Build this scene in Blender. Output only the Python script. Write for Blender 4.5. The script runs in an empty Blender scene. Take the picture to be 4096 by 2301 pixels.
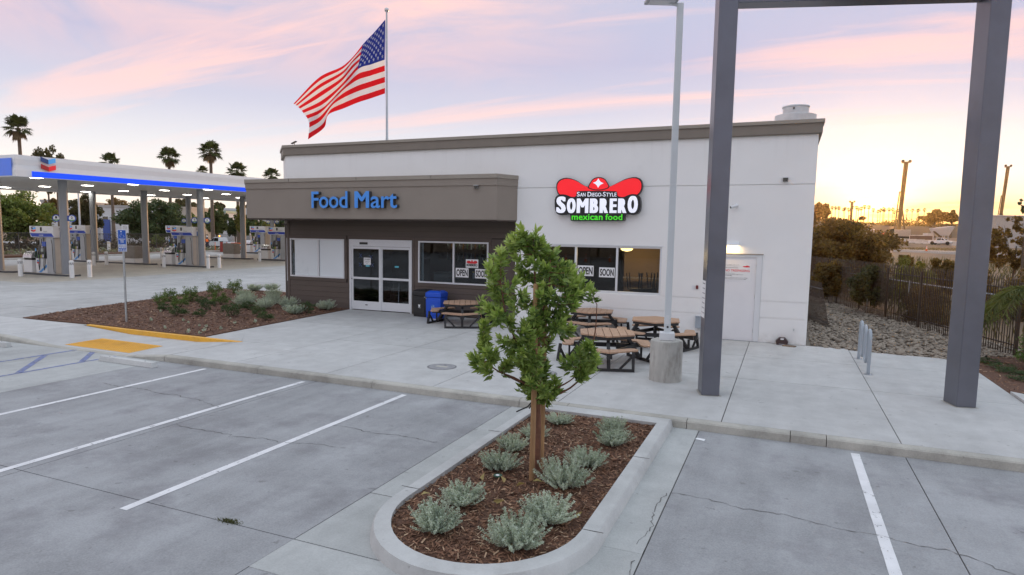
import bpy, bmesh, math, random
import numpy as np
from mathutils import Vector, Matrix, Euler
from math import radians as rad, sin, cos, pi, tau

random.seed(7)
RNG = np.random.default_rng(7)
scene = bpy.context.scene
col = scene.collection

# ------------------------------------------------------------------ camera
CAM = np.array([-0.6769, -19.6326, 2.9555])
YAW, PITCH, ROLL, FPX, PPY = 0.3999, -0.0984, 0.0165, 2567.96, 43.43   # pixels of the 4096 wide photograph
_fw = np.array([-sin(YAW), cos(YAW), 0.0]); _rt = np.array([cos(YAW), sin(YAW), 0.0]); _up = np.array([0, 0, 1.0])
CF = _fw * cos(PITCH) + _up * sin(PITCH); _u = _up * cos(PITCH) - _fw * sin(PITCH)
CR = _rt * cos(ROLL) + _u * sin(ROLL); CU = _u * cos(ROLL) - _rt * sin(ROLL)
cd = bpy.data.cameras.new('camera'); cam = bpy.data.objects.new('camera', cd); col.objects.link(cam)
cd.sensor_width = 36; cd.lens = FPX / 4096 * 36; cd.shift_y = PPY / 4096; cd.clip_start = 0.1; cd.clip_end = 8000
m = Matrix.Identity(4)
for i in range(3):
    m[i][0], m[i][1], m[i][2], m[i][3] = CR[i], CU[i], -CF[i], CAM[i]
cam.matrix_world = m
scene.camera = cam

# ------------------------------------------------------------------ sky and sun
SUN_AZ, SUN_EL = rad(6.3), rad(2.1)      # azimuth from +Y towards +X
SUN = Vector((sin(SUN_AZ) * cos(SUN_EL), cos(SUN_AZ) * cos(SUN_EL), sin(SUN_EL)))
world = bpy.data.worlds.new('World'); scene.world = world; world.use_nodes = True
nt = world.node_tree; N = nt.nodes; L = nt.links; N.clear()
def wn(t, **k):
    n = N.new(t)
    for a, b in k.items(): setattr(n, a, b)
    return n
def wmath(op, a, b=None, clamp=False):
    n = wn('ShaderNodeMath', operation=op, use_clamp=clamp)
    for i, x in enumerate((a, b)):
        if x is None: continue
        if isinstance(x, (int, float)): n.inputs[i].default_value = x
        else: L.new(x, n.inputs[i])
    return n.outputs[0]
def wramp(fac, stops, interp='LINEAR'):
    n = wn('ShaderNodeValToRGB'); cr = n.color_ramp; cr.interpolation = interp
    while len(cr.elements) < len(stops): cr.elements.new(0.5)
    for e, (p, c) in zip(cr.elements, stops): e.position = p; e.color = (*c, 1)
    L.new(fac, n.inputs[0]); return n.outputs[0]
def wmix(fac, a, b, mode='MIX'):
    n = wn('ShaderNodeMix', data_type='RGBA', blend_type=mode)
    if isinstance(fac, (int, float)): n.inputs[0].default_value = fac
    else: L.new(fac, n.inputs[0])
    for i, x in ((6, a), (7, b)):
        if isinstance(x, tuple): n.inputs[i].default_value = (*x, 1)
        else: L.new(x, n.inputs[i])
    return n.outputs[2]
CL_ROT, CL_LOC = 140, (0.3, 0.2, 0)
tc = wn('ShaderNodeTexCoord'); sep = wn('ShaderNodeSeparateXYZ'); L.new(tc.outputs['Generated'], sep.inputs[0])
X, Y, Z = sep.outputs
zc = wmath('MAXIMUM', Z, 0.0)
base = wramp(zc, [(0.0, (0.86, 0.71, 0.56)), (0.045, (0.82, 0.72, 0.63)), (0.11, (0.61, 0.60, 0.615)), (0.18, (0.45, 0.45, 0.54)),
                  (0.25, (0.365, 0.368, 0.495)), (0.34, (0.36, 0.38, 0.50)), (0.6, (0.53, 0.605, 0.70)), (1.0, (0.62, 0.71, 0.81))])  # upper dome, out of view, made brighter to light the ground
sky = wn('ShaderNodeTexSky', sky_type='NISHITA', sun_disc=False, sun_elevation=SUN_EL, sun_rotation=SUN_AZ,
         altitude=50, air_density=1.0, dust_density=1.5, ozone_density=1.0)
skys = wmix(1.0, sky.outputs[0], (0.10, 0.10, 0.10), 'MULTIPLY')
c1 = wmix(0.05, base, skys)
# wispy high clouds: noise on the cloud-layer plane, stretched along one direction
inv = wmath('DIVIDE', 1.0, wmath('ADD', zc, 0.10))
px = wmath('MULTIPLY', X, inv); py = wmath('MULTIPLY', Y, inv)
cmb = wn('ShaderNodeCombineXYZ'); L.new(px, cmb.inputs[0]); L.new(py, cmb.inputs[1])
def cloud(rot, scl, loc, nscale, lo, hi, dist=.6):
    mp = wn('ShaderNodeMapping'); L.new(cmb.outputs[0], mp.inputs[0])
    mp.inputs['Rotation'].default_value = (0, 0, rad(rot)); mp.inputs['Scale'].default_value = scl; mp.inputs['Location'].default_value = loc
    n1 = wn('ShaderNodeTexNoise'); n1.inputs['Scale'].default_value = nscale; n1.inputs['Detail'].default_value = 10; n1.inputs['Roughness'].default_value = 0.6
    n1.inputs['Distortion'].default_value = dist; L.new(mp.outputs[0], n1.inputs['Vector'])
    return wramp(n1.outputs[0], [(lo, (0, 0, 0)), (hi, (1, 1, 1))])
wisp = cloud(CL_ROT, (0.16, 1.0, 1.0), CL_LOC, 1.7, 0.50, 0.64)
puff = cloud(0, (.6, .9, 1.0), (1.7, 4.1, 0), 1.9, 0.38, 0.62, .9)
leftm = wramp(wmath('ADD', wmath('MULTIPLY', X, -.9), wmath('MULTIPLY', Z, .55)), [(0.33, (0, 0, 0)), (0.62, (1, 1, 1))])   # a denser bank of cloud high on the left
lm2 = wmath('MULTIPLY', leftm, wramp(zc, [(0.19, (0, 0, 0)), (0.33, (1, 1, 1))]))
cl = wmath('MAXIMUM', wmath('MULTIPLY', wisp, .62), wmath('MULTIPLY', lm2, wmath('ADD', wmath('MULTIPLY', puff, .85), .10)))
cl = wmath('MULTIPLY', cl, wramp(zc, [(0.09, (0, 0, 0)), (0.20, (1, 1, 1)), (0.38, (0.85, 0.85, 0.85)), (0.6, (0.25, 0.25, 0.25)), (0.9, (0.12, 0.12, 0.12))]))
c2 = wmix(wmath('MULTIPLY', cl, .80), c1, (0.92, 0.52, 0.40))
# low grey-gold cloud bars near the sun
mp2 = wn('ShaderNodeMapping'); L.new(tc.outputs['Generated'], mp2.inputs[0]); mp2.inputs['Scale'].default_value = (5.0, 5.0, 46.0); mp2.inputs['Location'].default_value = (0.37, 0.0, 0.6)
n3 = wn('ShaderNodeTexNoise'); n3.inputs['Scale'].default_value = 1.5; n3.inputs['Detail'].default_value = 5; L.new(mp2.outputs[0], n3.inputs['Vector'])
lowc = wmath('MULTIPLY', wramp(n3.outputs[0], [(0.55, (0, 0, 0)), (0.68, (1, 1, 1))]), wramp(zc, [(0.0, (0.4, 0.4, 0.4)), (0.03, (1, 1, 1)), (0.09, (0, 0, 0))]))
# glow round the sun
dot = wn('ShaderNodeVectorMath', operation='DOT_PRODUCT'); L.new(tc.outputs['Generated'], dot.inputs[0]); dot.inputs[1].default_value = SUN
d0 = wmath('MAXIMUM', dot.outputs['Value'], 0.0)
low = wramp(zc, [(0.0, (1, 1, 1)), (0.09, (0.7, 0.7, 0.7)), (0.22, (0, 0, 0))])
glow = wmix(wmath('MULTIPLY', wmath('POWER', d0, 60.0), low), (0, 0, 0), (0.12, 0.085, 0.015))
gold = wmix(wmath('POWER', d0, 800.0), (0, 0, 0), (2.2, 1.25, 0.32))
c3 = wmix(1.0, c2, glow, 'ADD')
hz = wmath('MULTIPLY', wmath('POWER', d0, 30.0), wramp(zc, [(0.0, (1, 1, 1)), (0.025, (.85, .85, .85)), (0.085, (0, 0, 0))]))
c3 = wmix(wmath('MULTIPLY', hz, .9), c3, (1.05, 0.46, 0.04)); c3 = wmix(1.0, c3, gold, 'ADD')
c3 = wmix(wmath('MULTIPLY', lowc, wmath('MULTIPLY', wmath('POWER', d0, 8.0), .75)), c3, (0.66, 0.46, 0.20))
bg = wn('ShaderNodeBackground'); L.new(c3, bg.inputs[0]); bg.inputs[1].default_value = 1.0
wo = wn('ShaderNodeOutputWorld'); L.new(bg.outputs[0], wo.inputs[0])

sl = bpy.data.lights.new('sun', 'SUN'); sl.energy = 1.6; sl.angle = rad(3.0); sl.color = (1.0, 0.52, 0.18)
so = bpy.data.objects.new('sun', sl); col.objects.link(so); so.rotation_euler = SUN.to_track_quat('Z', 'Y').to_euler()
scene.view_settings.view_transform = 'Standard'; scene.view_settings.look = 'None'
scene.view_settings.exposure = 0.70; scene.view_settings.gamma = 1.0
scene.view_settings.use_curve_mapping = False
scene.render.engine = 'CYCLES'
cy = scene.cycles; cy.use_denoising = True; cy.max_bounces = 7; cy.diffuse_bounces = 3; cy.glossy_bounces = 3; cy.transparent_max_bounces = 12
cy.sample_clamp_indirect = 4.0; cy.caustics_reflective = False; cy.caustics_refractive = False

# ------------------------------------------------------------------ places: pixel of the photograph -> point of the place (used to survey positions)
def ray(u, v): return CF + CR * ((u - 2048) / FPX) + CU * ((1150.5 + PPY - v) / FPX)
def G(u, v, z=0.0):
    d = ray(u, v); return CAM + d * ((z - CAM[2]) / d[2])
def W(u, v, y=0.0):
    d = ray(u, v); return CAM + d * ((y - CAM[1]) / d[1])
def D(u, v, dep):
    d = ray(u, v); return CAM + d * (dep / float(d @ CF))
def at_h(u, v, xy):
    d = ray(u, v); k = math.hypot(xy[0] - CAM[0], xy[1] - CAM[1]) / math.hypot(d[0], d[1]); return float(CAM[2] + d[2] * k)
def reg(x0, y0, s): return lambda x, y: (x0 + x * s, y0 + y * s)
RA = reg(0, 560, .4008); RB = reg(600, 760, .2765); R1 = reg(950, 480, .5322); R2 = reg(2100, 400, .5322)
RE = reg(3200, 780, .2765); RT = reg(1800, 850, .5872); RF = reg(1100, 0, .4008); RC = reg(0, 450, .4838)

# ------------------------------------------------------------------ materials
MATS = {}
def new_mat(name):
    mt = bpy.data.materials.new(name); mt.use_nodes = True; mt.node_tree.nodes.clear(); return mt
class NT:
    def __init__(s, mt): s.t = mt.node_tree; s.n = s.t.nodes; s.l = s.t.links
    def new(s, t, **k):
        n = s.n.new(t)
        for a, b in k.items(): setattr(n, a, b)
        return n
    def put(s, sock, x):
        if isinstance(x, (int, float)): sock.default_value = x
        elif isinstance(x, tuple): sock.default_value = (*x, 1) if len(x) == 3 and sock.type == 'RGBA' else x
        else: s.l.new(x, sock)
    def math(s, op, a, b=0.0, clamp=False):
        n = s.new('ShaderNodeMath', operation=op, use_clamp=clamp); s.put(n.inputs[0], a); s.put(n.inputs[1], b); return n.outputs[0]
    def mix(s, f, a, b, mode='MIX'):
        n = s.new('ShaderNodeMix', data_type='RGBA', blend_type=mode); s.put(n.inputs[0], f); s.put(n.inputs[6], a); s.put(n.inputs[7], b); return n.outputs[2]
    def ramp(s, f, p0, p1, a=0.0, b=1.0):
        n = s.new('ShaderNodeMapRange'); s.put(n.inputs[0], f); n.inputs[1].default_value = p0; n.inputs[2].default_value = p1
        n.inputs[3].default_value = a; n.inputs[4].default_value = b; return n.outputs[0]
    def coord(s, world=False, scale=(1, 1, 1), rot=(0, 0, 0), loc=(0, 0, 0)):
        c = s.new('ShaderNodeNewGeometry').outputs['Position'] if world else s.new('ShaderNodeTexCoord').outputs['Object']
        mp = s.new('ShaderNodeMapping'); s.l.new(c, mp.inputs[0]); mp.inputs['Scale'].default_value = scale; mp.inputs['Rotation'].default_value = rot
        mp.inputs['Location'].default_value = loc
        return mp.outputs[0]
    def noise(s, vec, scale, detail=4.0, rough=.55):
        n = s.new('ShaderNodeTexNoise'); s.l.new(vec, n.inputs['Vector']); n.inputs['Scale'].default_value = scale
        n.inputs['Detail'].default_value = detail; n.inputs['Roughness'].default_value = rough; return n.outputs[0]
    def out(s, sh): o = s.new('ShaderNodeOutputMaterial'); s.l.new(sh, o.inputs[0])
    def bump(s, h, st, dist=.01):
        b = s.new('ShaderNodeBump'); b.inputs['Strength'].default_value = st; b.inputs['Distance'].default_value = dist; s.l.new(h, b.inputs['Height']); return b.outputs[0]
def M(name, c, rough=.6, metal=0.0, var=.10, vs=2.5, bump=0.0, bs=60.0, spec=.5, world=False, emit=0.0, stain=0.0, stc=(.12, .11, .10), stretch=(1, 1, 1)):
    if name in MATS: return MATS[name]
    mt = new_mat(name); t = NT(mt); v = t.coord(world, scale=stretch)
    n = t.noise(v, vs, 5); lo = tuple(x * (1 - var) for x in c); hi = tuple(min(1, x * (1 + var)) for x in c)
    cc = t.mix(t.ramp(n, .3, .7), lo, hi)
    if stain > 0: cc = t.mix(t.math('MULTIPLY', t.ramp(t.noise(v, vs * .6, 6, .65), .52, .72), stain), cc, stc)
    p = t.new('ShaderNodeBsdfPrincipled'); t.l.new(cc, p.inputs['Base Color']); p.inputs['Metallic'].default_value = metal
    p.inputs['Specular IOR Level'].default_value = spec
    t.put(p.inputs['Roughness'], t.ramp(n, .2, .8, max(0, rough - .07), min(1, rough + .07)))
    if bump: t.l.new(t.bump(t.noise(v, bs, 3), bump), p.inputs['Normal'])
    if emit: t.l.new(cc, p.inputs['Emission Color']); p.inputs['Emission Strength'].default_value = emit
    t.out(p.outputs[0]); MATS[name] = mt; return mt
def concrete(name, c, streak=.10, stain=.35, fine=.10, tint=(.30, .29, .31), rough=.75, big=.16):
    mt = new_mat(name); t = NT(mt); v = t.coord(True)
    n1 = t.noise(v, .35, 6, .6); n2 = t.noise(v, 2.2, 6, .65); n3 = t.noise(v, 55, 2); n4 = t.noise(t.coord(True, scale=(1.6, .22, 1)), 1.3, 6, .6)
    n5 = t.noise(t.coord(True, loc=(31, 7, 0)), 1.1, 8, .70); n6 = t.noise(t.coord(True, scale=(1, 1, 1), loc=(5, 3, 1)), 6.5, 3)
    r = t.new('ShaderNodeObjectInfo').outputs['Random']
    k = t.math('ADD', t.ramp(n1, .25, .75, 1 - big, 1 + big), t.ramp(n2, .3, .7, -.10, .10))
    k = t.math('ADD', k, t.ramp(n3, .2, .8, -fine, fine)); k = t.math('ADD', k, t.ramp(n4, .3, .7, -streak, streak)); k = t.math('ADD', k, t.ramp(r, 0, 1, -.05, .05))
    vm = t.new('ShaderNodeVectorMath', operation='SCALE'); vm.inputs[0].default_value = c; t.l.new(k, vm.inputs['Scale'])
    cc = t.mix(t.math('MULTIPLY', t.ramp(n5, .50, .74), stain), vm.outputs[0], tuple(a * .62 for a in tint))
    cc = t.mix(t.math('MULTIPLY', t.ramp(n5, .46, .24), stain * .5), cc, tuple(min(1, a * 1.15) for a in c))
    cc = t.mix(t.math('MULTIPLY', t.ramp(n6, .69, .73), .40), cc, (.12, .115, .11))
    p = t.new('ShaderNodeBsdfPrincipled'); t.l.new(cc, p.inputs['Base Color']); t.put(p.inputs['Roughness'], t.ramp(n2, .2, .8, rough - .12, rough + .08))
    p.inputs['Specular IOR Level'].default_value = .35
    t.l.new(t.bump(t.math('ADD', n3, t.math('MULTIPLY', n2, 2.0)), .18, .01), p.inputs['Normal']); t.out(p.outputs[0]); MATS[name] = mt; return mt
def leafm(name, ca, cb, trans=.35, rough=.5, spec=.35):
    mt = new_mat(name); t = NT(mt); g = t.new('ShaderNodeNewGeometry')
    n = t.noise(t.coord(True), 1.1, 3)
    f = t.math('ADD', t.math('MULTIPLY', g.outputs['Random Per Island'], .65), t.ramp(n, .3, .7, -.1, .45), True)
    cc = t.mix(f, ca, cb)
    p = t.new('ShaderNodeBsdfPrincipled'); t.l.new(cc, p.inputs['Base Color']); p.inputs['Roughness'].default_value = rough; p.inputs['Specular IOR Level'].default_value = spec
    tr = t.new('ShaderNodeBsdfTranslucent'); t.l.new(t.mix(1.0, cc, (1.0, .95, .45), 'MULTIPLY'), tr.inputs[0])
    mx = t.new('ShaderNodeMixShader'); mx.inputs[0].default_value = trans; t.l.new(p.outputs[0], mx.inputs[1]); t.l.new(tr.outputs[0], mx.inputs[2])
    t.out(mx.outputs[0]); MATS[name] = mt; return mt
def glassm(name, tint=(.75, .78, .8), refl=1.0):
    mt = new_mat(name); t = NT(mt)
    tr = t.new('ShaderNodeBsdfTransparent'); tr.inputs[0].default_value = (*tint, 1)
    gl = t.new('ShaderNodeBsdfGlossy'); gl.inputs['Roughness'].default_value = .015; gl.inputs[0].default_value = (refl, refl, refl, 1)
    fr = t.new('ShaderNodeFresnel'); fr.inputs[0].default_value = 1.48
    t.l.new(t.bump(t.noise(t.coord(True), .7, 2), .04, .05), gl.inputs['Normal'])
    mx = t.new('ShaderNodeMixShader'); t.l.new(fr.outputs[0], mx.inputs[0]); t.l.new(tr.outputs[0], mx.inputs[1]); t.l.new(gl.outputs[0], mx.inputs[2])
    t.out(mx.outputs[0]); MATS[name] = mt; return mt
def emitm(name, c, s):
    mt = new_mat(name); t = NT(mt); e = t.new('ShaderNodeEmission'); e.inputs[0].default_value = (*c, 1); e.inputs[1].default_value = s; t.out(e.outputs[0]); MATS[name] = mt; return mt

lot_m = concrete('lot_concrete', (.318, .323, .330), streak=.13, stain=.75, big=.20, fine=.17)
lotl_m = concrete('lot_concrete_pale', (.415, .425, .415), streak=.08, stain=.30, big=.12)
walk_m = concrete('walk_concrete', (.50, .50, .49), streak=.06, stain=.30, fine=.07, big=.09, tint=(.55, .53, .50))
kerb_m = concrete('kerb_concrete', (.43, .415, .37), streak=.10, stain=.7, fine=.12, tint=(.30, .28, .25))
isl_m = concrete('island_kerb_concrete', (.52, .525, .515), streak=.06, stain=.45, fine=.05, tint=(.42, .40, .38))
fore_m = concrete('forecourt_concrete', (.44, .44, .43), streak=.08, stain=.35, big=.14)
pad_m = concrete('fuel_pad_concrete', (.44, .405, .345), streak=.05, stain=.3, big=.14)
def stucco(name, c):
    mt = new_mat(name); t = NT(mt); v = t.coord(True); n = t.noise(v, .8, 6, .6); nf = t.noise(v, 110, 3); nz = t.new('ShaderNodeSeparateXYZ'); t.l.new(v, nz.inputs[0]); z = nz.outputs[2]
    cc = t.mix(t.ramp(n, .3, .7), tuple(a * .955 for a in c), c); st = t.noise(t.coord(True, scale=(7, 7, .22)), 1.0, 5, .6)
    cc = t.mix(t.math('MULTIPLY', t.math('MULTIPLY', t.ramp(st, .52, .72), t.ramp(z, 4.9, 5.85)), .13), cc, (.52, .50, .47))
    cc = t.mix(t.math('MULTIPLY', t.math('MULTIPLY', t.ramp(t.noise(v, 5, 5, .65), .35, .7), t.ramp(z, .32, .0)), .55), cc, (.46, .42, .37))
    cc = t.mix(t.math('MULTIPLY', t.ramp(t.noise(v, 1.7, 7, .7), .58, .75), .12), cc, (.55, .54, .53))
    p = t.new('ShaderNodeBsdfPrincipled'); t.l.new(cc, p.inputs['Base Color']); p.inputs['Roughness'].default_value = .85; p.inputs['Specular IOR Level'].default_value = .3
    t.l.new(t.bump(t.math('ADD', nf, t.math('MULTIPLY', n, 3.0)), .35, .012), p.inputs['Normal']); t.out(p.outputs[0]); MATS[name] = mt; return mt
white_wall = stucco('white_stucco', (.90, .90, .89))
cornice_m = M('cornice_taupe', (.222, .192, .16), .6, var=.06, bump=.15, bs=80, world=True)
capm = M('cap_taupe', (.32, .285, .24), .45, var=.05, world=True)
fascia_m = M('fascia_stucco', (.285, .247, .21), .8, var=.05, vs=1.2, bump=.35, bs=110, world=True)
board_m = M('siding_brown', (.112, .088, .074), .65, var=.10, vs=2.0, bump=.12, bs=50, stretch=(.3, 3, 3), world=True)
frame_m = M('white_aluminium', (.74, .76, .78), .4, var=.03)
dark_m = M('black_metal', (.02, .02, .022), .45, var=.1)
glass = glassm('window_glass', (.62, .66, .68)); film_m = M('window_film', (.80, .87, .90), .30, var=.03, vs=.7)
white_paint = M('white_paint', (.80, .80, .80), .5, var=.05, vs=6, world=True)
blue_m = M('station_blue', (.03, .09, .42), .4, var=.05); mulch_m = M('mulch_bed', (.12, .060, .037), .95, var=.45, vs=30, bump=.9, bs=70, world=True)
paper_m = M('poster_paper', (.82, .83, .84), .6, var=.02); ink_m = M('black_ink', (.02, .02, .02), .6); red_m = M('sign_red', (.72, .02, .03), .4, var=.04)
galv = M('galvanised_steel', (.46, .49, .51), .38, metal=.75, var=.12, vs=12); steelpaint = M('grey_steel_paint', (.150, .157, .188), .33, metal=.4, var=.12, vs=1.4, stain=.22, stc=(.11, .11, .12), bump=.12, bs=160)
yellow_m = M('kerb_yellow', (.78, .40, .03), .5, var=.08, vs=5, world=True, stain=.25, stc=(.35, .2, .05))
wood_top = M('recycled_plank', (.47, .30, .20), .6, var=.16, vs=5, bump=.2, bs=40, stretch=(1, 6, 6)); black_pl = M('black_plastic', (.022, .022, .024), .5, var=.25, vs=6)
orange_m = M('safety_orange', (.80, .13, .02), .5); rubber = M('tyre_rubber', (.02, .02, .02), .8); chrome = M('bright_metal', (.6, .6, .6), .25, metal=.9)
carwhite = M('white_car_paint', (.75, .76, .78), .25, var=.02); darkglass = M('dark_car_glass', (.015, .018, .02), .08, spec=.8)
joint_m = M('dark_joint', (.10, .095, .09), .9, world=True); dirt_m = M('bare_dirt', (.20, .135, .08), .95, var=.25, vs=.15, bump=.5, bs=3, world=True)
bark_m = M('palm_bark', (.16, .12, .09), .9, var=.3, vs=5, bump=.6, bs=14); bark2 = M('tree_bark', (.13, .095, .07), .9, var=.3, vs=6, bump=.6, bs=20)

# ------------------------------------------------------------------ mesh helpers
class MB:
    def __init__(s): s.v = []; s.f = []; s.n = 0; s.sm = False
    def add(s, v, f):
        k = s.n; s.v.extend([tuple(map(float, p)) for p in v]); s.f.extend([tuple(i + k for i in q) for q in f]); s.n += len(v); return s
    def box(s, c, d, rz=0.0, mat=None):
        x, y, z = (a / 2 for a in d); P = [(-x, -y, -z), (x, -y, -z), (x, y, -z), (-x, y, -z), (-x, -y, z), (x, -y, z), (x, y, z), (-x, y, z)]
        if rz: P = [(a * cos(rz) - b * sin(rz), a * sin(rz) + b * cos(rz), e) for a, b, e in P]
        if mat is not None: P = [tuple(mat @ Vector(p)) for p in P]
        return s.add([(a + c[0], b + c[1], e + c[2]) for a, b, e in P], [(0, 3, 2, 1), (4, 5, 6, 7), (0, 1, 5, 4), (1, 2, 6, 5), (2, 3, 7, 6), (3, 0, 4, 7)])
    def span(s, a, b): return s.box([(a[i] + b[i]) / 2 for i in range(3)], [abs(b[i] - a[i]) for i in range(3)])
    def bar(s, a, b, w, h, up=(0, 0, 1)):
        a = Vector(a); b = Vector(b); d = b - a; l = d.length; d.normalize(); u = Vector(up)
        if abs(d.dot(u)) > .99: u = Vector((0, 1, 0))
        r = d.cross(u).normalized(); u = r.cross(d); mt = Matrix((r, d, u)).transposed()
        return s.box((a + b) / 2, (w, l, h), mat=mt)
    def prism(s, poly, z0, z1, z1s=None):
        n = len(poly); v = [(p[0], p[1], z0) for p in poly] + [(p[0], p[1], z1) for p in (z1s or poly)]
        return s.add(v, [tuple(range(n - 1, -1, -1)), tuple(range(n, 2 * n))] + [(i, (i + 1) % n, n + (i + 1) % n, n + i) for i in range(n)])
    def wallprism(s, poly, y0, y1):      # polygon in x,z; y0 is the side towards the camera
        n = len(poly); v = [(p[0], y0, p[1]) for p in poly] + [(p[0], y1, p[1]) for p in poly]
        return s.add(v, [tuple(range(n)), tuple(range(2 * n - 1, n - 1, -1))] + [(i, n + i, n + (i + 1) % n, (i + 1) % n) for i in range(n)])
    def tube(s, pts, r, n=8, cap=True):
        pts = [Vector(p) for p in pts]; rs = r if hasattr(r, '__len__') else [r] * len(pts); v = []; f = []; prev = None
        for i, p in enumerate(pts):
            d = (pts[min(i + 1, len(pts) - 1)] - pts[max(i - 1, 0)]).normalized()
            if prev is None: a = d.orthogonal().normalized()
            else:
                a = prev - d * prev.dot(d); a = a.normalized() if a.length > 1e-5 else d.orthogonal().normalized()
            prev = a; b = d.cross(a)
            for k in range(n): q = p + (a * cos(tau * k / n) + b * sin(tau * k / n)) * rs[i]; v.append(tuple(q))
        for i in range(len(pts) - 1):
            for k in range(n): f.append((i * n + k, i * n + (k + 1) % n, (i + 1) * n + (k + 1) % n, (i + 1) * n + k))
        if cap: f.append(tuple(range(n - 1, -1, -1))); f.append(tuple((len(pts) - 1) * n + k for k in range(n)))
        s.sm = True; return s.add(v, f)
    def lathe(s, prof, c=(0, 0, 0), n=20):
        v = [(c[0] + r * cos(tau * k / n), c[1] + r * sin(tau * k / n), c[2] + z) for r, z in prof for k in range(n)]
        f = [(i * n + k, i * n + (k + 1) % n, (i + 1) * n + (k + 1) % n, (i + 1) * n + k) for i in range(len(prof) - 1) for k in range(n)]
        f += [tuple(range(n - 1, -1, -1)), tuple((len(prof) - 1) * n + k for k in range(n))]
        return s.add(v, f)
    def build(s, name, mat, parent=None, smooth=None, bevel=0.0, loc=None, seg=2):
        me = bpy.data.meshes.new(name); me.from_pydata(s.v, [], s.f); me.update(); return link(name, me, mat, parent, s.sm if smooth is None else smooth, bevel, loc, seg)
def link(name, me, mat, parent=None, smooth=False, bevel=0.0, loc=None, seg=2):
    if mat is not None and not me.materials: me.materials.append(mat)
    o = bpy.data.objects.new(name, me); col.objects.link(o)
    if smooth: me.shade_smooth(); me.set_sharp_from_angle(angle=rad(38))
    if parent is not None: o.parent = parent
    if loc is not None: o.location = tuple(map(float, loc))
    if bevel:
        b = o.modifiers.new('bevel', 'BEVEL'); b.width = bevel; b.segments = seg; b.limit_method = 'ANGLE'; b.angle_limit = rad(40)
    return o
def npmesh(name, V, F, mat, parent=None, smooth=False, loc=None):
    V = np.asarray(V, np.float32); F = np.asarray(F, np.int32); me = bpy.data.meshes.new(name); k = F.shape[1]
    me.vertices.add(len(V)); me.vertices.foreach_set('co', V.ravel()); me.loops.add(F.size); me.loops.foreach_set('vertex_index', F.ravel())
    me.polygons.add(len(F)); me.polygons.foreach_set('loop_start', np.arange(0, F.size, k, dtype=np.int32)); me.polygons.foreach_set('loop_total', np.full(len(F), k, np.int32))
    me.update(calc_edges=True); me.validate(); return link(name, me, mat, parent, smooth, loc=loc)
def tag(o, label=None, cat=None, group=None, kind=None):
    for k, v in (('label', label), ('category', cat), ('group', group), ('kind', kind)):
        if v: o[k] = v
    return o
def thing(name, label, cat, loc=(0, 0, 0), rz=0.0, group=None, scale=None):
    o = bpy.data.objects.new(name, None); col.objects.link(o); o.location = tuple(map(float, loc)); o.rotation_euler.z = rz; o.empty_display_size = .2
    if scale: o.scale = (scale,) * 3
    return tag(o, label, cat, group)
def struct(name, parent=None):
    o = bpy.data.objects.new(name, None); col.objects.link(o); o['kind'] = 'structure'; return o
def copy_tree(o, parent=None):
    c = o.copy(); col.objects.link(c); c.parent = parent
    for ch in list(o.children): copy_tree(ch, c)
    return c
def place(proto, i, loc, rz, label, scale=None):
    o = proto if i == 0 else copy_tree(proto)
    o.location = tuple(map(float, loc)); o.rotation_euler.z = rz; o['label'] = label
    if scale: o.scale = (scale,) * 3 if not hasattr(scale, '__len__') else scale
    return o
_tc = {}
def text_mesh(s, offset=0.0, ext=0.0, spacing=1.0):
    cu = bpy.data.curves.new('txt', 'FONT'); cu.body = s; cu.offset = offset; cu.extrude = ext; cu.space_character = spacing; cu.resolution_u = 4
    o = bpy.data.objects.new('txt', cu); col.objects.link(o); dg = bpy.context.evaluated_depsgraph_get(); dg.update()
    me = bpy.data.meshes.new_from_object(o.evaluated_get(dg)); bpy.data.objects.remove(o); bpy.data.curves.remove(cu); return me
def lettering(name, s, mat, parent, box, y, depth=.004, offset=0.0, spacing=1.0):
    # text on an x,z wall facing -Y, fitted to box = (x0, x1, z0, z1); its face at y, its back depth behind
    me = text_mesh(s, offset, .5, spacing); n = len(me.vertices); a = np.empty(n * 3, np.float32); me.vertices.foreach_get('co', a); a = a.reshape(-1, 3)
    mn, mx = a.min(0), a.max(0); x0, x1, z0, z1 = box; b = np.empty_like(a)
    b[:, 0] = x0 + (a[:, 0] - mn[0]) / (mx[0] - mn[0]) * (x1 - x0); b[:, 2] = z0 + (a[:, 1] - mn[1]) / (mx[1] - mn[1]) * (z1 - z0)
    b[:, 1] = np.where(a[:, 2] > 0, y, y + depth); me.vertices.foreach_set('co', b.ravel()); me.update(); me.materials.clear()
    return link(name, me, mat, parent)
def bold_letter(name, ch, mat, parent, box, y, depth, shift, k=7, grow=0.0):
    # a heavy letter: narrow copies side by side, each a hair behind the other
    x0, x1, z0, z1 = box; w = (x1 - x0) * shift; vs, fs, nv = [], [], 0
    for i in range(k):
        d = w * i / (k - 1); o = lettering(name, ch, mat, parent, (x0 + d, x1 - w + d, z0, z1), y + .0004 * i, depth, grow)
        me = o.data; vs += [v.co[:] for v in me.vertices]; fs += [tuple(q + nv for q in p.vertices) for p in me.polygons]; nv += len(me.vertices); bpy.data.objects.remove(o); bpy.data.meshes.remove(me)
    return MB().add(vs, fs).build(name, mat, parent)
def orient(o, loc, rz):   # move a wall-built object (built round the origin, facing -Y)
    o.location = tuple(map(float, loc)); o.rotation_euler.z = rz; return o

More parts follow.
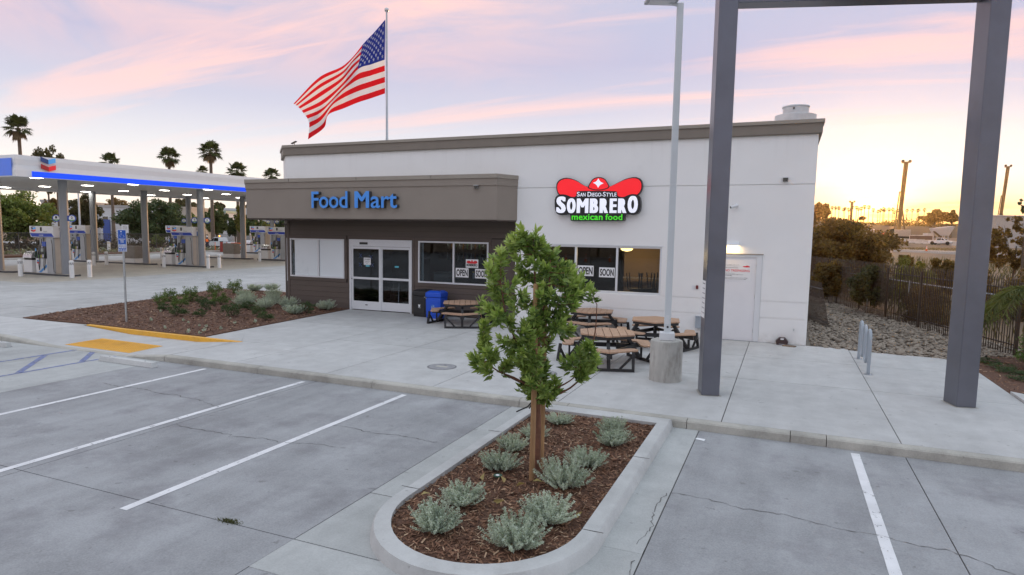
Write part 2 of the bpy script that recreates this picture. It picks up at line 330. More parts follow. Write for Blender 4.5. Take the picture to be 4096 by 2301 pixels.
# ================================================================== SETTING: ground
def smooth01(t): t = np.clip(t, 0, 1); return t * t * (3 - 2 * t)
def zs(y):            # the forecourt rises gently away from the camera
    return float(np.interp(y, [-200, 5, 40, 62, 90], [-.14, -.14, .37, .02, -.05]))
def zt(x, y):         # open terrain
    x = np.asarray(x, float); y = np.asarray(y, float)
    left = np.interp(y, [-200, 5, 40, 62, 90, 400, 900], [-.30, -.30, .20, -.12, -.15, 1.5, 6])
    right = np.interp(y, [-40, 0, 14, 20, 30, 60, 85, 150, 215, 300, 450, 900], [-.30, -.10, -.10, -.2, .2, .9, 1.4, 1.4, 3.4, 4.5, 6, 8])
    w = smooth01((x + 30) / 22.0); z = left * (1 - w) + right * w
    near = (x > -24) & (x < 3.3) & (y < 14); return np.where(near, -.32, z)
xs = np.unique(np.concatenate([np.linspace(-3500, -300, 9), np.linspace(-300, -80, 12), np.linspace(-80, 60, 71), np.linspace(60, 300, 13), np.linspace(300, 3500, 9)]))
ys = np.unique(np.concatenate([np.linspace(-1500, -60, 7), np.linspace(-60, 100, 81), np.linspace(100, 600, 26), np.linspace(600, 4500, 9)]))
gx, gy = np.meshgrid(xs, ys); gz = zt(gx, gy); nx, ny = len(xs), len(ys)
V = np.stack([gx, gy, gz], -1).reshape(-1, 3); ii = np.arange(nx * ny).reshape(ny, nx)
F = np.stack([ii[:-1, :-1], ii[:-1, 1:], ii[1:, 1:], ii[1:, :-1]], -1).reshape(-1, 4)
tag(npmesh('ground', V, F, dirt_m, smooth=True), kind='structure')

# ---- parking lot slabs (tops at -0.14, joints recessed)
lot = struct('parking_lot')
ZL = -.14
def slab(parent, x0, x1, y0, y1, zt_, mat, gap=.007, th=.10, name='slab'):
    o = MB().span((x0 + gap, y0 + gap, zt_ - th), (x1 - gap, y1 - gap, zt_)).build(name, mat, parent); return o
MB().span((-64, -75, -.30), (26, -9.0, -.152)).build('joint_bed', joint_m, lot)
cols_ = [-64, -50, -40, -30, -22, -14.05, -9.5, -5.09, -1.8, 1.08, 7, 16, 26]
rows_ = [-75, -60, -48, -36, -25, -14.75, -9.12]
for i in range(len(cols_) - 1):
    for j in range(len(rows_) - 1):
        a, b = cols_[i], cols_[i + 1]
        if j == 5 and a == -5.09: continue
        slab(lot, a, b, rows_[j], rows_[j + 1], ZL, lotl_m if (j == 5 and a in (-22,)) else lot_m)
# gutter pans beside the island, apron at its nose
slab(lot, -5.09, -4.2, -13.45, -9.12, ZL + .003, lotl_m, name='gutter_pan'); slab(lot, -2.6, -1.8, -13.58, -9.12, ZL + .003, lotl_m, name='gutter_pan')
slab(lot, -4.2, -2.6, -13.45, -9.12, ZL - .004, lotl_m, name='gutter_pan')
slab(lot, -5.09, -1.8, -14.75, -13.45, ZL + .001, lotl_m, name='gutter_pan')
slab(lot, -5.09, -1.85, -15.35, -14.76, ZL + .005, lotl_m, gap=.004, th=.06, name='gutter_pan')
# painted lines, 4 mm sheets
def wearm(name, c, hole=.60):
    mt = new_mat(name); t = NT(mt); v = t.coord(True); n = t.noise(v, 9, 6, .7); nb = t.noise(v, 70, 3)
    p = t.new('ShaderNodeBsdfPrincipled'); t.l.new(t.mix(t.ramp(t.noise(v, 3, 4), .3, .7), tuple(a * .82 for a in c), c), p.inputs['Base Color']); p.inputs['Roughness'].default_value = .6
    tr = t.new('ShaderNodeBsdfTransparent'); mx = t.new('ShaderNodeMixShader')
    t.l.new(t.math('MULTIPLY', t.ramp(t.math('ADD', n, t.math('MULTIPLY', nb, .22)), hole + .11, hole + .18), .75), mx.inputs[0]); t.l.new(p.outputs[0], mx.inputs[1]); t.l.new(tr.outputs[0], mx.inputs[2]); t.out(mx.outputs[0]); return mt
line_m = wearm('worn_white_paint', (.80, .80, .81)); hatch_m = wearm('worn_blue_paint', (.18, .23, .45), .50)
def stripe(a, b, w, mat, name, z=ZL + .004):
    a = np.array(a); b = np.array(b); d = (b - a) / np.linalg.norm(b - a); n = np.array([-d[1], d[0]]) * w / 2; k = max(2, int(np.linalg.norm(b - a) / .25)); v = []
    for i in range(k + 1):
        q = a + (b - a) * i / k; e1, e2 = RNG.normal(0, .002, 2); v += [(*(q + n * (1 + e1 / w)), z), (*(q - n * (1 + e2 / w)), z)]
    return MB().add(v, [(2 * i, 2 * i + 1, 2 * i + 3, 2 * i + 2) for i in range(k)]).build(name, mat, lot)
for x, y0 in ((-12.48, -15.2), (-9.715, -15.05), (-7.268, -15.0), (.442, -15.0), (3.2, -15.0)): stripe((x, y0), (x - (.02 if x > 0 else 0), -9.27), .115, line_m, 'stall_line')
for a, b, w in (((-17.15, -15.2), (-17.15, -9.0), .1), ((-15.53, -15.2), (-15.53, -9.2), .1), ((-15.57, -11.34), (-17.10, -9.87), .13), ((-15.60, -9.97), (-16.62, -9.0), .13), ((-15.57, -13.4), (-17.10, -11.9), .13)):
    stripe(a, b, w, hatch_m, 'hatch_line')
# cracks: thin crooked dark strips
crack_m = M('crack_dark', (.15, .145, .14), .95)
def crack(pts, w=.010):
    P = []
    for (a, b) in zip(pts[:-1], pts[1:]):
        a = np.array(a); b = np.array(b); k = max(2, int(np.linalg.norm(b - a) / .06))
        for i in range(k): P.append(a + (b - a) * i / k + RNG.normal(0, .014, 2) + np.array([0, .035 * math.sin(i * .31 + a[0] * 7)]))
    P.append(np.array(pts[-1])); v = []
    for i, q in enumerate(P):
        d = P[min(i + 1, len(P) - 1)] - P[max(0, i - 1)]; d = d / (np.linalg.norm(d) + 1e-9); n = np.array([-d[1], d[0]]) * w * RNG.uniform(.12, .9); v += [(*(q + n), ZL + .0045), (*(q - n), ZL + .0045)]
    MB().add(v, [(2 * i, 2 * i + 1, 2 * i + 3, 2 * i + 2) for i in range(len(P) - 1)]).build('crack', crack_m, lot)
crack([(-1.8, -11.9), (-1.03, -11.98), (.37, -12.11), (.97, -12.18), (1.35, -12.42), (2.2, -12.7)], .009)
crack([(-1.85, -11.95), (-1.9, -12.4), (-1.83, -12.9), (-1.9, -13.4)], .010); crack([(-1.86, -13.7), (-1.84, -14.1), (-1.88, -14.5)], .010)
crack([(-9.45, -12.51), (-8.24, -12.56), (-7.39, -12.45), (-6.49, -12.3)], .009); crack([(-13.15, -11.17), (-10.89, -11.22), (-9.73, -11.42)], .010)
crack([(-7.22, -11.45), (-6.43, -11.5), (-5.3, -11.46)], .009)

# ---- forecourt of the filling station, rising slightly towards the back
fore = struct('forecourt')
def sheet(name, x0, x1, ylist, dz, mat, parent, th=.05):
    n = len(ylist); v = []
    for y in ylist: v += [(x0, y, zs(y) + dz), (x1, y, zs(y) + dz), (x0, y, zs(y) + dz - th), (x1, y, zs(y) + dz - th)]
    f = []
    for i in range(n - 1):
        a, b = 4 * i, 4 * i + 4; f += [(a, a + 1, b + 1, b), (a + 2, b + 2, b + 3, a + 3), (a, b, b + 2, a + 2), (a + 1, a + 3, b + 3, b + 1)]
    f += [(0, 2, 3, 1), (4 * n - 4, 4 * n - 3, 4 * n - 1, 4 * n - 2)]; return MB().add(v, f).build(name, mat, parent)
sheet('joint_bed', -64, -20, [-9, 5, 12, 20, 30, 40, 50, 62], -.02, joint_m, fore)
ye = [-9.0, -4.0, 1.0, 6.0, 12.0, 18.0, 24.0, 30.0, 36.0, 44.0, 52.0, 62.0]; xe = [-38.9, -33.8, -28.9, -24.4, -20.0]
for i in range(len(xe) - 1):
    for j in range(len(ye) - 1):
        if xe[i] > -24.5 and ye[j] < 3 and ye[j] > -8: pass
        sheet('slab', xe[i] + .01, xe[i + 1] - .01, [ye[j] + .01, ye[j + 1] - .01], .0, fore_m, fore)
for j in range(len(ye) - 1):
    inside = ye[j] >= 1.0 and ye[j] < 44
    for a, b in ((-48, -38.9), (-56, -48), (-64, -56)):
        y0 = 2.7 if ye[j] == 1.0 else ye[j]
        if ye[j] == 1.0: sheet('slab', a + .01, b - .01, [1.01, 2.69], 0, fore_m, fore)
        sheet('slab', a + .01, b - .01, [y0 + .01, ye[j + 1] - .01], .0, pad_m if inside and a > -60 else fore_m, fore)
for k, (x0, x1, ya, yb) in enumerate([(-31.5, -31.36, 14, 20), (-28.6, -28.46, 19, 26), (-34.2, -34.06, 8, 13)]): sheet('scuff_line', x0, x1, [ya, yb], .004, wearm('scuffed_paint', (.75, .75, .76), .44), fore, th=.003)
# exit drive at the back
sheet('exit_drive', -150, -64.0, [45, 52, 62], -.01, fore_m, fore)

# ---- sidewalk, ramp and kerbs
walk = struct('sidewalk')
MB().prism([(-14.0, -8.95), (8, -8.95), (8, -5.3), (3.5, -5.3), (3.5, -2.2), (3.1, -.55), (0.0, -.05), (0, .3), (-8.9, .3), (-8.9, .7), (-16.0, .7), (-14.2, -6.7)], -.28, -.014).build('joint_bed', joint_m, walk)
def edge_x(y): return float(np.interp(y, [-6.8, -5.1, .7], [-15.33, -15.5, -16.05]))
cx = [-11.95, -9.4, -6.84, -4.27, -1.48, 1.05]; ry = [-8.945, -5.35, -2.5, .0]
for i in range(len(cx) - 1):
    for j in range(3): slab(walk, cx[i], cx[i + 1], ry[j], min(ry[j + 1], -.02), 0, walk_m, gap=.008, th=.12)
def pslab(poly): return MB().prism(poly, -.12, 0).build('slab', walk_m, walk)
g = .006
pslab([(1.05 + g, -8.939), (7.9, -8.939), (7.9, -5.36), (1.05 + g, -5.356)]); pslab([(1.05 + g, -5.344), (3.55, -5.344), (3.55, -2.506), (1.05 + g, -2.506)])
pslab([(1.05 + g, -2.494), (3.55, -2.494), (3.55, -2.09), (3.19, -.47), (1.05 + g, -.27)])
pslab([(-13.95, -8.939), (-11.95 - g, -8.939), (-11.95 - g, -6.76), (-13.95, -6.76)])
pslab([(edge_x(-6.75) + .02 + 1.3, -6.748), (-11.95 - g, -6.748), (-11.95 - g, -3.006), (edge_x(-3), -3.006), (edge_x(-5.1), -5.1), (-13.98, -6.748)])
pslab([(edge_x(-3), -2.994), (-11.95 - g, -2.994), (-11.95 - g, .63), (edge_x(.63), .63)])
slab(walk, -11.95, -8.9, .0, .63, 0, walk_m, gap=.008, th=.12)
# triangle between the yellow kerb and the bed
MB().prism([(-15.33, -6.76), (-13.98, -6.76), (-15.5, -5.08)], -.12, .002).build('slab', walk_m, walk)
# ramp: depressed in the middle, flared at both sides
rx = [-13.97, -15.45, -18.15, -20.3]; zb = [0, -.12, -.12, 0]; zf = [-.135, -.137, -.137, -.135]
v = []; fa = []
for k, (x, a) in enumerate(zip(rx, zb)):
    v += [(x, -6.86, a), (x, -8.0, a * .95 - .002), (x, -9.0, (a if k in (0, 3) else -.133))]
for k in range(3):
    for r_ in range(2): q = 3 * k + r_; fa.append((q, q + 1, q + 4, q + 3))
MB().add(v, fa).build('ramp', walk_m, walk)
pslab([(-30, -8.95), (-20.31, -8.95), (-20.31, -6.78), (-30, -6.78)])
def kerb_piece(x0, x1, z0=-.2, z1=0.0, z1b=None):
    n = 6; prof = [(-9.125, z0), (-9.115, z1 - .03), (-9.095, z1 - .008), (-9.06, z1), (-8.95, z1 + .001), (-8.95, z0)]
    v = []
    for x, zz in ((x0, z1), (x1, z1 if z1b is None else z1b)): v += [(x, y, z0 if z == z0 else z - z1 + zz) for y, z in prof]
    f = [tuple(range(5, -1, -1)), tuple(range(6, 12))] + [(i, (i + 1) % 6, 6 + (i + 1) % 6, 6 + i) for i in range(6)]
    return MB().add(v, [tuple(reversed(q)) for q in f]).build('kerb_piece', kerb_m, walk)
kx = [-13.96, -11.1, -8.13, -4.95, -4.05, -2.0, -.45, .05, 3.1, 8]
for a, b in zip(kx[:-1], kx[1:]): kerb_piece(a + .005, b - .005)
kerb_piece(-15.4, -13.97, z1=-.128, z1b=0.0); kerb_piece(-30, -20.2); kerb_piece(-20.19, -18.1, z1=0.0, z1b=-.128); kerb_piece(-18.09, -15.41, z1=-.128)
# yellow kerb of the ramp
v = []
for x, zz, y in ((-20.3, .0, -6.72), (-18.5, -.125, -6.83), (-15.9, -.125, -6.87), (-13.9, .0, -6.92)):
    v += [(x, y - .02, zz - .02), (x, y, .004 if x > -20 and x < -14 else .003), (x, y + .13, .005), (x, y + .13, -.2)]
MB().add(v, [q for k in range(3) for q in [(4 * k, 4 * k + 4, 4 * k + 5, 4 * k + 1), (4 * k + 1, 4 * k + 5, 4 * k + 6, 4 * k + 2), (4 * k + 2, 4 * k + 6, 4 * k + 7, 4 * k + 3)]] + [(0, 1, 2, 3), (15, 14, 13, 12)]).build('yellow_kerb', yellow_m, walk)
# tactile mat with truncated domes
mat_ = thing('tactile_mat', 'yellow tactile warning mat set into the kerb ramp', 'tactile mat')
tz = lambda y: np.interp(y, [-9.0, -8.0, -6.86], [-.133, -.116, -.12])
MB().add([(-18.1, -8.78, tz(-8.78) + .004), (-15.57, -8.82, tz(-8.8) + .004), (-15.65, -7.80, tz(-7.8) + .005), (-18.15, -7.72, tz(-7.7) + .005)], [(0, 1, 2, 3)]).build('panel', yellow_m, mat_)
mb = MB()
for i in range(40):
    for j in range(16):
        x = -18.07 + i * .0615; y = -8.74 + j * .0605
        if y < -7.78: mb.lathe([(.018, 0), (.011, .008)], (x, y, tz(y) + .004), 6)
tag(mb.build('dome_field', yellow_m, mat_), kind='stuff')
# wheel stops
ws = thing('wheel_stop', 'x', 'wheel stop', group='concrete wheel stops at the accessible stalls')
MB().add([(-.915, -.08, 0), (.915, -.08, 0), (.915, .08, 0), (-.915, .08, 0), (-.87, -.055, .12), (.87, -.055, .12), (.87, .055, .12), (-.87, .055, .12)],
         [(0, 3, 2, 1), (4, 5, 6, 7), (0, 1, 5, 4), (1, 2, 6, 5), (2, 3, 7, 6), (3, 0, 4, 7)]).build('block', isl_m, ws, bevel=.012)
for sx in (-.6, .6): MB().lathe([(.016, 0), (.016, .003)], (sx, 0, .12), 8).build('anchor_pin', dark_m, ws)
place(ws, 0, (-14.46, -9.68, ZL), rad(-.5), 'scuffed concrete wheel stop in front of the yellow mat'); place(ws, 1, (-19.88, -9.62, ZL), 0, 'concrete wheel stop cut off by the left edge of the photo')

# ---- planting island
isl = struct('planting_island')
def isl_outline(hw, yb, yc, ny_, n=22):
    P = [(-3.435 + hw, yb)]
    for k in range(n + 1): a = -pi * k / n; P.append((-3.435 + hw * cos(a), yc + ny_ * sin(a)))
    P.append((-3.435 - hw, yb)); return P
o0 = isl_outline(1.235, -9.14, -13.62, 1.33); o1 = isl_outline(1.20, -9.14, -13.62, 1.30); oi = isl_outline(1.015, -9.47, -13.62, 1.10); n = len(o0)
mb = MB(); v = [(p[0], p[1], -.2) for p in o0] + [(p[0], p[1], -.03) for p in o1] + [(p[0] + (-3.435 - p[0]) * .022, p[1], -.004) for p in o1] + [(p[0], p[1], 0) for p in oi] + [(p[0], p[1], -.15) for p in oi]
f = []
for k in range(4):
    for i in range(n): f.append((k * n + i, k * n + (i + 1) % n, (k + 1) * n + (i + 1) % n, (k + 1) * n + i))
mb.add(v, [tuple(reversed(q)) for q in f]); mb.sm = True
ko = mb.build('kerb_ring', isl_m, isl)
for (xa, ya, xb, yb) in ((-4.68, -13.40, -4.44, -13.40), (-2.43, -13.58, -2.2, -13.58), (-4.68, -11.0, -4.44, -11.0), (-2.43, -11.2, -2.2, -11.2)):
    MB().bar((xa, ya, .0005), (xb, yb, .0005), .008, .003).build('joint_line', joint_m, isl)

def in_poly(x, y, poly):
    c = np.zeros(len(x), bool); j = len(poly) - 1
    for i in range(len(poly)):
        xi, yi = poly[i]; xj, yj = poly[j]; c ^= ((yi > y) != (yj > y)) & (x < (xj - xi) * (y - yi) / (yj - yi + 1e-12) + xi); j = i
    return c
def mulch(name, poly, z, parent, nchips, seed, size=.05, amp=.03):
    r = np.random.default_rng(seed); P = np.array(poly); mn, mx = P.min(0), P.max(0)
    # heaped surface
    st = max(.08, (mx - mn).max() / 90); xs_ = np.arange(mn[0], mx[0] + st, st); ys_ = np.arange(mn[1], mx[1] + st, st)
    hx, hy = np.meshgrid(xs_, ys_); h = z + amp * (np.sin(hx * 3.1 + 1) * np.cos(hy * 2.3) * .5 + r.normal(0, .25, hx.shape)) * .6
    MB().prism(poly, z - .12, z).build(name, mulch_m, parent)
    n = int(nchips * 1.9); x = r.uniform(mn[0], mx[0], n); y = r.uniform(mn[1], mx[1], n); k = in_poly(x, y, poly); x = x[k][:nchips]; y = y[k][:nchips]; n = len(x)
    ln = r.uniform(.5, 1.6, n) * size; wd = ln * r.uniform(.10, .3, n); a = r.uniform(0, tau, n); tl = r.normal(0, .28, n); rl = r.normal(0, .5, n)
    dx = np.stack([np.cos(a) * np.cos(tl), np.sin(a) * np.cos(tl), np.sin(tl)], -1); dy = np.stack([-np.sin(a) * np.cos(rl), np.cos(a) * np.cos(rl), np.sin(rl)], -1)
    c = np.stack([x, y, z + np.abs(r.normal(0, .009, n)) + .004], -1); A = dx * ln[:, None] / 2; B = dy * wd[:, None] / 2
    V = np.stack([c - A - B * .6, c + A - B, c + A * 1.1 + B * .5, c - A + B], 1).reshape(-1, 3); F = np.arange(4 * n).reshape(-1, 4)
    return tag(npmesh('wood_chips', V, F, chip_m, parent), kind='stuff')
def chipm():
    mt = new_mat('bark_chips'); t = NT(mt); g = t.new('ShaderNodeNewGeometry'); r = t.new('ShaderNodeValToRGB'); t.l.new(g.outputs['Random Per Island'], r.inputs[0])
    st = [(0, (.06, .028, .017)), (.35, (.16, .075, .042)), (.7, (.25, .125, .07)), (.88, (.36, .20, .12)), (1, (.56, .40, .26))]
    while len(r.color_ramp.elements) < 5: r.color_ramp.elements.new(.5)
    for e, (p, c) in zip(r.color_ramp.elements, st): e.position = p; e.color = (*c, 1)
    p = t.new('ShaderNodeBsdfPrincipled'); t.l.new(r.outputs[0], p.inputs['Base Color']); p.inputs['Roughness'].default_value = .85; t.out(p.outputs[0]); return mt
chip_m = chipm()
mulch('mulch', oi, -.055, isl, 15000, 3, .055)
# left bed beside the shop
bed = struct('planting_bed')
bp_ = [(-23.42, -6.74), (-20.3, -6.62), (-18.5, -6.69), (-15.9, -6.73), (-15.36, -6.70), (-15.53, -5.08), (-16.05, .62), (-19.05, .62), (-20.1, 1.6), (-21.2, 4.65), (-26.86, 4.65), (-25.2, -.67), (-24.29, -4.43)]
MB().prism([(-23.6, -6.78), (-20.3, -6.70), (-15.3, -6.76), (-15.44, -5.0), (-15.95, .66), (-19.0, .7), (-20.0, 1.7), (-21.1, 4.8), (-27.1, 4.8), (-25.4, -.67), (-24.5, -4.43)], -.3, -.015).build('bed_edging', kerb_m, bed)
mulch('mulch', bp_, .02, bed, 16000, 4, .075)
# mulch strip and rock bed right of the walk
rb = struct('rock_bed')
rock_poly = [(.02, -.02), (1.1, -.27), (3.2, -.49), (3.4, -.9), (4.4, .6), (5.3, .75), (5.6, 2.0), (3.2, 11.0), (1.6, 17.5), (-2, 17.5), (.02, 9)]
MB().prism(rock_poly, -.25, -.06).build('gravel_base', M('gravel_dust', (.27, .235, .20), .95, var=.3, vs=14, bump=.8, bs=40, world=True), rb)
rm = struct('mulch_strip')
mp_ = [(3.57, -5.6), (12, -5.6), (12, 1.2), (5.4, .75), (4.4, .55), (3.4, -.95), (3.57, -2.1)]
MB().prism([(3.55, -5.3), (3.57, -5.3), (8, -5.3), (8, -8.0), (14, -8.0), (14, 1.5), (5.2, .7), (4.4, .5), (3.42, -.95), (3.57, -2.1)], -.2, -.02).build('soil', mulch_m, rm)
mulch('mulch', mp_, -.01, rm, 5000, 5, .07)
MB().add([(3.56, -4.35, -.01), (4.2, -4.9, -.01), (4.2, -6.2, -.01), (3.56, -5.25, -.01), (3.56, -4.35, .05), (4.2, -4.9, .05), (4.2, -6.2, .05), (3.56, -5.25, .05)], [(4, 7, 6, 5), (0, 1, 5, 4), (1, 2, 6, 5), (2, 3, 7, 6), (3, 0, 4, 7)]).build('edge_slab', walk_m, rm)
# stones
stone_m = M('river_stone', (.31, .262, .21), .85, var=.30, vs=7, bump=.4, bs=25)
def rock_mesh(seed):
    r = random.Random(seed); bm = bmesh.new(); bmesh.ops.create_icosphere(bm, subdivisions=1, radius=1)
    for v in bm.verts: v.co *= r.uniform(.72, 1.12); v.co.z *= .55; v.co.y *= .8
    me = bpy.data.meshes.new('stone'); bm.to_mesh(me); bm.free(); me.materials.append(stone_m); return me
rocks = [rock_mesh(s) for s in range(7)]
def stone_spots(n, seed):
    r = np.random.default_rng(seed); P = []
    while len(P) < n:
        x = r.uniform(-2, 5.6, 4000); y = r.uniform(-.5, 17.5, 4000); k = in_poly(x, y, rock_poly) & ~((x < .15) & (y < 9.2) & (y > .0)); P += list(zip(x[k], y[k]))
    return P[:n]
near_spots = sorted(stone_spots(3000, 1), key=lambda p: p[1])
for k, (x, y) in enumerate(near_spots[:290]):
    o = bpy.data.objects.new('stone', rocks[k % 7]); col.objects.link(o); o.parent = rb; s = random.uniform(.05, .09) * (1.7 if k % 37 == 0 else 1); o.location = (x, y, -.05 + s * .3 + random.uniform(0, .04)); o.scale = (s, s, s)
    o.rotation_euler = (random.uniform(-.4, .4), random.uniform(-.4, .4), random.uniform(0, tau))
vv = []; ff = []; off = 0; rp = [(np.array([v.co[:] for v in me.vertices]), np.array([p.vertices[:] for p in me.polygons])) for me in rocks]
for k, (x, y) in enumerate(near_spots[290:] + stone_spots(2600, 2)):
    a, b = rp[k % 7]; s = random.uniform(.04, .095) * (2.0 if k % 60 == 0 else 1); an = random.uniform(0, tau); R_ = np.array([[cos(an), -sin(an), 0], [sin(an), cos(an), 0], [0, 0, 1]]); T_ = np.array(Euler((random.uniform(-.5, .5), random.uniform(-.5, .5), 0)).to_matrix())
    vv.append(a @ T_.T @ R_.T * s + np.array([x, y, -.05 + s * .3 + random.uniform(0, .05)])); ff.append(b + off); off += len(a)
tag(npmesh('loose_stones', np.concatenate(vv), np.concatenate(ff), stone_m, rb), kind='stuff')

# ================================================================== SHOP BUILDING
shop = thing('shop_building', 'white and taupe single-storey shop with brown siding and flat parapet roof', 'building')
ZC, ZTOP, YB = 5.85, 6.21, .64
# white wall: pieces round the window and steel door openings, reveal grooves between the courses
WX0, WX1, WZ0, WZ1 = -8.04, -4.09, 1.20, 2.67; DX0, DX1, DZ1 = -2.53, -1.36, 2.50
def wpan(x0, x1, z0, z1, y0=0.0): return MB().span((x0, y0, z0), (x1, .30, z1)).build('wall_panel', white_wall, shop)
MB().span((-8.85, .03, 0.02), (WX0 - .01, .29, 5.9)).build('wall_core', white_wall, shop); MB().span((WX1 + .01, .03, .02), (DX0 - .01, .29, 5.9)).build('wall_core', white_wall, shop)
MB().span((DX1 + .01, .03, .02), (-.02, .29, 5.9)).build('wall_core', white_wall, shop); MB().span((WX0 - .01, .0305, WZ1 + .01), (WX1 + .01, .288, 5.9)).build('wall_core', white_wall, shop)
MB().span((DX0 - .01, .0305, DZ1 + .01), (DX1 + .01, .288, 5.9)).build('wall_core', white_wall, shop); MB().span((WX0 - .01, .0305, .02), (WX1 + .01, .288, WZ0 - .01)).build('wall_core', white_wall, shop)
gq = .012
for z0, z1 in ((0, .70), (.74, 1.175)):                      # lower courses, wide reveals
    zz = z0
    wpan(-8.88, DX0 - .12, z0, z1)
    wpan(-1.25, -.0, z0, z1) if z0 == 0 else wpan(-1.25, -.0, z0, z1)
wpan(-8.88, DX0 - .12, .701, .739, .02); wpan(-8.88, DX0 - .12, 1.176, 1.199, .02)
wpan(-1.25, -.075, .701, .739, .02); wpan(-.074, 0, .701, .739); wpan(-1.25, -.075, 1.176, 1.215, .02); wpan(-.074, 0, 1.176, 1.215)
wpan(-8.88, WX0, 1.20, 4.47); wpan(WX1, DX0 - .12, 1.20, 4.47); wpan(DX0 - .121, DX1 + .11, DZ1 + .01, 4.47); wpan(DX1 + .109, 0, 1.216, 4.47); wpan(WX0, WX1, WZ1, 4.47)
wpan(-18.5, 0, 4.497, 5.86)
# left chamfered end of the upper wall, back and side walls, roof deck
MB().prism([(-18.5, 0), (-18.5, .3), (-19.6, 1.4), (-19.8, 1.3)], 3.4, 5.86).build('wall_panel', white_wall, shop)
MB().span((-.3, .31, 0), (0, 13.7, 5.86)).build('wall_panel', white_wall, shop); MB().span((-19.9, 13.72, 0), (0, 14.0, 5.86)).build('wall_panel', white_wall, shop); MB().span((-19.9, 1.5, 0), (-19.6, 13.7, 5.86)).build('wall_panel', white_wall, shop)
MB().prism([(-18.4, .32), (-.32, .32), (-.32, 13.7), (-19.5, 13.7), (-19.5, 1.45)], 5.55, 5.70).build('roof', M('roof_membrane', (.5, .5, .5), .9), shop)
# parapet cornice (mitred round the chamfer)
path = [(0, 13.9), (0, 0), (-18.5, 0), (-19.8, 1.3), (-19.8, 13.9)]
def cornice(name, mat, off, z0, z1, th=.25):
    v = []; k = len(path)
    nrm = []
    for i in range(k - 1):
        d = np.array(path[i + 1]) - np.array(path[i]); d = d / np.linalg.norm(d); nrm.append(np.array([-d[1], d[0]]) if False else np.array([d[1], -d[0]]) * -1)
    for i in range(k):
        a = nrm[max(i - 1, 0)]; b = nrm[min(i, k - 2)]; mtr = (a + b); mtr = mtr / (mtr @ a)
        p = np.array(path[i]); q = p + mtr * off; r_ = p - mtr * th; v += [(*q, z0), (*q, z1), (*r_, z1), (*r_, z0)]
    f = [(4 * i + a, 4 * i + b, 4 * i + 4 + b, 4 * i + 4 + a) for i in range(k - 1) for a, b in ((0, 1), (1, 2), (2, 3), (3, 0))]
    return MB().add(v, f).build(name, mat, shop)
cornice('cornice', cornice_m, .09, ZC, 6.12); cornice('cornice_cap', capm, .13, 6.121, 6.215)
cornice('cornice_drip', cornice_m, .075, ZC - .02, ZC - .001)
# taupe fascia band over the entrance
def ring(x0, x1, y0, ch, z0, z1, name, mat, grow=0.0):
    P = [(x1 + .02 + grow * .4, -.002), (x1 - ch + grow * .4, y0 - grow), (x0 + ch - grow * .4, y0 - grow), (x0 - grow * .4, y0 + ch - grow * .2), (x0 - grow * .4, 1.35), (x0 + .4, 1.35), (x0 + .4, .3), (-18.4, -.001), (x1 - .3, -.001)]
    return MB().prism(list(reversed(P)), z0, z1).build(name, mat, shop)
P = lambda grow: [(-8.84 + grow * .5, -.002), (-9.22 + grow * .4, -.8 - grow), (-19.72 - grow * .4, -.8 - grow), (-20.5 - grow, 0 - grow * .4), (-20.5 - grow, 1.6), (-20.0, 1.6), (-19.6, 1.2), (-18.48, -.002)]
for nm, mt, gr, z0, z1 in (('fascia', fascia_m, 0, 3.433, 4.53), ('fascia_band', fascia_m, .03, 4.531, 4.755), ('fascia_cap', capm, .065, 4.756, 4.885)):
    MB().prism(list(reversed(P(gr))), z0, z1).build(nm, mt, shop)
MB().prism(list(reversed([(-8.86, .01), (-9.2, -.76), (-19.7, -.76), (-20.4, .0), (-20.4, 1.5), (-19.6, 1.3), (-19.05, .72), (-8.87, .72)])), 3.40, 3.432).build('soffit', board_m, shop)
for x in (-17.6, -14.6, -11.6): MB().span((x, -.875, 4.78), (x + .006, -.865, 4.886)).build('cap_joint', dark_m, shop)
# recessed brown siding wall
backing = M('siding_backing', (.05, .042, .038), .9)
L1, L2, D1, D2, Q1, Q2 = -18.91, -16.27, -16.02, -13.24, -12.97, -10.15; SZ0, SZ1 = 1.17, 2.685
for a, b, z0, z1 in ((-19.05, L1, 0, 3.43), (L2, D1, 0, 3.43), (D2, Q1, 0, 3.43), (Q2, -8.88, 0, 3.43), (L1, L2, 0, SZ0), (Q1, Q2, 0, SZ0), (L1, L2, SZ1, 3.43), (Q1, Q2, SZ1, 3.43), (D1, D2, 2.70, 3.43)):
    MB().span((a, YB + .02, z0), (b, YB + .16, z1)).build('backing', backing, shop)
def boards(x0, x1, z0, z1, h=.21):
    k = max(1, round((z1 - z0) / h)); hh = (z1 - z0) / k
    for i in range(k):
        za = z0 + i * hh; zb_ = za + hh - .006
        MB().add([(x0, YB - .012, za), (x1, YB - .012, za), (x1, YB, zb_), (x0, YB, zb_), (x0, YB + .02, za), (x1, YB + .02, za), (x1, YB + .02, zb_), (x0, YB + .02, zb_)],
                 [(0, 1, 2, 3), (4, 7, 6, 5), (0, 4, 5, 1), (3, 2, 6, 7), (0, 3, 7, 4), (1, 5, 6, 2)]).build('siding_board', board_m, shop)
boards(-18.95, -16.12, .02, 1.03); boards(-13.14, -8.9, .02, 1.03); boards(-18.95, -8.9, 2.83, 3.42)
boards(Q2 + .10, -8.9, 1.06, 2.80); 
def trim(x0, x1, z0, z1): MB().span((x0, YB - .02, z0), (x1, YB + .018, z1)).build('trim_board', board_m, shop)
trim(-19.045, -18.952, 0, 3.425); trim(L1 - .035, L2 + .08, 1.035, SZ0 - .002); trim(L1 - .035, L2 + .08, SZ1 + .002, 2.825); trim(L2 + .003, L2 + .12, SZ0 - .001, SZ1 + .001); trim(-16.115, D1 - .003, 0.0, 2.825)
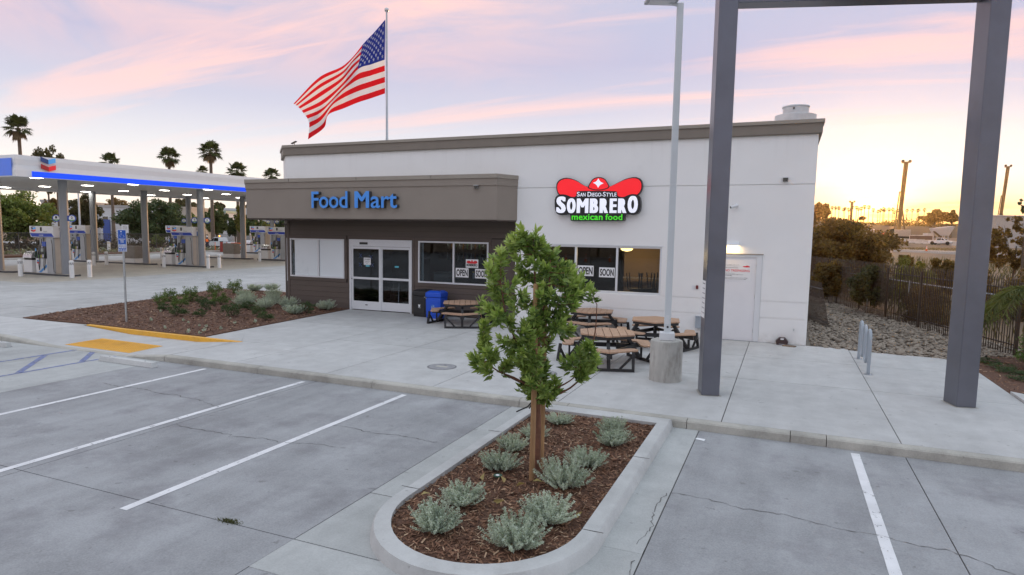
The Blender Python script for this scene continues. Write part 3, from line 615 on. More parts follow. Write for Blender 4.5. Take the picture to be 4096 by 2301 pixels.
trim(D2 + .003, D2 + .10, 0, 2.825); trim(D1 - .002, D2 + .002, 2.702, 2.825); trim(Q1 - .16, Q2 + .095, 1.035, SZ0 - .002); trim(Q1 - .16, Q2 + .095, SZ1 + .002, 2.825); trim(Q1 - .16, Q1 - .003, SZ0 - .001, SZ1 + .001); trim(Q2 + .003, Q2 + .095, SZ0 - .001, SZ1 + .001)
# chamfered left corner with its own narrow window
MB().prism([(-19.05, .64), (-19.05, .8), (-20.2, 1.95), (-20.3, 1.85)], 0, 3.43).build('wall_panel', board_m, shop)
cw = MB(); d = np.array([-.7071, .7071]); nn = np.array([-.7071, -.7071])
a = np.array([-19.05, .64]) + d * .30; b = np.array([-19.05, .64]) + d * 1.35; q = [a + nn * .02, b + nn * .02, b - nn * .03, a - nn * .03]
MB().prism([tuple(x) for x in q], .95, 2.69).build('corner_window', frame_m, shop)
# windows
def window(x0, x1, z0, z1, y, divs, pane_mat, fr=.055, name='window'):
    w = MB(); yy0, yy1 = y - .03, y + .07
    w.span((x0, yy0, z0), (x1, yy1, z0 + fr)); w.span((x0, yy0, z1 - fr), (x1, yy1, z1)); w.span((x0, yy0 + .001, z0 + fr), (x0 + fr, yy1, z1 - fr)); w.span((x1 - fr, yy0 + .001, z0 + fr), (x1, yy1, z1 - fr))
    win = w.build(name, frame_m, shop)
    ed = [x0 + fr] + divs + [x1 - fr]
    for x in divs: MB().span((x - .032, yy0 + .004, z0 + fr + .001), (x + .032, yy1 - .004, z1 - fr - .001)).build('mullion', frame_m, win)
    for a, b in zip(ed[:-1], ed[1:]):
        MB().span((a, y + .025, z0 + fr), (b, y + .031, z1 - fr)).build('pane', pane_mat, win)
    return win
w1 = window(L1, L2, SZ0, SZ1, YB - .01, [-17.51], glass); 
for a, b in ((-18.70, -17.55), (-17.46, -16.33)): MB().span((a, YB + .004, SZ0 + .056), (b, YB + .012, SZ1 - .056)).build('blind', film_m, w1)
w2 = window(Q1, Q2, SZ0, SZ1, YB - .01, [-11.52], glass); w3 = window(WX0, WX1, WZ0, WZ1, .06, [-6.81, -5.47], glass, fr=.06)
MB().span((WX0 - .03, -.012, WZ1 + .001), (WX1 + .04, .02, WZ1 + .03)).build('head_flashing', frame_m, w3)
MB().span((Q1 + .06, YB + .09, SZ0 + .06), (Q1 + .16, YB + .1, SZ1 - .06)).build('blind', film_m, w2)
# sliding door
dr = MB().span((D1, YB - .05, 2.44), (D2, YB + .09, 2.695)).build('sliding_door', frame_m, shop)
for a, b in ((D1, D1 + .075), (D2 - .065, D2)): MB().span((a, YB - .049, 0.005), (b, YB + .089, 2.439)).build('jamb', frame_m, dr)
MB().span((-15.52, YB - .075, 2.51), (-15.17, YB - .05, 2.59)).build('sensor', dark_m, dr)
for a, b, yy in ((D1 + .08, -14.60, YB), (-14.63, D2 - .07, YB + .03)):
    lf = MB(); st = .085
    lf.span((a, yy - .025, .03), (a + st, yy + .02, 2.43)); lf.span((b - st, yy - .025, .03), (b, yy + .02, 2.43)); lf.span((a + st, yy - .024, 2.34), (b - st, yy + .019, 2.43)); lf.span((a + st, yy - .024, 1.19), (b - st, yy + .019, 1.27)); lf.span((a + st, yy - .024, .03), (b - st, yy + .019, .35))
    leaf = lf.build('door_leaf', frame_m, dr)
    MB().span((a + st, yy - .004, .35), (b - st, yy + .002, 1.19)).build('pane', glass, leaf); MB().span((a + st, yy - .004, 1.27), (b - st, yy + .002, 2.34)).build('pane', glass, leaf)
MB().lathe([(.018, 0), (.018, .02)], (0, 0, 0), 8).build('lock', dark_m, dr, loc=(-15.90, YB - .045, 1.2)).rotation_euler.x = rad(90)
MB().span((-15.30, YB - .035, .2), (-15.2, YB - .026, .23)).build('floor_latch', dark_m, dr)
# steel door
doorw = M('door_white', (.80, .80, .82), .5, var=.02)
sd = MB().span((DX0, .02, .012), (DX1 - .05, .06, 2.44)).build('steel_door', doorw, shop)
fm = MB(); fm.span((DX1 - .046, -.012, 0), (DX1 + .105, .10, 2.44)); fm.span((DX0 - .10, -.012, 0), (DX0 - .004, .10, 2.44)); fm.span((DX0 - .10, -.013, 2.441), (DX1 + .105, .10, 2.50)); fm.build('door_frame', frame_m, sd)
MB().span((DX0 - .12, -.03, 2.501), (DX1 + .13, .0, 2.53)).build('drip_cap', capm, sd)
for z in (.25, 1.25, 2.1): MB().lathe([(.011, 0), (.011, .12)], (DX1 - .046, .004, z), 8).build('hinge', galv, sd)
MB().span((DX0 - .1, -.02, .0), (DX1 + .1, .1, .012)).build('threshold', galv, sd)
# rooms behind the glass
room = M('interior_dark', (.10, .085, .075), .8, world=True); tan_ = M('interior_tan', (.30, .20, .11), .7, world=True, var=.08); flo = M('interior_floor', (.16, .14, .13), .25, var=.15, vs=3, world=True)
MB().span((-19.5, .82, -.02), (-.35, 9.0, .004)).build('interior_floor', flo, shop); MB().span((-19.5, .82, 3.2), (-.35, 9.0, 3.26)).build('interior_ceiling', room, shop); MB().span((-19.5, 8.6, .01), (-.35, 8.8, 3.2)).build('interior_wall', room, shop)
MB().span((-8.95, .75, .01), (-8.80, 8.6, 3.2)).build('interior_wall', room, shop); MB().span((-6.2, 4.2, .01), (-2.6, 4.35, 3.2)).build('interior_wall', tan_, shop); MB().span((-19.5, 1.0, .01), (-19.4, 8.6, 3.2)).build('interior_wall', room, shop)

# ================================================================== SIGNS ON THE SHOP
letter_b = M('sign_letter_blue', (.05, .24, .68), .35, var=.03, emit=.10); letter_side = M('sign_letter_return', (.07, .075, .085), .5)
fm_ = thing('letter_sign', 'blue raised letters reading Food Mart on the taupe fascia', 'sign', (0, 0, 0))
def channel(txt, x0, x1, z0, z1, off):
    # every letter is one part: a shallow grey can with a blue face
    me = text_mesh(txt, off, .5); a = np.array([v.co[:] for v in me.vertices]); bx0, bx1 = a[:, 0].min(), a[:, 0].max(); hb0, hb1 = a[:, 1].min(), a[:, 1].max(); bpy.data.meshes.remove(me)
    pos = 0
    for i, ch in enumerate(txt):
        if ch == ' ': continue
        # letter extent inside the whole word
        if i == 0: s0 = bx0
        else:
            t_ = text_mesh(txt[:i + 1], off, .5); s1 = max(v.co.x for v in t_.vertices); bpy.data.meshes.remove(t_); t_ = text_mesh(ch, off, .5); w_ = max(v.co.x for v in t_.vertices) - min(v.co.x for v in t_.vertices); bpy.data.meshes.remove(t_); s0 = s1 - w_
        t_ = text_mesh(ch, off, .5); aa = np.array([v.co[:] for v in t_.vertices]); w_ = aa[:, 0].max() - aa[:, 0].min(); y0_, y1_ = aa[:, 1].min(), aa[:, 1].max(); bpy.data.meshes.remove(t_)
        k = (x1 - x0) / (bx1 - bx0); q = (z1 - z0) / (hb1 - hb0)
        bxx = (x0 + (s0 - bx0) * k, x0 + (s0 - bx0 + w_) * k, z0 + (y0_ - hb0) * q, z0 + (y1_ - hb0) * q)
        if ch == 'M': o = bold_letter('letter', ch, letter_side, fm_, bxx, -.955, .15, .10); bold_letter('letter_face', ch, letter_b, o, bxx, -.961, .0015, .085)
        else: o = lettering('letter', ch, letter_side, fm_, bxx, -.955, .15, off); lettering('letter_face', ch, letter_b, o, bxx, -.959, .0035, off * .6)
channel('Food', -16.48, -14.90, 3.80, 4.39, .018); channel('Mart', -14.60, -12.86, 3.80, 4.38, .016)

def w2(x, y, Y): p = W(*R2(x, y), Y); return (float(p[0]), float(p[2]))
sg = thing('restaurant_sign', 'red sombrero sign reading San Diego-Style Sombrero mexican food on the white wall', 'sign')
blk = M('sign_black', (.015, .015, .017), .35); redl = M('sign_red_lit', (.78, .012, .02), .35, emit=.42, var=.04); whl = M('sign_white_lit', (.78, .80, .90), .4, emit=.34, var=.02); grl = M('sign_green_lit', (.06, .62, .02), .4, emit=.40)
def smoothpoly(P, it=2):
    for _ in range(it):
        Q = []
        for a, b in zip(P, P[1:] + P[:1]): Q += [(a[0] * .75 + b[0] * .25, a[1] * .75 + b[1] * .25), (a[0] * .25 + b[0] * .75, a[1] * .25 + b[1] * .75)]
        P = Q
    return P
def wpoly(name, P, y0, y1, mat, it=2, parent=sg):
    Q = [w2(x, y, y0) for x, y in smoothpoly(P, it)]; ar = sum(a[0] * b[1] - b[0] * a[1] for a, b in zip(Q, Q[1:] + Q[:1]))
    if ar > 0: Q = Q[::-1]
    return MB().wallprism(Q[::-1], y0, y1).build(name, mat, parent)
brim = [(240, 668), (247, 622), (282, 597), (332, 592), (388, 610), (432, 640), (480, 660), (552, 668), (632, 656), (688, 630), (758, 597), (822, 586), (862, 600), (877, 640), (866, 690), (828, 722), (780, 730), (700, 732), (385, 732), (300, 730), (258, 712)]
cxb, cyb = 556, 665
wpoly('hat_backing', [(cxb + (x - cxb) * 1.025, cyb + (y - cyb) * 1.10 - 1) for x, y in brim], -.145, -.002, blk, 1); wpoly('hat_brim', brim, -.155, -.1455, redl, 1)
crown = [(466, 662), (488, 622), (508, 592), (555, 576), (600, 590), (622, 622), (640, 660), (590, 678), (548, 682), (505, 676)]
wpoly('crown_outline', crown, -.159, -.1555, blk, 1); wpoly('hat_crown', [(553 + (x - 553) * .89, 632 + (y - 632) * .86) for x, y in crown], -.163, -.1595, redl, 1)
dm = []
for (a, b) in (((551, 590), (591, 627)), ((591, 627), (549, 661)), ((549, 661), (511, 623)), ((511, 623), (551, 590))):
    for t_ in (0, .25, .5, .75): x = a[0] + (b[0] - a[0]) * t_; y = a[1] + (b[1] - a[1]) * t_; k = 1 - .28 * sin(pi * t_); dm.append((551 + (x - 551) * k, 626 + (y - 626) * k))
wpoly('diamond', dm, -.167, -.1635, whl, 0)
for s_ in (-1, 1): wpoly('crown_seam', [(549, 664), (549 + 2, 664), (551 + s_ * 14, 680), (549 + s_ * 14, 680)], -.1665, -.1632, blk, 0)
back = [(222, 790), (224, 738), (246, 714), (282, 708), (318, 716), (345, 730), (384, 728), (388, 690), (402, 684), (676, 684), (692, 692), (694, 726), (740, 732), (772, 716), (806, 706), (846, 712), (868, 742), (868, 820), (852, 852), (812, 866), (772, 858), (748, 856), (746, 906), (742, 910), (348, 910), (342, 906), (342, 862), (318, 858), (296, 866), (258, 866), (230, 848)]
wpoly('name_backing', back, -.185, -.004, blk, 1)
def w2t(nm, s_, mat, x0, x1, y0, y1, off, sp=1.0, Y=-.195):
    a = w2(x0, y1, Y); b = w2(x1, y0, Y); c = w2(x0, y0, Y)
    if nm == 'letter': return bold_letter(nm, s_, mat, sg, (a[0], b[0], (a[1] + w2(x1, y1, Y)[1]) / 2, (b[1] + c[1]) / 2), Y, .006, .16 if s_ == 'M' else .20, 7, 0 if s_ == 'M' else .022)
    return lettering(nm, s_, mat, sg, (a[0], b[0], (a[1] + w2(x1, y1, Y)[1]) / 2, (b[1] + c[1]) / 2), Y, .0095, off, sp)
for ch_, xa, xb, ya, yb_ in (('S', 234, 308, 726, 850), ('O', 313, 382, 740, 851), ('M', 387, 478, 741, 850), ('B', 485, 552, 741, 850), ('R', 559, 627, 741, 850), ('E', 634, 691, 741, 850), ('R', 697, 766, 741, 850), ('O', 769, 850, 722, 849)):
    w2t('letter', ch_, whl, xa, xb, ya, yb_, {'M': .022, 'B': .030, 'R': .030, 'E': .045}.get(ch_, .045))
w2t('small_letters', 'S', whl, 390, 411, 692, 726, .004); w2t('small_letters', 'AN', whl, 414, 455, 698, 726, .004); w2t('small_letters', 'D', whl, 470, 498, 692, 726, .004); w2t('small_letters', 'IEGO-', whl, 501, 583, 698, 726, .004); w2t('small_letters', 'S', whl, 586, 606, 692, 726, .004); w2t('small_letters', 'TYLE', whl, 609, 688, 698, 726, .004)
w2t('green_letters', 'mexican', grl, 350, 584, 858, 903, .018, 1.05); w2t('green_letters', 'food', grl, 603, 732, 858, 903, .018, 1.05)

# posters and notices on the glass
def poster(name, label, x0, x1, z0, z1, y, texts, cat='poster', mat=paper_m, group=None):
    t_ = thing(name, label, cat, ((x0 + x1) / 2, y, z0), group=group); w, h = x1 - x0, z1 - z0
    MB().span((-w / 2, -.003, 0), (w / 2, 0, h)).build('sheet', mat, t_)
    for s_, bx, mt, off in texts: lettering('print', s_, mt, t_, (bx[0] * w - w / 2, bx[1] * w - w / 2, bx[2] * h, bx[3] * h), -.0045, .0012, off)
    return t_
YP = YB - .02
poster('open_poster', 'white OPEN poster in the brown wall window', -11.43, -10.92, 1.43, 1.76, YP, [('OPEN', (.06, .94, .14, .86), ink_m, .03)])
poster('soon_poster', 'white SOON poster in the brown wall window', -10.66, -10.16, 1.42, 1.75, YP, [('SOON', (.06, .94, .14, .86), ink_m, .03)])
poster('open_poster', 'white OPEN poster in the white wall window, partly behind the tree', -6.74, -6.21, 1.70, 2.03, .045, [('OPEN', (.06, .94, .14, .86), ink_m, .03)])
poster('soon_poster', 'white SOON poster in the white wall window', -6.03, -5.53, 1.68, 1.99, .045, [('SOON', (.06, .94, .14, .86), ink_m, .03)])
pl = poster('logo_poster', 'small white poster with a red sombrero above the OPEN and SOON posters', -11.03, -10.54, 1.78, 2.08, YP, [('SOMBRERO', (.06, .94, .18, .48), ink_m, .05), ('SOMBRERO', (.08, .92, .20, .46), paper_m, .0), ('mexican food', (.40, .9, .05, .13), M('print_green', (.02, .2, .03), .6), 0)])
hb = [(.05, .6), (.12, .82), (.3, .84), (.42, .7), (.46, .9), (.54, .9), (.58, .7), (.7, .84), (.88, .82), (.95, .6), (.8, .5), (.2, .5)]
MB().wallprism([((a - .5) * .49, b * .30) for a, b in hb], -.0042, -.0030).build('print', red_m, pl)
poster('closed_notice', 'white CLOSED notice taped to the sliding door', -15.36, -15.04, 1.74, 2.01, YB - .031, [('CLOSED', (.1, .9, .68, .88), ink_m, .02), ('THIS LOCATION IS', (.12, .88, .48, .56), ink_m, 0), ('TEMPORARILY', (.2, .8, .34, .42), ink_m, 0), ('THANK YOU', (.35, .65, .15, .22), ink_m, 0)], cat='notice')
cyan = M('cyan_sticker', (.12, .55, .68), .5); tapeb = M('blue_tape', (.18, .26, .55), .6)
for nm, lb, a, b, c, d, yy in (('sticker', 'cyan sticker under the CLOSED notice', -15.27, -15.10, 1.675, 1.73, YB - .030), ('sticker', 'cyan sticker on the right sliding door leaf', -14.01, -13.84, 1.675, 1.735, YB + .022)):
    tag(MB().span((a, yy - .002, c), (b, yy, d)).build(nm, cyan, None), lb, 'sticker')
for x, z, lb in ((-15.50, 2.09, 'upper left'), (-15.03, 2.04, 'upper right'), (-15.52, 1.74, 'lower left'), (-14.97, 1.74, 'lower right')):
    t_ = thing('tape_cross', f'blue tape cross at the {lb} of the CLOSED notice', 'tape', (x, YB - .031, z))
    for s_ in (-1, 1): MB().bar((-.06, 0, -.07 * s_), (.06, -.001 * (s_ + 1), .07 * s_), .002, .022, up=(0, 1, 0)).build('strip', tapeb, t_)
tr = poster('trespass_sign', 'white NO TRESPASSING sign on the steel door', -2.28, -1.55, 1.75, 2.23, .018, [('NO TRESPASSING', (.03, .96, .53, .67), red_m, .012), ('Letter of Agency on file with the', (.02, .56, .92, .96), ink_m, 0), ('San Diego Police Department', (.02, .50, .85, .89), ink_m, 0), ('7740 Copley Park Place', (.02, .52, .73, .79), ink_m, .008), ('Property managed by', (.02, .40, .41, .45), ink_m, 0), ('Callan & Co Inc DBA San Diego Car Care', (.02, .72, .33, .38), ink_m, .008), ('619-298-7986', (.02, .3, .26, .31), ink_m, .008), ('Report suspicious activity to San Diego', (.02, .9, .13, .19), ink_m, 0), ('Police Department at 619-531-2000', (.02, .84, .05, .11), ink_m, 0)], cat='sign')
MB().wallprism([((a - .5) * .73, b * .48) for a, b in ((.68, .83), (.72, .88), (.8, .88), (.84, .92), (.9, .9), (.96, .86), (.96, .82), (.82, .80))], -.0042, -.0030).build('print', red_m, tr)

# fittings on the wall
lamp = thing('wall_lamp', 'white wall lamp glowing warm above the steel door', 'lamp', (-2.06, 0, 2.76))
MB().add([(-.20, -.20, 0), (.18, -.20, 0), (.18, -.002, 0), (-.20, -.002, 0), (-.18, -.12, .11), (.16, -.12, .11), (.16, -.002, .11), (-.18, -.002, .11)], [(4, 5, 6, 7), (0, 1, 5, 4), (1, 2, 6, 5), (2, 3, 7, 6), (3, 0, 4, 7)]).build('housing', frame_m, lamp, bevel=.01)
MB().span((-.16, -.17, -.004), (.14, -.03, .002)).build('lens', emitm('warm_lens', (1, .68, .30), 9.0), lamp)
pd = bpy.data.lights.new('lamp_glow', 'AREA'); pd.shape = 'RECTANGLE'; pd.size = .28; pd.size_y = .12; pd.energy = 2.2; pd.color = (1, .66, .30); po = bpy.data.objects.new('lamp_glow', pd); col.objects.link(po); po.parent = lamp; po.location = (-.01, -.10, -.012); po.rotation_euler.x = rad(-12)
cm = thing('security_camera', 'small white security camera beside the grey column', 'camera', (-2.05, 0, 3.88))
MB().lathe([(.055, 0), (.055, .02), (.035, .05)], (0, 0, 0), 16).build('mount', frame_m, cm, smooth=True, loc=(.02, 0, .02)).rotation_euler.x = rad(90)
MB().tube([(.02, -.05, .02), (0, -.10, .0)], .018, 8).build('arm', frame_m, cm); bb = MB().tube([(.06, -.10, .02), (-.10, -.16, -.03), (-.115, -.165, -.035)], [.04, .042, .036], 12).build('body', frame_m, cm); MB().tube([(-.112, -.164, -.034), (-.13, -.171, -.04)], .034, 12).build('lens_hood', dark_m, bb)
for lb, x, z, yy in (('small dark flood light high on the white wall near its right corner', -.77, 4.61, 0), ('small flood light near the right end of the taupe fascia', -9.93, 4.47, -.80)):
    f_ = thing('flood_light', lb, 'flood light', (x, yy, z), group='flood lights on the shop front'); MB().span((-.065, -.09, -.055), (.065, -.002, .05)).build('body', M('bronze', (.16, .15, .14), .4), f_, bevel=.01); MB().span((-.05, -.10, -.04), (.05, -.091, .035)).build('lens', darkglass, f_); MB().span((-.08, -.11, .051), (.08, -.002, .062)).build('visor', frame_m, f_)
tag(MB().span((-3.055, -.035, 1.45), (-2.985, -.001, 1.56)).build('key_box', M('dark_red_box', (.16, .03, .03), .4), None, bevel=.008), 'small dark red key box on the wall left of the grey column', 'key box')
tag(MB().span((-3.17, -.012, 1.44), (-3.09, -.001, 1.56)).build('cover_plate', frame_m, None, bevel=.004), 'white cover plate beside the small dark red key box', 'cover plate')
eb = thing('electric_box', 'grey electric box low on the white wall behind the grey column', 'box', (-2.86, 0, .30)); ebm = M('grey_box', (.36, .41, .46), .5); MB().span((-.15, -.14, 0), (.15, -.001, .36)).build('box', ebm, eb, bevel=.01); MB().span((-.155, -.15, .33), (.155, -.141, .36)).build('lid', ebm, eb); MB().tube([(.05, -.05, -.3), (.05, -.05, 0)], .02, 8).build('conduit', ebm, eb)
hbib = thing('hose_tap', 'small tap on the white wall near its right corner', 'tap', (-.33, 0, .43)); MB().tube([(0, 0, 0), (0, -.06, 0), (0, -.08, -.03)], .014, 8).build('spout', galv, hbib); MB().lathe([(.022, 0), (.022, .008)], (0, -.045, .018), 8).build('handle', galv, hbib)
bs = thing('bait_station', 'dark brown hexagonal bait station against the white wall', 'bait station', (-.62, -.16, .0)); bsm = M('bait_brown', (.06, .035, .035), .5)
MB().wallprism([(-.14, 0), (.14, 0), (.165, .10), (.08, .20), (-.08, .20), (-.165, .10)], -.08, .13).build('shell', bsm, bs, bevel=.012); MB().span((-.04, -.084, .15), (.045, -.081, .19)).build('label', paper_m, bs); MB().span((-.08, -.084, .02), (.08, -.081, .028)).build('slot', paper_m, bs)
tag(MB().add([(-.62, -.42, 0), (-.30, -.50, 0), (-.24, -.36, 0), (-.55, -.30, 0), (-.60, -.41, .035), (-.31, -.48, .03), (-.25, -.37, .032), (-.54, -.31, .04)], [(4, 5, 6, 7), (0, 1, 5, 4), (1, 2, 6, 5), (2, 3, 7, 6), (3, 0, 4, 7)]).build('wood_scrap', M('old_wood', (.20, .15, .11), .9, var=.3, vs=12), None), 'flat scrap of old wood on the walk by the bait station', 'wood scrap')
# roof fan and small spot on the parapet
rf = thing('roof_fan', 'pale round exhaust fan above the right end of the parapet', 'roof fan', (-.60, 3.0, 5.86), 0, None, 1.0); fanm = M('fan_aluminium', (.62, .63, .64), .45, metal=.4, var=.10, vs=4)
MB().lathe([(.40, 0), (.40, .45), (.50, .62), (.60, .66), (.615, .99), (.60, 1.0), (.40, 1.0)], (0, 0, 0), 32).build('lower_bowl', fanm, rf, smooth=True); MB().lathe([(.38, .98), (.385, 1.22), (.41, 1.25), (.405, 1.28), (.30, 1.285)], (0, 0, 0), 32).build('top_cap', fanm, rf, smooth=True); MB().span((-.08, -.40, 1.14), (-.04, -.38, 1.20)).build('latch', dark_m, rf)
sp = thing('parapet_spot', 'small dark spotlight on a stem at the left end of the parapet', 'spotlight', (float(W(*R1(425, 188), 0)[0]), .02, 6.21)); MB().tube([(0, 0, 0), (0, 0, .10)], .012, 6).build('stem', dark_m, sp); MB().bar((-.13, 0, .07), (.09, 0, .15), .10, .035).build('head', dark_m, sp, bevel=.008)

# things inside
ip = W(*R2(765, 1128), 2.6); pl_ = thing('pendant_lamp', 'warm glowing bowl lamp on the ceiling inside the white wall window', 'lamp', ip)
MB().lathe([(.03, -.05), (.16, -.02), (.22, .04), (.20, .05)], (0, 0, 0), 20).build('bowl', emitm('warm_bowl', (1, .62, .22), 5.0), pl_, smooth=True); MB().tube([(0, 0, .04), (0, 0, 3.19 - ip[2])], .012, 6).build('rod', dark_m, pl_)
pd = bpy.data.lights.new('bowl_light', 'POINT'); pd.energy = 55; pd.color = (1, .66, .32); pd.shadow_soft_size = .2; po = bpy.data.objects.new('bowl_light', pd); col.objects.link(po); po.parent = pl_; po.location = (0, -.1, -.22)
ch = thing('upturned_chair', 'x', 'chair', group='upturned chairs inside the white wall window')
MB().span((-.2, -.2, 0), (.2, .2, .035)).build('seat', black_pl, ch)
for sx in (-1, 1):
    for sy in (-1, 1): MB().bar((sx * .17, sy * .17, .03), (sx * .22, sy * .22, .55), .03, .03).build('leg', black_pl, ch)
MB().span((-.19, .17, -.42), (.19, .2, 0)).build('backrest', black_pl, ch)
for k, (x, lb) in enumerate(((825, 'left'), (915, 'middle'), (985, 'right'))):
    p = W(*R2(x, 1280), 1.6 + .25 * k); place(ch, k, (p[0], p[1], 1.22), .4 * k, f'dark upturned chair inside the white wall window, {lb} of three')
tb = thing('indoor_table', 'dark long table holding the upturned chairs inside the shop', 'table', (-4.85, 1.85, .76)); MB().span((-1.0, -.45, 0), (.75, .45, .04)).build('table_top', M('dark_wood', (.07, .05, .04), .4), tb); MB().span((-.5, -.3, -.75), (-.42, .3, 0)).build('leg', black_pl, tb); MB().span((.4, -.3, -.75), (.48, .3, 0)).build('leg', black_pl, tb)
ct = thing('steel_counter', 'stainless counter with a shelf behind the white wall window', 'counter', (-5.0, 3.6, 0)); MB().span((-1.1, -.3, 0), (1.2, .3, .95)).build('body', M('brushed_steel', (.42, .38, .34), .35, metal=.7), ct); MB().span((-1.1, .0, 1.45), (1.2, .3, 1.49)).build('shelf', M('brushed_steel', (.4, .4, .4), .3), ct)
la = thing('step_ladder', 'aluminium step ladder standing inside the sliding door', 'ladder', (-14.75, 1.7, 0))
for sx in (-1, 1): MB().bar((sx * .22, 0, 0), (sx * .15, .15, 1.0), .03, .03).build('rail', chrome, la); MB().bar((sx * .22, .45, 0), (sx * .15, .16, 1.0), .025, .025).build('rear_leg', chrome, la)
for z in (.25, .5, .75): MB().span((-.19, -.02 + z * .15, z), (.19, .07 + z * .15, z + .025)).build('step', chrome, la)
rk = thing('display_rack', 'dark rack with pale shelves inside the right door leaf', 'rack', (-13.45, 1.9, 0))
MB().span((-.03, -.3, 0), (.03, .3, 2.0)).build('post', dark_m, rk)
for z in (.55, .9, 1.15, 1.4, 1.65): MB().add([(-.33, -.25, z), (0, -.25, z - .1), (0, .1, z - .1), (-.33, .1, z), (-.33, -.25, z + .03), (0, -.25, z - .07), (0, .1, z - .07), (-.33, .1, z + .03)], [(0, 3, 2, 1), (4, 5, 6, 7), (0, 1, 5, 4), (1, 2, 6, 5), (2, 3, 7, 6), (3, 0, 4, 7)]).build('shelf', paper_m, rk)
bxg = thing('covered_crate', 'pale covered crate inside the brown wall window', 'crate', (-12.35, 1.6, 0)); MB().span((-.38, -.3, 0), (.38, .3, 1.5)).build('cover', M('pale_cover', (.17, .21, .22), .7), bxg, bevel=.03); MB().span((-.4, -.32, 1.5), (.4, .32, 1.53)).build('lid', M('pale_cover', (.2, .2, .2), .7), bxg)
sb = thing('spray_bottle', 'spray bottle on the sill between the OPEN and SOON posters', 'bottle', (-10.79, YB + .14, 1.40)); MB().lathe([(.045, 0), (.05, .02), (.05, .12), (.018, .18), (.018, .2)], (0, 0, 0), 12).build('bottle', M('pale_plastic', (.5, .55, .6), .3), sb, smooth=True); MB().bar((-.05, 0, .225), (.03, 0, .225), .03, .04).build('trigger', M('yellow_plastic', (.7, .5, .08), .4), sb); MB().span((-1.0, -.05, -.03), (.6, .2, -.001)).build('ledge', room, sb)

bsf = thing('bottle_shelf', 'lit shelves of bottles deep inside the brown wall window', 'shelf', (-11.5, 2.4, 0))
for z in (1.95, 2.35): MB().span((-1.3, -.12, z), (1.3, .12, z + .025)).build('board', room, bsf)
MB().span((-1.3, .10, .01), (1.3, .13, 2.9)).build('back_panel', room, bsf); MB().span((-1.2, -.10, 2.74), (1.2, -.06, 2.76)).build('lamp_tube', emitm('shelf_light', (1, .92, .75), 5.0), bsf)
btm = [M('bottle_clear', (.55, .58, .55), .15), M('bottle_amber', (.35, .16, .04), .15), M('bottle_green', (.10, .22, .08), .15)]
for k in range(30):
    x = -1.22 + (k % 15) * .17; z = 1.975 if k < 15 else 2.375; MB().lathe([(.035, 0), (.037, .14), (.013, .2), (.014, .26)], (x, -.02, z), 8).build('bottle', btm[(k * 7) % 3], bsf)

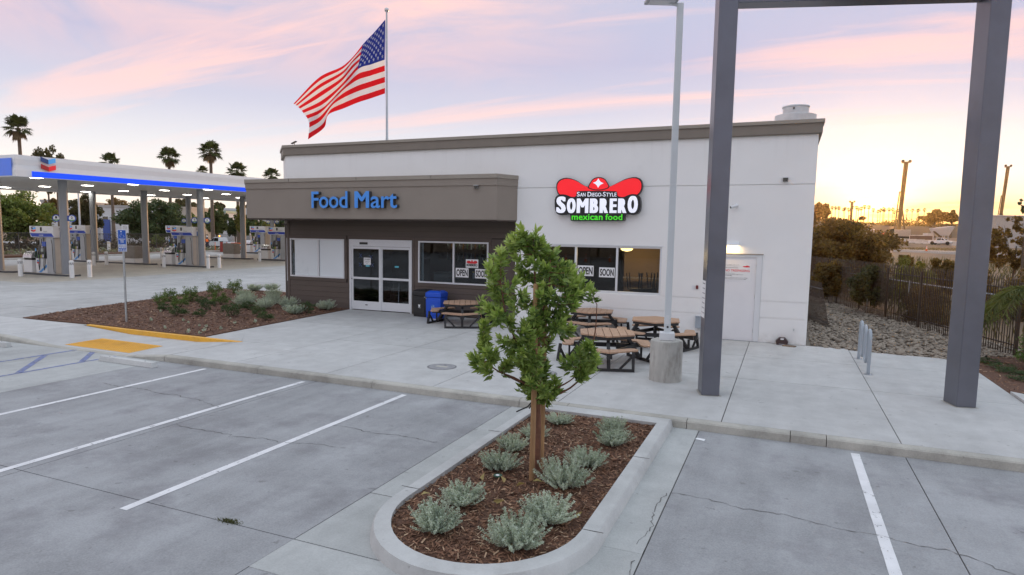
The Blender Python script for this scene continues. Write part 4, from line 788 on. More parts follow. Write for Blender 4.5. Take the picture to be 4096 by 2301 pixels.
# ================================================================== FURNITURE ON THE WALK
def bin_(name, mat, label, loc, rz, iconmat, kind):
    b = thing(name, label, 'litter bin', loc, rz); w, d = .29, .29
    MB().add([(-w * .95, -d * .95, .03), (w * .95, -d * .95, .03), (w * .95, d * .95, .03), (-w * .95, d * .95, .03), (-w, -d, .74), (w, -d, .74), (w, d, .74), (-w, d, .74)], [(0, 3, 2, 1), (4, 5, 6, 7), (0, 1, 5, 4), (1, 2, 6, 5), (2, 3, 7, 6), (3, 0, 4, 7)]).build('body', mat, b, bevel=.025, seg=3)
    MB().span((-w * .9, -d * .9, 0), (w * .9, d * .9, .035)).build('foot', mat, b, bevel=.01)
    lid = MB().add([(-w - .01, -d - .01, .75), (w + .01, -d - .01, .75), (w + .01, d + .01, .75), (-w - .01, d + .01, .75), (-w - .01, -d - .01, .90), (w + .01, -d - .01, .90), (w + .01, d + .01, .90), (-w - .01, d + .01, .90), (-.20, -.20, .97), (.20, -.20, .97), (.20, .20, .97), (-.20, .20, .97)],
        [(0, 3, 2, 1), (0, 1, 5, 4), (1, 2, 6, 5), (2, 3, 7, 6), (3, 0, 4, 7), (4, 5, 9, 8), (5, 6, 10, 9), (6, 7, 11, 10), (7, 4, 8, 11), (8, 9, 10, 11)]).build('lid', mat, b, bevel=.02, seg=3)
    MB().span((-.13, -.10, .965), (.13, .10, .975)).build('opening', dark_m, lid)
    MB().span((-.225, -d - .004, .12), (.225, -d + .02, .66)).build('front_panel', mat, b, bevel=.02)
    MB().lathe([(.018, 0), (.018, .03)], (0, 0, 0), 8).build('lock_knob', galv, b, loc=(w - .05 if kind == 'cup' else -w + .03, -d - .005, .72)).rotation_euler.x = rad(90)
    y = -d - .0055
    if kind == 'cup':
        MB().wallprism([(-.03, .36), (.03, .36), (.042, .43), (-.042, .43)], y, y + .0012).build('emblem', iconmat, b); lettering('emblem', 'WASTE', iconmat, b, (-.05, .05, .32, .345), y, .0012, .02); MB().wallprism([(-.05, .437), (.05, .437), (.05, .447), (-.05, .447)], y, y + .0012).build('emblem', iconmat, b)
    else:
        ringp = [(cos(tau * k / 24) * .085, .40 + sin(tau * k / 24) * .095) for k in range(24)]; MB().wallprism(ringp, y, y + .0012).build('emblem', M('emblem_blue', (.05, .18, .6), .4), b)
        for k in range(3):
            a = tau * k / 3 + pi / 2; MB().bar((cos(a) * .035 - sin(a) * .03, y - .001, .41 + sin(a) * .035 + cos(a) * .03), (cos(a) * .035 + sin(a) * .022, y - .001, .41 + sin(a) * .035 - cos(a) * .022), .001, .018, up=(0, 1, 0)).build('emblem', iconmat, b)
            tp = (cos(a) * .035 + sin(a) * .04, .41 + sin(a) * .035 - cos(a) * .04); ca, sa = cos(a), sin(a); bs_ = (cos(a) * .035 + sin(a) * .018, .41 + sin(a) * .035 - cos(a) * .018)
            MB().wallprism([(bs_[0] + ca * .02, bs_[1] + sa * .02), tp, (bs_[0] - ca * .02, bs_[1] - sa * .02)], y - .001, y + .0005).build('emblem', iconmat, b)
        lettering('emblem', 'RECYCLE', iconmat, b, (-.06, .06, .33, .352), y - .001, .0012, .02)
    return b
bin_('litter_bin', M('bin_black', (.018, .018, .02), .45, var=.2), 'black litter bin beside the sliding door', (-12.52, .26, 0), rad(-3), paper_m, 'cup'); bin_('recycling_bin', M('bin_blue', (.012, .09, .62), .42, var=.06), 'bright blue recycling bin next to the black bin', (-11.88, .06, 0), rad(4), paper_m, 'rec')

# hexagonal picnic tables
def make_table():
    t_ = thing('picnic_table', 'x', 'picnic table', group='hexagonal picnic tables on the walk')
    Rt = .72; hexv = [(Rt * cos(tau * k / 6), Rt * sin(tau * k / 6)) for k in range(6)]; n = 7; wtot = 2 * Rt * cos(pi / 6)
    for i in range(n):   # planks run along local x, clipped to the hexagon
        y0 = -wtot / 2 + wtot * i / n + .006; y1 = -wtot / 2 + wtot * (i + 1) / n - .006
        xe_ = lambda y: Rt - abs(y) * math.tan(pi / 6)
        ysb = [y0, y1] if y0 * y1 > 0 else [y0, 0, y1]
        P_ = [(-xe_(y), y) for y in ysb] + [(xe_(y), y) for y in reversed(ysb)]
        MB().prism(list(reversed(P_)), .70, .738).build('plank', wood_top, t_, bevel=.006)
    rg = MB(); rr = Rt * .93
    for k in range(6): a = (rr * cos(tau * k / 6), rr * sin(tau * k / 6), .665); b = (rr * cos(tau * (k + 1) / 6), rr * sin(tau * (k + 1) / 6), .665); rg.bar(a, b, .035, .065)
    rg.build('top_frame', black_pl, t_)
    Rs = 1.20
    for b_ in range(3):
        an = tau * b_ / 3; ca, sa = cos(an), sin(an); P3 = lambda r_, tg, z: (ca * r_ - sa * tg, sa * r_ + ca * tg, z)
        for s_ in (-1, 1):     # two seat planks meeting at the bench middle
            d_ = (-.5, s_ * .866); q = []
            for l_, w_ in ((0, 0), (.74, 0), (.80, .06), (.80, .20), (.74, .26), (0 + .0, .30)):
                r_ = Rs + d_[0] * l_ - .866 * w_ * 1.0; tg = d_[1] * l_ - s_ * .5 * w_ * 1.0
                q.append(P3(r_, tg if l_ or w_ else s_ * .004, 0)[:2])
            q[-1] = P3(Rs - .345, s_ * .004, 0)[:2]
            ar = sum(a[0] * c[1] - c[0] * a[1] for a, c in zip(q, q[1:] + q[:1]))
            MB().prism(q if ar > 0 else q[::-1], .425, .463).build('seat', wood_top, t_, bevel=.008)
        lg = MB().bar(P3(.50, 0, .69), P3(.98, 0, .03), .075, .075).build('leg', black_pl, t_)
        MB().bar(P3(.30, .04, .36), P3(1.16, .04, .36), .035, .11).build('arm', black_pl, t_); MB().span((-.05, -.06, 0), (.05, .06, .12)).build('seat_block', black_pl, t_, loc=P3(1.1, 0, .30)).rotation_euler.z = an
        fr = MB(); fr.bar(P3(1.00, -.56, .03), P3(1.00, .56, .03), .06, .06); fr.bar(P3(1.0, 0, .06), P3(1.0, 0, .30), .05, .05)
        for s_ in (-1, 1): fr.bar(P3(1.0, s_ * .53, .06), P3(1.0 - .06, s_ * .53, .42), .06, .06); fr.bar(P3(1.0, s_ * .24, .06), P3(.98, s_ * .5, .33), .045, .045)
        fr.build('base_frame', black_pl, t_)
    for k in range(3):
        a = tau * k / 3 + .5; MB().bar((cos(tau * k / 3) * .85, sin(tau * k / 3) * .85, .36), (cos(tau * (k + 1) / 3) * .85, sin(tau * (k + 1) / 3) * .85, .36), .035, .10).build('brace', black_pl, t_)
    return t_
tbp = make_table()
for k, (x, y, rz, lb) in enumerate([(-10.36, -.90, rad(-63), 'brown hexagonal picnic table beside the blue bin'), (-4.42, -5.02, rad(-72), 'brown hexagonal picnic table nearest the round concrete lamp base'), (-3.82, -2.10, rad(-20), 'brown hexagonal picnic table behind the round concrete lamp base'), (-5.95, -.95, rad(-80), 'brown hexagonal picnic table close to the white wall, behind the tree')]):
    place(tbp, k, (x, y, 0), rz, lb)

# light pole on its concrete drum
lp = thing('light_pole', 'white square light pole standing on a round concrete base', 'light pole', (-2.84, -6.22, 0)); polem = M('pole_white', (.66, .70, .72), .4, var=.04)
drum_m = M('drum_concrete', (.44, .43, .40), .9, var=.18, vs=5, bump=.5, bs=35, stain=.75, stc=(.13, .11, .09), stretch=(1, 1, .35))
MB().lathe([(.335, 0), (.33, .06), (.33, .80), (.32, .835), (.30, .845), (.0, .85)], (0, 0, 0), 40).build('concrete_base', drum_m, lp, smooth=True)
MB().span((-.15, -.15, .85), (.15, .15, 1.0)).build('base_cover', frame_m, lp, rz if False else None, bevel=.008).rotation_euler.z = rad(12)
for o_ in [MB().span((-.065, -.065, .99), (.065, .065, 7.56)).build('shaft', polem, lp, bevel=.012)]: o_.rotation_euler.z = rad(12)
MB().span((-.045, -.072, 1.18), (.035, -.066, 1.36)).build('hand_hole_cover', frame_m, lp, bevel=.01).rotation_euler.z = rad(12); MB().lathe([(.022, 0), (.022, .004)], (0, 0, 0), 12).build('round_tag', dark_m, lp, loc=(.02, -.075, 1.12)).rotation_euler.x = rad(90)
MB().bar((0, 0, 7.52), (-.20, -.12, 7.57), .06, .06).build('arm', polem, lp); hd = MB().box((-.33, -.2, 7.59), (.62, .36, .07), rz=rad(25)).build('lamp_head', M('lamp_grey', (.42, .45, .47), .4), lp, bevel=.015); MB().box((-.33, -.2, 7.552), (.5, .28, .006), rz=rad(25)).build('lens', frame_m, hd)

# portal of the tall canopy: two square columns and the beam
cp = thing('canopy_portal', 'tall grey steel portal of two square columns and a beam', 'canopy frame'); an = rad(15.5); ca, sa = cos(an), sin(an)
def pcol(px_, py_, name='column', w=.33, d=.46, z1=7.6):
    q = lambda a, b: (px_ + ca * a + sa * b, py_ + sa * a - ca * b)
    return MB().prism([q(0, 0), q(w, 0), q(w, -d), q(0, -d)], 0, z1).build(name, steelpaint, cp, bevel=.018, seg=3)
pcol(-1.985, -7.28); pcol(2.315, -6.07)
bz = 7.14
MB().prism([(-1.985 + ca * .335 - sa * .06, -7.28 + sa * .335 + ca * .06), (2.31 - sa * .06, -6.07 + ca * .06), (2.31 - sa * .40, -6.07 + ca * .40), (-1.985 + ca * .335 - sa * .40, -7.28 + sa * .335 + ca * .40)], bz, bz + .42).build('beam', steelpaint, cp, bevel=.01)
for cx_, cy_ in ((-1.985, -7.28), (2.315, -6.07)):
    q = lambda a, b: (cx_ + ca * a + sa * b, cy_ + sa * a - ca * b); e_ = .03
    MB().prism([q(-e_, e_), q(.33 + e_, e_), q(.33 + e_, -.46 - e_), q(-e_, -.46 - e_)], 0, .004).build('base_grout', kerb_m, cp)
# notice sheet on the left face of the middle column
ns = thing('column_notice', 'white printed notice on the left side of the middle grey column', 'notice'); fx, fy = -1.985, -7.28; dxl = np.array([-sa, ca]); nl = np.array([-ca, -sa])
z0 = at_h(2800, 1275, (fx, fy)); z1 = at_h(2806, 1125, (fx, fy)); p0 = np.array([fx, fy]) + dxl * .05 + nl * .004; p1 = np.array([fx, fy]) + dxl * .42 + nl * .004
MB().add([(*p1, z0), (*p0, z0), (*p0, z1), (*p1, z1)], [(0, 1, 2, 3)]).build('sheet', paper_m, ns)
for k in range(7):
    za = z1 - .05 - k * (z1 - z0 - .06) / 7; a = p1 + (p0 - p1) * .12 + nl * .002; b = p1 + (p0 - p1) * .88 + nl * .002; MB().add([(*a, za - .012), (*b, za - .012), (*b, za), (*a, za)], [(0, 1, 2, 3)]).build('print', ink_m if k == 0 else M('grey_ink', (.2, .2, .22), .6), ns)

# bicycle rack: one bent tube
br = thing('bicycle_rack', 'grey wave-shaped bicycle rack standing on the walk', 'bicycle rack', (1.17, 0, 0)); pts = [(0, -1.55, .004)]; n_ = 6; dy = -2.03 / 5
for k in range(5):
    ya, yb_ = -1.55 + dy * k, -1.55 + dy * (k + 1); up_ = (k % 2 == 0); zc_ = .76 if up_ else .36
    for j in range(9): t_ = pi * j / 8; pts.append((0, ya + dy / 2 - dy / 2 * cos(t_), zc_ + (abs(dy) / 2 * sin(t_) if up_ else -abs(dy) / 2 * sin(t_) * .9)))
pts.append((0, -3.58, .004)); MB().tube(pts, .036, 10).build('bent_tube', M('rack_grey', (.36, .41, .46), .42, var=.05), br)
for y in (-1.55, -3.58):
    fl = MB().lathe([(.10, 0), (.10, .008), (.045, .012)], (0, y, 0), 20).build('base_plate', galv, br)
    for k in range(3): MB().lathe([(.012, .008), (.012, .02)], (.07 * cos(k * 2.1), y + .07 * sin(k * 2.1), 0), 6).build('bolt', galv, fl)
# manhole covers
for k, (x, y, lb) in enumerate(((-7.59, -7.23, 'round manhole cover in the walk left of the tree'), (-5.35, -6.85, 'round manhole cover in the walk half hidden behind the tree'))):
    mh = thing('manhole_cover', lb, 'manhole cover', (x, y, 0), group='manhole covers in the walk'); mm = M('manhole_concrete', (.30, .30, .31), .8, var=.2, vs=9, bump=.5, bs=60)
    MB().lathe([(.33, .001), (.33, .005), (.31, .0055)], (0, 0, 0), 32).build('ring', M('manhole_iron', (.20, .20, .21), .7, var=.2), mh); MB().lathe([(.295, .005), (.29, .009)], (0, 0, 0), 32).build('lid', mm, mh); MB().span((-.03, .14, .0085), (.03, .18, .0105)).build('pick_hole', dark_m, mh); MB().span((-.14, -.06, .0085), (.14, .05, .0105)).build('name_plate', kerb_m, mh)
# accessible parking sign
sgn = thing('parking_sign', 'blue accessible parking sign on a grey post in the bark bed', 'sign', (-19.68, -5.88, 0)); rzs = rad(24)
MB().tube([(0, 0, -.02), (0, 0, 2.85)], .032, 10).build('post', galv, sgn)
sb_ = M('sign_blue', (.015, .10, .46), .4, var=.03)
def plate(z0, z1, w): 
    o = MB().span((-w / 2, -.048, z0), (w / 2, -.042, z1)).build('plate', paper_m, sgn, bevel=.002); MB().span((-w / 2 + .012, -.0495, z0 + .012), (w / 2 - .012, -.0482, z1 - .012)).build('blue_field', sb_, o); return o
pa = plate(2.42, 2.92, .265); pb = plate(2.24, 2.41, .265); y = -.0515
for s_, bx, p_ in (('PARKING', (-.10, .10, 2.61, 2.645), pa), ('ONLY', (-.06, .06, 2.565, 2.60), pa), ('VAN', (-.05, .05, 2.52, 2.555), pa), ('ACCESSIBLE', (-.115, .115, 2.44, 2.475), pa), ('MINIMUM', (-.10, .10, 2.34, 2.385), pb), ('FINE $250', (-.115, .115, 2.265, 2.31), pb)): lettering('print', s_, paper_m, p_, bx, y, .0012, .02)
# wheelchair symbol
def sbar(a, b, w): MB().bar((a[0], y, a[1]), (b[0], y, b[1]), .0012, w, up=(0, 1, 0)).build('symbol', paper_m, pa)
sbar((-.02, 2.83), (-.012, 2.755), .02); sbar((-.015, 2.79), (.045, 2.79), .014); sbar((-.012, 2.755), (.05, 2.752), .02); sbar((.05, 2.755), (.075, 2.69), .02); sbar((.07, 2.69), (.098, 2.69), .016)
MB().wallprism([(-.022 + .02 * cos(tau * k / 12), 2.865 + .02 * sin(tau * k / 12)) for k in range(12)], y, y + .0012).build('symbol', paper_m, pa)
for k in range(10): a0 = rad(120 + k * 23); a1 = rad(120 + k * 23 + 24); sbar((.005 + .065 * cos(a0), 2.735 + .065 * sin(a0)), (.005 + .065 * cos(a1), 2.735 + .065 * sin(a1)), .014)
sgn.rotation_euler.z = rzs
# flag pole and flag
fp = D(1548, 560, 38.0); bx_, by_ = float(fp[0]), float(fp[1]); pz = at_h(1549, 50, (bx_, by_))
fpo = thing('flag_pole', 'tall grey flag pole rising behind the shop roof', 'flag pole', (bx_, by_, -.3)); pz += .3
MB().tube([(0, 0, 0), (0, 0, pz * .55), (0, 0, pz * .551), (0, 0, pz)], [.095, .085, .075, .05], 12).build('shaft', galv, fpo); MB().lathe([(.02, pz - .02), (.11, pz + .05), (.135, pz + .13), (.11, pz + .22), (.02, pz + .265)], (0, 0, 0), 16).build('ball', chrome, fpo, smooth=True)
MB().tube([(.0, -.12, pz * .5), (.05, -.13, pz * .7), (-.02, -.12, pz * .97)], .012, 5).build('halyard', galv, fpo)
fs = [0, .2, .4, .5, .6, .8, 1.0]; ft = [0, .27, .54, .77, 1.0]
grid = {0: [(1100, 195), (985, 330), (868, 455), (785, 560), (690, 650), (440, 775), (185, 1035)], .27: [(1098, 398), (972, 470), (848, 570), (770, 640), (690, 740), (440, 905), (225, 1062)], .54: [(1095, 598), (960, 645), (820, 700), (740, 790), (655, 880), (480, 1040), (285, 1130)],
        .77: [(1097, 768), (950, 815), (795, 870), (700, 920), (615, 985), (455, 1160), (340, 1225)], 1.0: [(1098, 934), (950, 985), (800, 1035), (680, 1085), (552, 1132), (490, 1275), (330, 1393)]}
depw = {0: [0, .25, .5, .15, -.5, .2, .7], .27: [0, .15, .2, -.3, -.7, .1, .6], .54: [0, .05, -.15, -.6, -.6, .2, .4], .77: [0, -.1, -.35, -.5, -.2, .5, .0], 1.0: [0, -.2, -.4, -.3, .3, .6, -.4]}
nu, nv = 76, 52; pos = np.zeros((nv + 1, nu + 1, 3)); from itertools import product
def cubic(xk, yk, x):
    xk = np.asarray(xk, float); yk = np.asarray(yk, float); mtan = np.gradient(yk, xk, axis=0); i = int(np.clip(np.searchsorted(xk, x) - 1, 0, len(xk) - 2)); h = xk[i + 1] - xk[i]; t_ = (x - xk[i]) / h
    return (2 * t_**3 - 3 * t_**2 + 1) * yk[i] + (t_**3 - 2 * t_**2 + t_) * h * mtan[i] + (-2 * t_**3 + 3 * t_**2) * yk[i + 1] + (t_**3 - t_**2) * h * mtan[i + 1]
for j in range(nu + 1):
    s_ = j / nu; colp = [np.append(cubic(fs, grid[t_], s_), cubic(fs, depw[t_], s_)) for t_ in ft]
    for i in range(nv + 1):
        r_ = cubic(ft, colp, i / nv); t_ = i / nv; u_, v_ = RF(r_[0], r_[1]); rip = .05 * sin(s_ * 30 + t_ * 5) * s_ + .05 * sin(t_ * 17 - s_ * 20) * min(1, s_ * 3); pos[i, j] = D(u_, v_, 37.8 + r_[2] * 1.7 + rip)
fl = thing('flag', 'large American flag with stars and stripes flying from the pole', 'flag', (bx_, by_, pz - 5)); org = np.array([bx_, by_, pz - 5])
def clothm(name, c):
    mt = new_mat(name); t_ = NT(mt); p = t_.new('ShaderNodeBsdfDiffuse'); n_ = t_.noise(t_.coord(True), 300, 2); cc = t_.mix(n_, tuple(a * .85 for a in c), c); t_.l.new(cc, p.inputs[0]); tr_ = t_.new('ShaderNodeBsdfTranslucent'); t_.l.new(cc, tr_.inputs[0]); mx = t_.new('ShaderNodeMixShader'); mx.inputs[0].default_value = .5; t_.l.new(p.outputs[0], mx.inputs[1]); t_.l.new(tr_.outputs[0], mx.inputs[2]); t_.out(mx.outputs[0]); return mt
fr_, fw_, fb_ = clothm('flag_red', (.80, .02, .03)), clothm('flag_white', (.92, .90, .90)), clothm('flag_blue', (.025, .045, .30))
def cloth(name, quads, mt): 
    idx = {}; V_ = []; F_ = []
    for (i, j) in quads:
        q = []
        for a in ((i, j), (i + 1, j), (i + 1, j + 1), (i, j + 1)):
            if a not in idx: idx[a] = len(V_); V_.append(pos[a] - org)
            q.append(idx[a])
        F_.append(q)
    o = npmesh(name, V_, F_, mt, fl, smooth=False); o.data.shade_smooth(); return o
jc = int(nu * .4)
for st in range(13): cloth('stripe', [(i, j) for i in range(st * 4, st * 4 + 4) for j in range(jc if st < 7 else 0, nu)], fr_ if st % 2 == 0 else fw_)
canton = cloth('canton', [(i, j) for i in range(28) for j in range(jc)], fb_)
def fpt(s_, t_): 
    a = s_ * nu; b = t_ * nv; j = min(int(a), nu - 1); i = min(int(b), nv - 1); u_, v_ = a - j, b - i; return (pos[i, j] * (1 - u_) + pos[i, j + 1] * u_) * (1 - v_) + (pos[i + 1, j] * (1 - u_) + pos[i + 1, j + 1] * u_) * v_
def star(s_, t_, r_):
    P0 = fpt(s_, t_); du = fpt(min(1, s_ + .01), t_) - fpt(s_ - .01, t_); dv = fpt(s_, t_ + .01) - fpt(s_, max(0, t_ - .01)); n_ = np.cross(du, dv); n_ /= np.linalg.norm(n_)
    if n_ @ (CAM - P0) < 0: n_ = -n_
    v_ = []
    for sg_ in (1, -1):
        v_.append(P0 - org + n_ * .012 * sg_)
        for k in range(10):
            rr = r_ if k % 2 == 0 else r_ * .42; a = pi / 2 + k * pi / 5; v_.append(fpt(s_ + rr * cos(a) * .52, min(1, max(0, t_ - rr * sin(a)))) - org + n_ * .012 * sg_)
    MB().add(v_, [(0, 1 + k, 1 + (k + 1) % 10) for k in range(10)] + [(11, 12 + (k + 1) % 10, 12 + k) for k in range(10)]).build('star', fw_, canton)
for r_ in range(9):
    for c_ in range(6 if r_ % 2 == 0 else 5): star(.4 * ((c_ * 2 + 1 + (r_ % 2)) / 12), .538 * (r_ + 1) / 10, .034)

# ================================================================== PLANTS
def leaf_cloud(C_, A_, ln, wd, seed, fold=.0):
    # leaves as folded diamonds: base point C_, direction A_ (unit), length ln, width wd
    r = np.random.default_rng(seed); n = len(C_); A_ = A_ / (np.linalg.norm(A_, axis=1)[:, None] + 1e-9); R_ = r.normal(0, 1, (n, 3)); B_ = np.cross(A_, R_); B_ /= np.linalg.norm(B_, axis=1)[:, None] + 1e-9; U_ = np.cross(B_, A_)
    ln = np.broadcast_to(ln, n)[:, None]; wd = np.broadcast_to(wd, n)[:, None]; dr = U_ * ln * fold
    V_ = np.stack([C_, C_ + A_ * ln * .42 + B_ * wd * .5 + dr * .4, C_ + A_ * ln - dr, C_ + A_ * ln * .42 - B_ * wd * .5 + dr * .4, C_ + A_ * ln * .5], 1)
    b = np.arange(n)[:, None] * 5; F_ = np.concatenate([b + np.array([[0, 1, 4]]), b + np.array([[1, 2, 4]]), b + np.array([[2, 3, 4]]), b + np.array([[3, 0, 4]])], 0); return V_.reshape(-1, 3), F_
def quad_leaves(C_, size, seed, flat=.0, aspect=.55):
    r = np.random.default_rng(seed); n = len(C_); A_ = r.normal(0, 1, (n, 3)); A_[:, 2] *= (1 - flat); A_ /= np.linalg.norm(A_, axis=1)[:, None]; B_ = np.cross(A_, r.normal(0, 1, (n, 3))); B_ /= np.linalg.norm(B_, axis=1)[:, None]
    s = (size * r.uniform(.55, 1.3, n))[:, None]; A_ = A_ * s * .5; B_ = B_ * s * .5 * aspect; V_ = np.stack([C_ - A_, C_ + B_, C_ + A_, C_ - B_], 1).reshape(-1, 3); return V_, np.arange(4 * n).reshape(-1, 4)
def crown_points(n, rad3, seed, clumps=40, spread=.22, hollow=.45, flatb=.0):
    r = np.random.default_rng(seed); d = r.normal(0, 1, (clumps, 3)); d /= np.linalg.norm(d, axis=1)[:, None]; rr = r.uniform(hollow, 1.0, clumps) ** .7; c = d * rr[:, None]
    if flatb: c[:, 2] = np.where(c[:, 2] < 0, c[:, 2] * (1 - flatb), c[:, 2])
    cs = r.uniform(.5, 1.35, clumps) * spread; k = r.choice(clumps, n, p=cs**2 / (cs**2).sum()); e = r.normal(0, 1, (n, 3)); e /= np.linalg.norm(e, axis=1)[:, None]; e *= (r.uniform(0, 1, n) ** .45)[:, None]; return (c[k] + e * cs[k][:, None]) * np.array(rad3)

silver = leafm('silver_leaf', (.36, .44, .345), (.74, .81, .70), .2, .7, .2); silver_d = leafm('silver_stem_leaf', (.11, .12, .09), (.25, .27, .21), .1, .7, .2)
green_a = leafm('shrub_green', (.06, .11, .028), (.20, .29, .08), .25); green_b = leafm('shrub_dark_green', (.032, .065, .022), (.11, .165, .058), .2); twig_m = M('twig', (.12, .09, .06), .9)
def silver_shrub(seed, w=.66, h=.30, ns=150):
    r = np.random.default_rng(seed); Cs = []; As = []; sv = MB()
    for k in range(ns):
        a = r.uniform(0, tau); t_ = r.uniform(0.0, 1.0) ** .75; el = rad(80 - 62 * t_); ll = r.uniform(.62, 1.12); l_ = ll / math.sqrt((cos(el) / (w / 2)) ** 2 + (sin(el) / h) ** 2); b = np.array([cos(a), sin(a), 0]) * r.uniform(0, .10)
        d = np.array([cos(a) * cos(el), sin(a) * cos(el), sin(el)]); side = np.array([-sin(a), cos(a), 0]) * r.normal(0, .12); m_ = max(6, int(l_ / .0125)); tt = np.linspace(.30, 1, m_)
        pt = b + d * l_ * tt[:, None] + side * l_ * (tt[:, None] ** 2) + np.array([0, 0, 1.0]) * (tt[:, None] ** 2) * l_ * .22 + r.normal(0, .004, (m_, 3))
        if k % 3 == 0: sv.tube([b, pt[m_ // 2], pt[-1]], [.004, .003, .0015], 4, cap=False)
        tg = np.gradient(pt, axis=0); tg /= np.linalg.norm(tg, axis=1)[:, None]
        for rep in range(5): o_ = r.normal(0, 1, (m_, 3)); o_ -= (o_ * tg).sum(1)[:, None] * tg; o_ /= np.linalg.norm(o_, axis=1)[:, None]; Cs.append(pt); As.append(o_ * 1.0 + tg * .7)
    return sv, np.concatenate(Cs), np.concatenate(As)
sil_protos = []
for s_ in range(4):
    r = np.random.default_rng(40 + s_); t_ = thing('silver_shrub', 'x', 'shrub', (0, -4000, 0), group='silver-green shrubs'); sv, C_, A_ = silver_shrub(40 + s_, .70, .24 + .02 * s_); V_, F_ = leaf_cloud(C_, A_, r.uniform(.018, .030, len(C_)), r.uniform(.008, .012, len(C_)), s_, .1)
    npmesh('foliage', V_, F_, silver, t_); sv.build('stems', twig_m, t_); sil_protos.append(t_)
sp_used = [0] * 4
def put_proto(protos, used, k, loc, rz, label, scale, group=None):
    o = place(protos[k], used[k], loc, rz, label, scale); used[k] += 1
    if group: o['group'] = group
    return o
isl_shrubs = [(-3.87, -10.05, .56, 'silver shrub at the back of the island behind the tree stakes'), (-2.98, -10.10, .60, 'darker silver shrub at the back right of the island'), (-2.82, -10.70, .62, 'silver shrub at the right side of the island, in front of the darker one'), (-3.98, -10.85, .50, 'silver shrub left of the tree trunk, half behind the stakes'),
    (-4.06, -11.55, .56, 'silver shrub at the left kerb of the island, behind its neighbour'), (-3.90, -12.30, .64, 'silver shrub left of the tree, in the middle of the island'), (-2.92, -11.70, .66, 'silver shrub right of the tree, in the middle of the island'), (-2.98, -12.48, .74, 'silver shrub in front of the tree trunk, to its right'),
    (-3.86, -13.45, .64, 'silver shrub at the left of the island nose, behind another'), (-3.82, -14.12, .70, 'silver shrub nearest the left curve of the island nose'), (-2.83, -13.45, .76, 'silver shrub at the right of the island nose'), (-2.93, -14.10, .70, 'silver shrub nearest the camera at the tip of the island')]
for k, (x, y, w_, lb) in enumerate(isl_shrubs): put_proto(sil_protos, sp_used, k % 4, (x, y, -.055), k * 1.3, lb, (w_ / .82, w_ / .82, w_ / .82 * (.78 + .3 * ((k * 37) % 10) / 10)), 'silver shrubs on the island')
def leaf_shrub(name, seed, mat, w, h, n, ls, tall=0):
    t_ = thing(name, 'x', 'shrub', (0, -4000, 0)); C_ = crown_points(n, (w / 2, w / 2, h / 2), seed, 26, .32, .3); C_[:, 2] += h / 2; r = np.random.default_rng(seed)
    if tall:
        k = r.integers(0, tall, n // 5); a = k * 2.4; top = np.stack([np.cos(a) * w * .28, np.sin(a) * w * .28, np.full(len(a), h * .75)], -1) + np.stack([r.normal(0, .05, len(a)), r.normal(0, .05, len(a)), r.uniform(0, h * .55, len(a))], -1); C_ = np.concatenate([C_, top])
    A_ = C_ - np.array([0, 0, h * .2]); A_ = A_ / np.linalg.norm(A_, axis=1)[:, None] + r.normal(0, .6, C_.shape); V_, F_ = leaf_cloud(C_, A_, r.uniform(.6, 1.3, len(C_)) * ls, r.uniform(.35, .6, len(C_)) * ls, seed, .15); npmesh('foliage', V_, F_, mat, t_)
    st = MB()
    for k in range(7): a = k * .9; st.tube([(0, 0, -.02), (cos(a) * w * .15, sin(a) * w * .15, h * .4), (cos(a) * w * .3, sin(a) * w * .3, h * .8)], [.012, .008, .004], 5)
    st.build('stems', twig_m, t_); return t_
gp_ = [leaf_shrub('green_shrub', 60, green_a, .9, .55, 1500, .06, 4), leaf_shrub('green_shrub', 61, green_a, .9, .45, 1500, .06, 2), leaf_shrub('dark_shrub', 62, green_b, .75, .42, 1600, .05), leaf_shrub('dark_shrub', 63, green_b, .75, .5, 1600, .05)]; gu = [0] * 4
DD = reg(0, 1080, .42702); EE = reg(0, 1100, .5435)
bedg = [(1470, 330, 0, .9, 'dark low shrub at the left end of the shrubs in the bark bed'), (1500, 385, 2, .8, 'dark shrub in front of the leftmost leafy shrub in the bed'), (1560, 300, 0, 1.0, 'leafy green shrub at the back left of the bark bed'), (1620, 440, 2, 1.1, 'dark round shrub nearest the sign post in the bark bed'), (1660, 350, 1, 1.0, 'leafy shrub right above the dark round shrub in the bed'),
    (1760, 300, 0, 1.15, 'tall leafy shrub at the back of the bark bed'), (1850, 440, 2, .8, 'small brownish dark shrub in the middle of the bark bed'), (1900, 380, 3, 1.0, 'dark shrub in the middle of the bark bed, behind the brownish one'), (1980, 250, 0, 1.2, 'tall light green shrub with upright shoots at the back of the bed'), (2040, 330, 1, 1.1, 'leafy shrub between the tall light green shrub and the dark front row'),
    (2150, 440, 3, 1.2, 'largest dark shrub in the front row of the bark bed'), (2180, 220, 0, 1.2, 'tall leafy shrub next to the silver shrubs at the back of the bed'), (2300, 380, 2, 1.0, 'dark shrub in front of the left silver row in the bed'), (2380, 440, 3, .9, 'dark shrub right of the largest dark shrub'), (2450, 478, 2, .9, 'front right dark shrub nearest the walk in the bed'), (1860, 320, 2, .9, 'dark shrub between the two tall leafy shrubs of the bed')]
for k, (x, y, pi_, sc_, lb) in enumerate(bedg): p = G(*DD(x, y), .02); put_proto(gp_, gu, pi_, (p[0], p[1] + .15, .02), k * 1.1, lb, sc_ * .74, 'green shrubs in the bark bed')
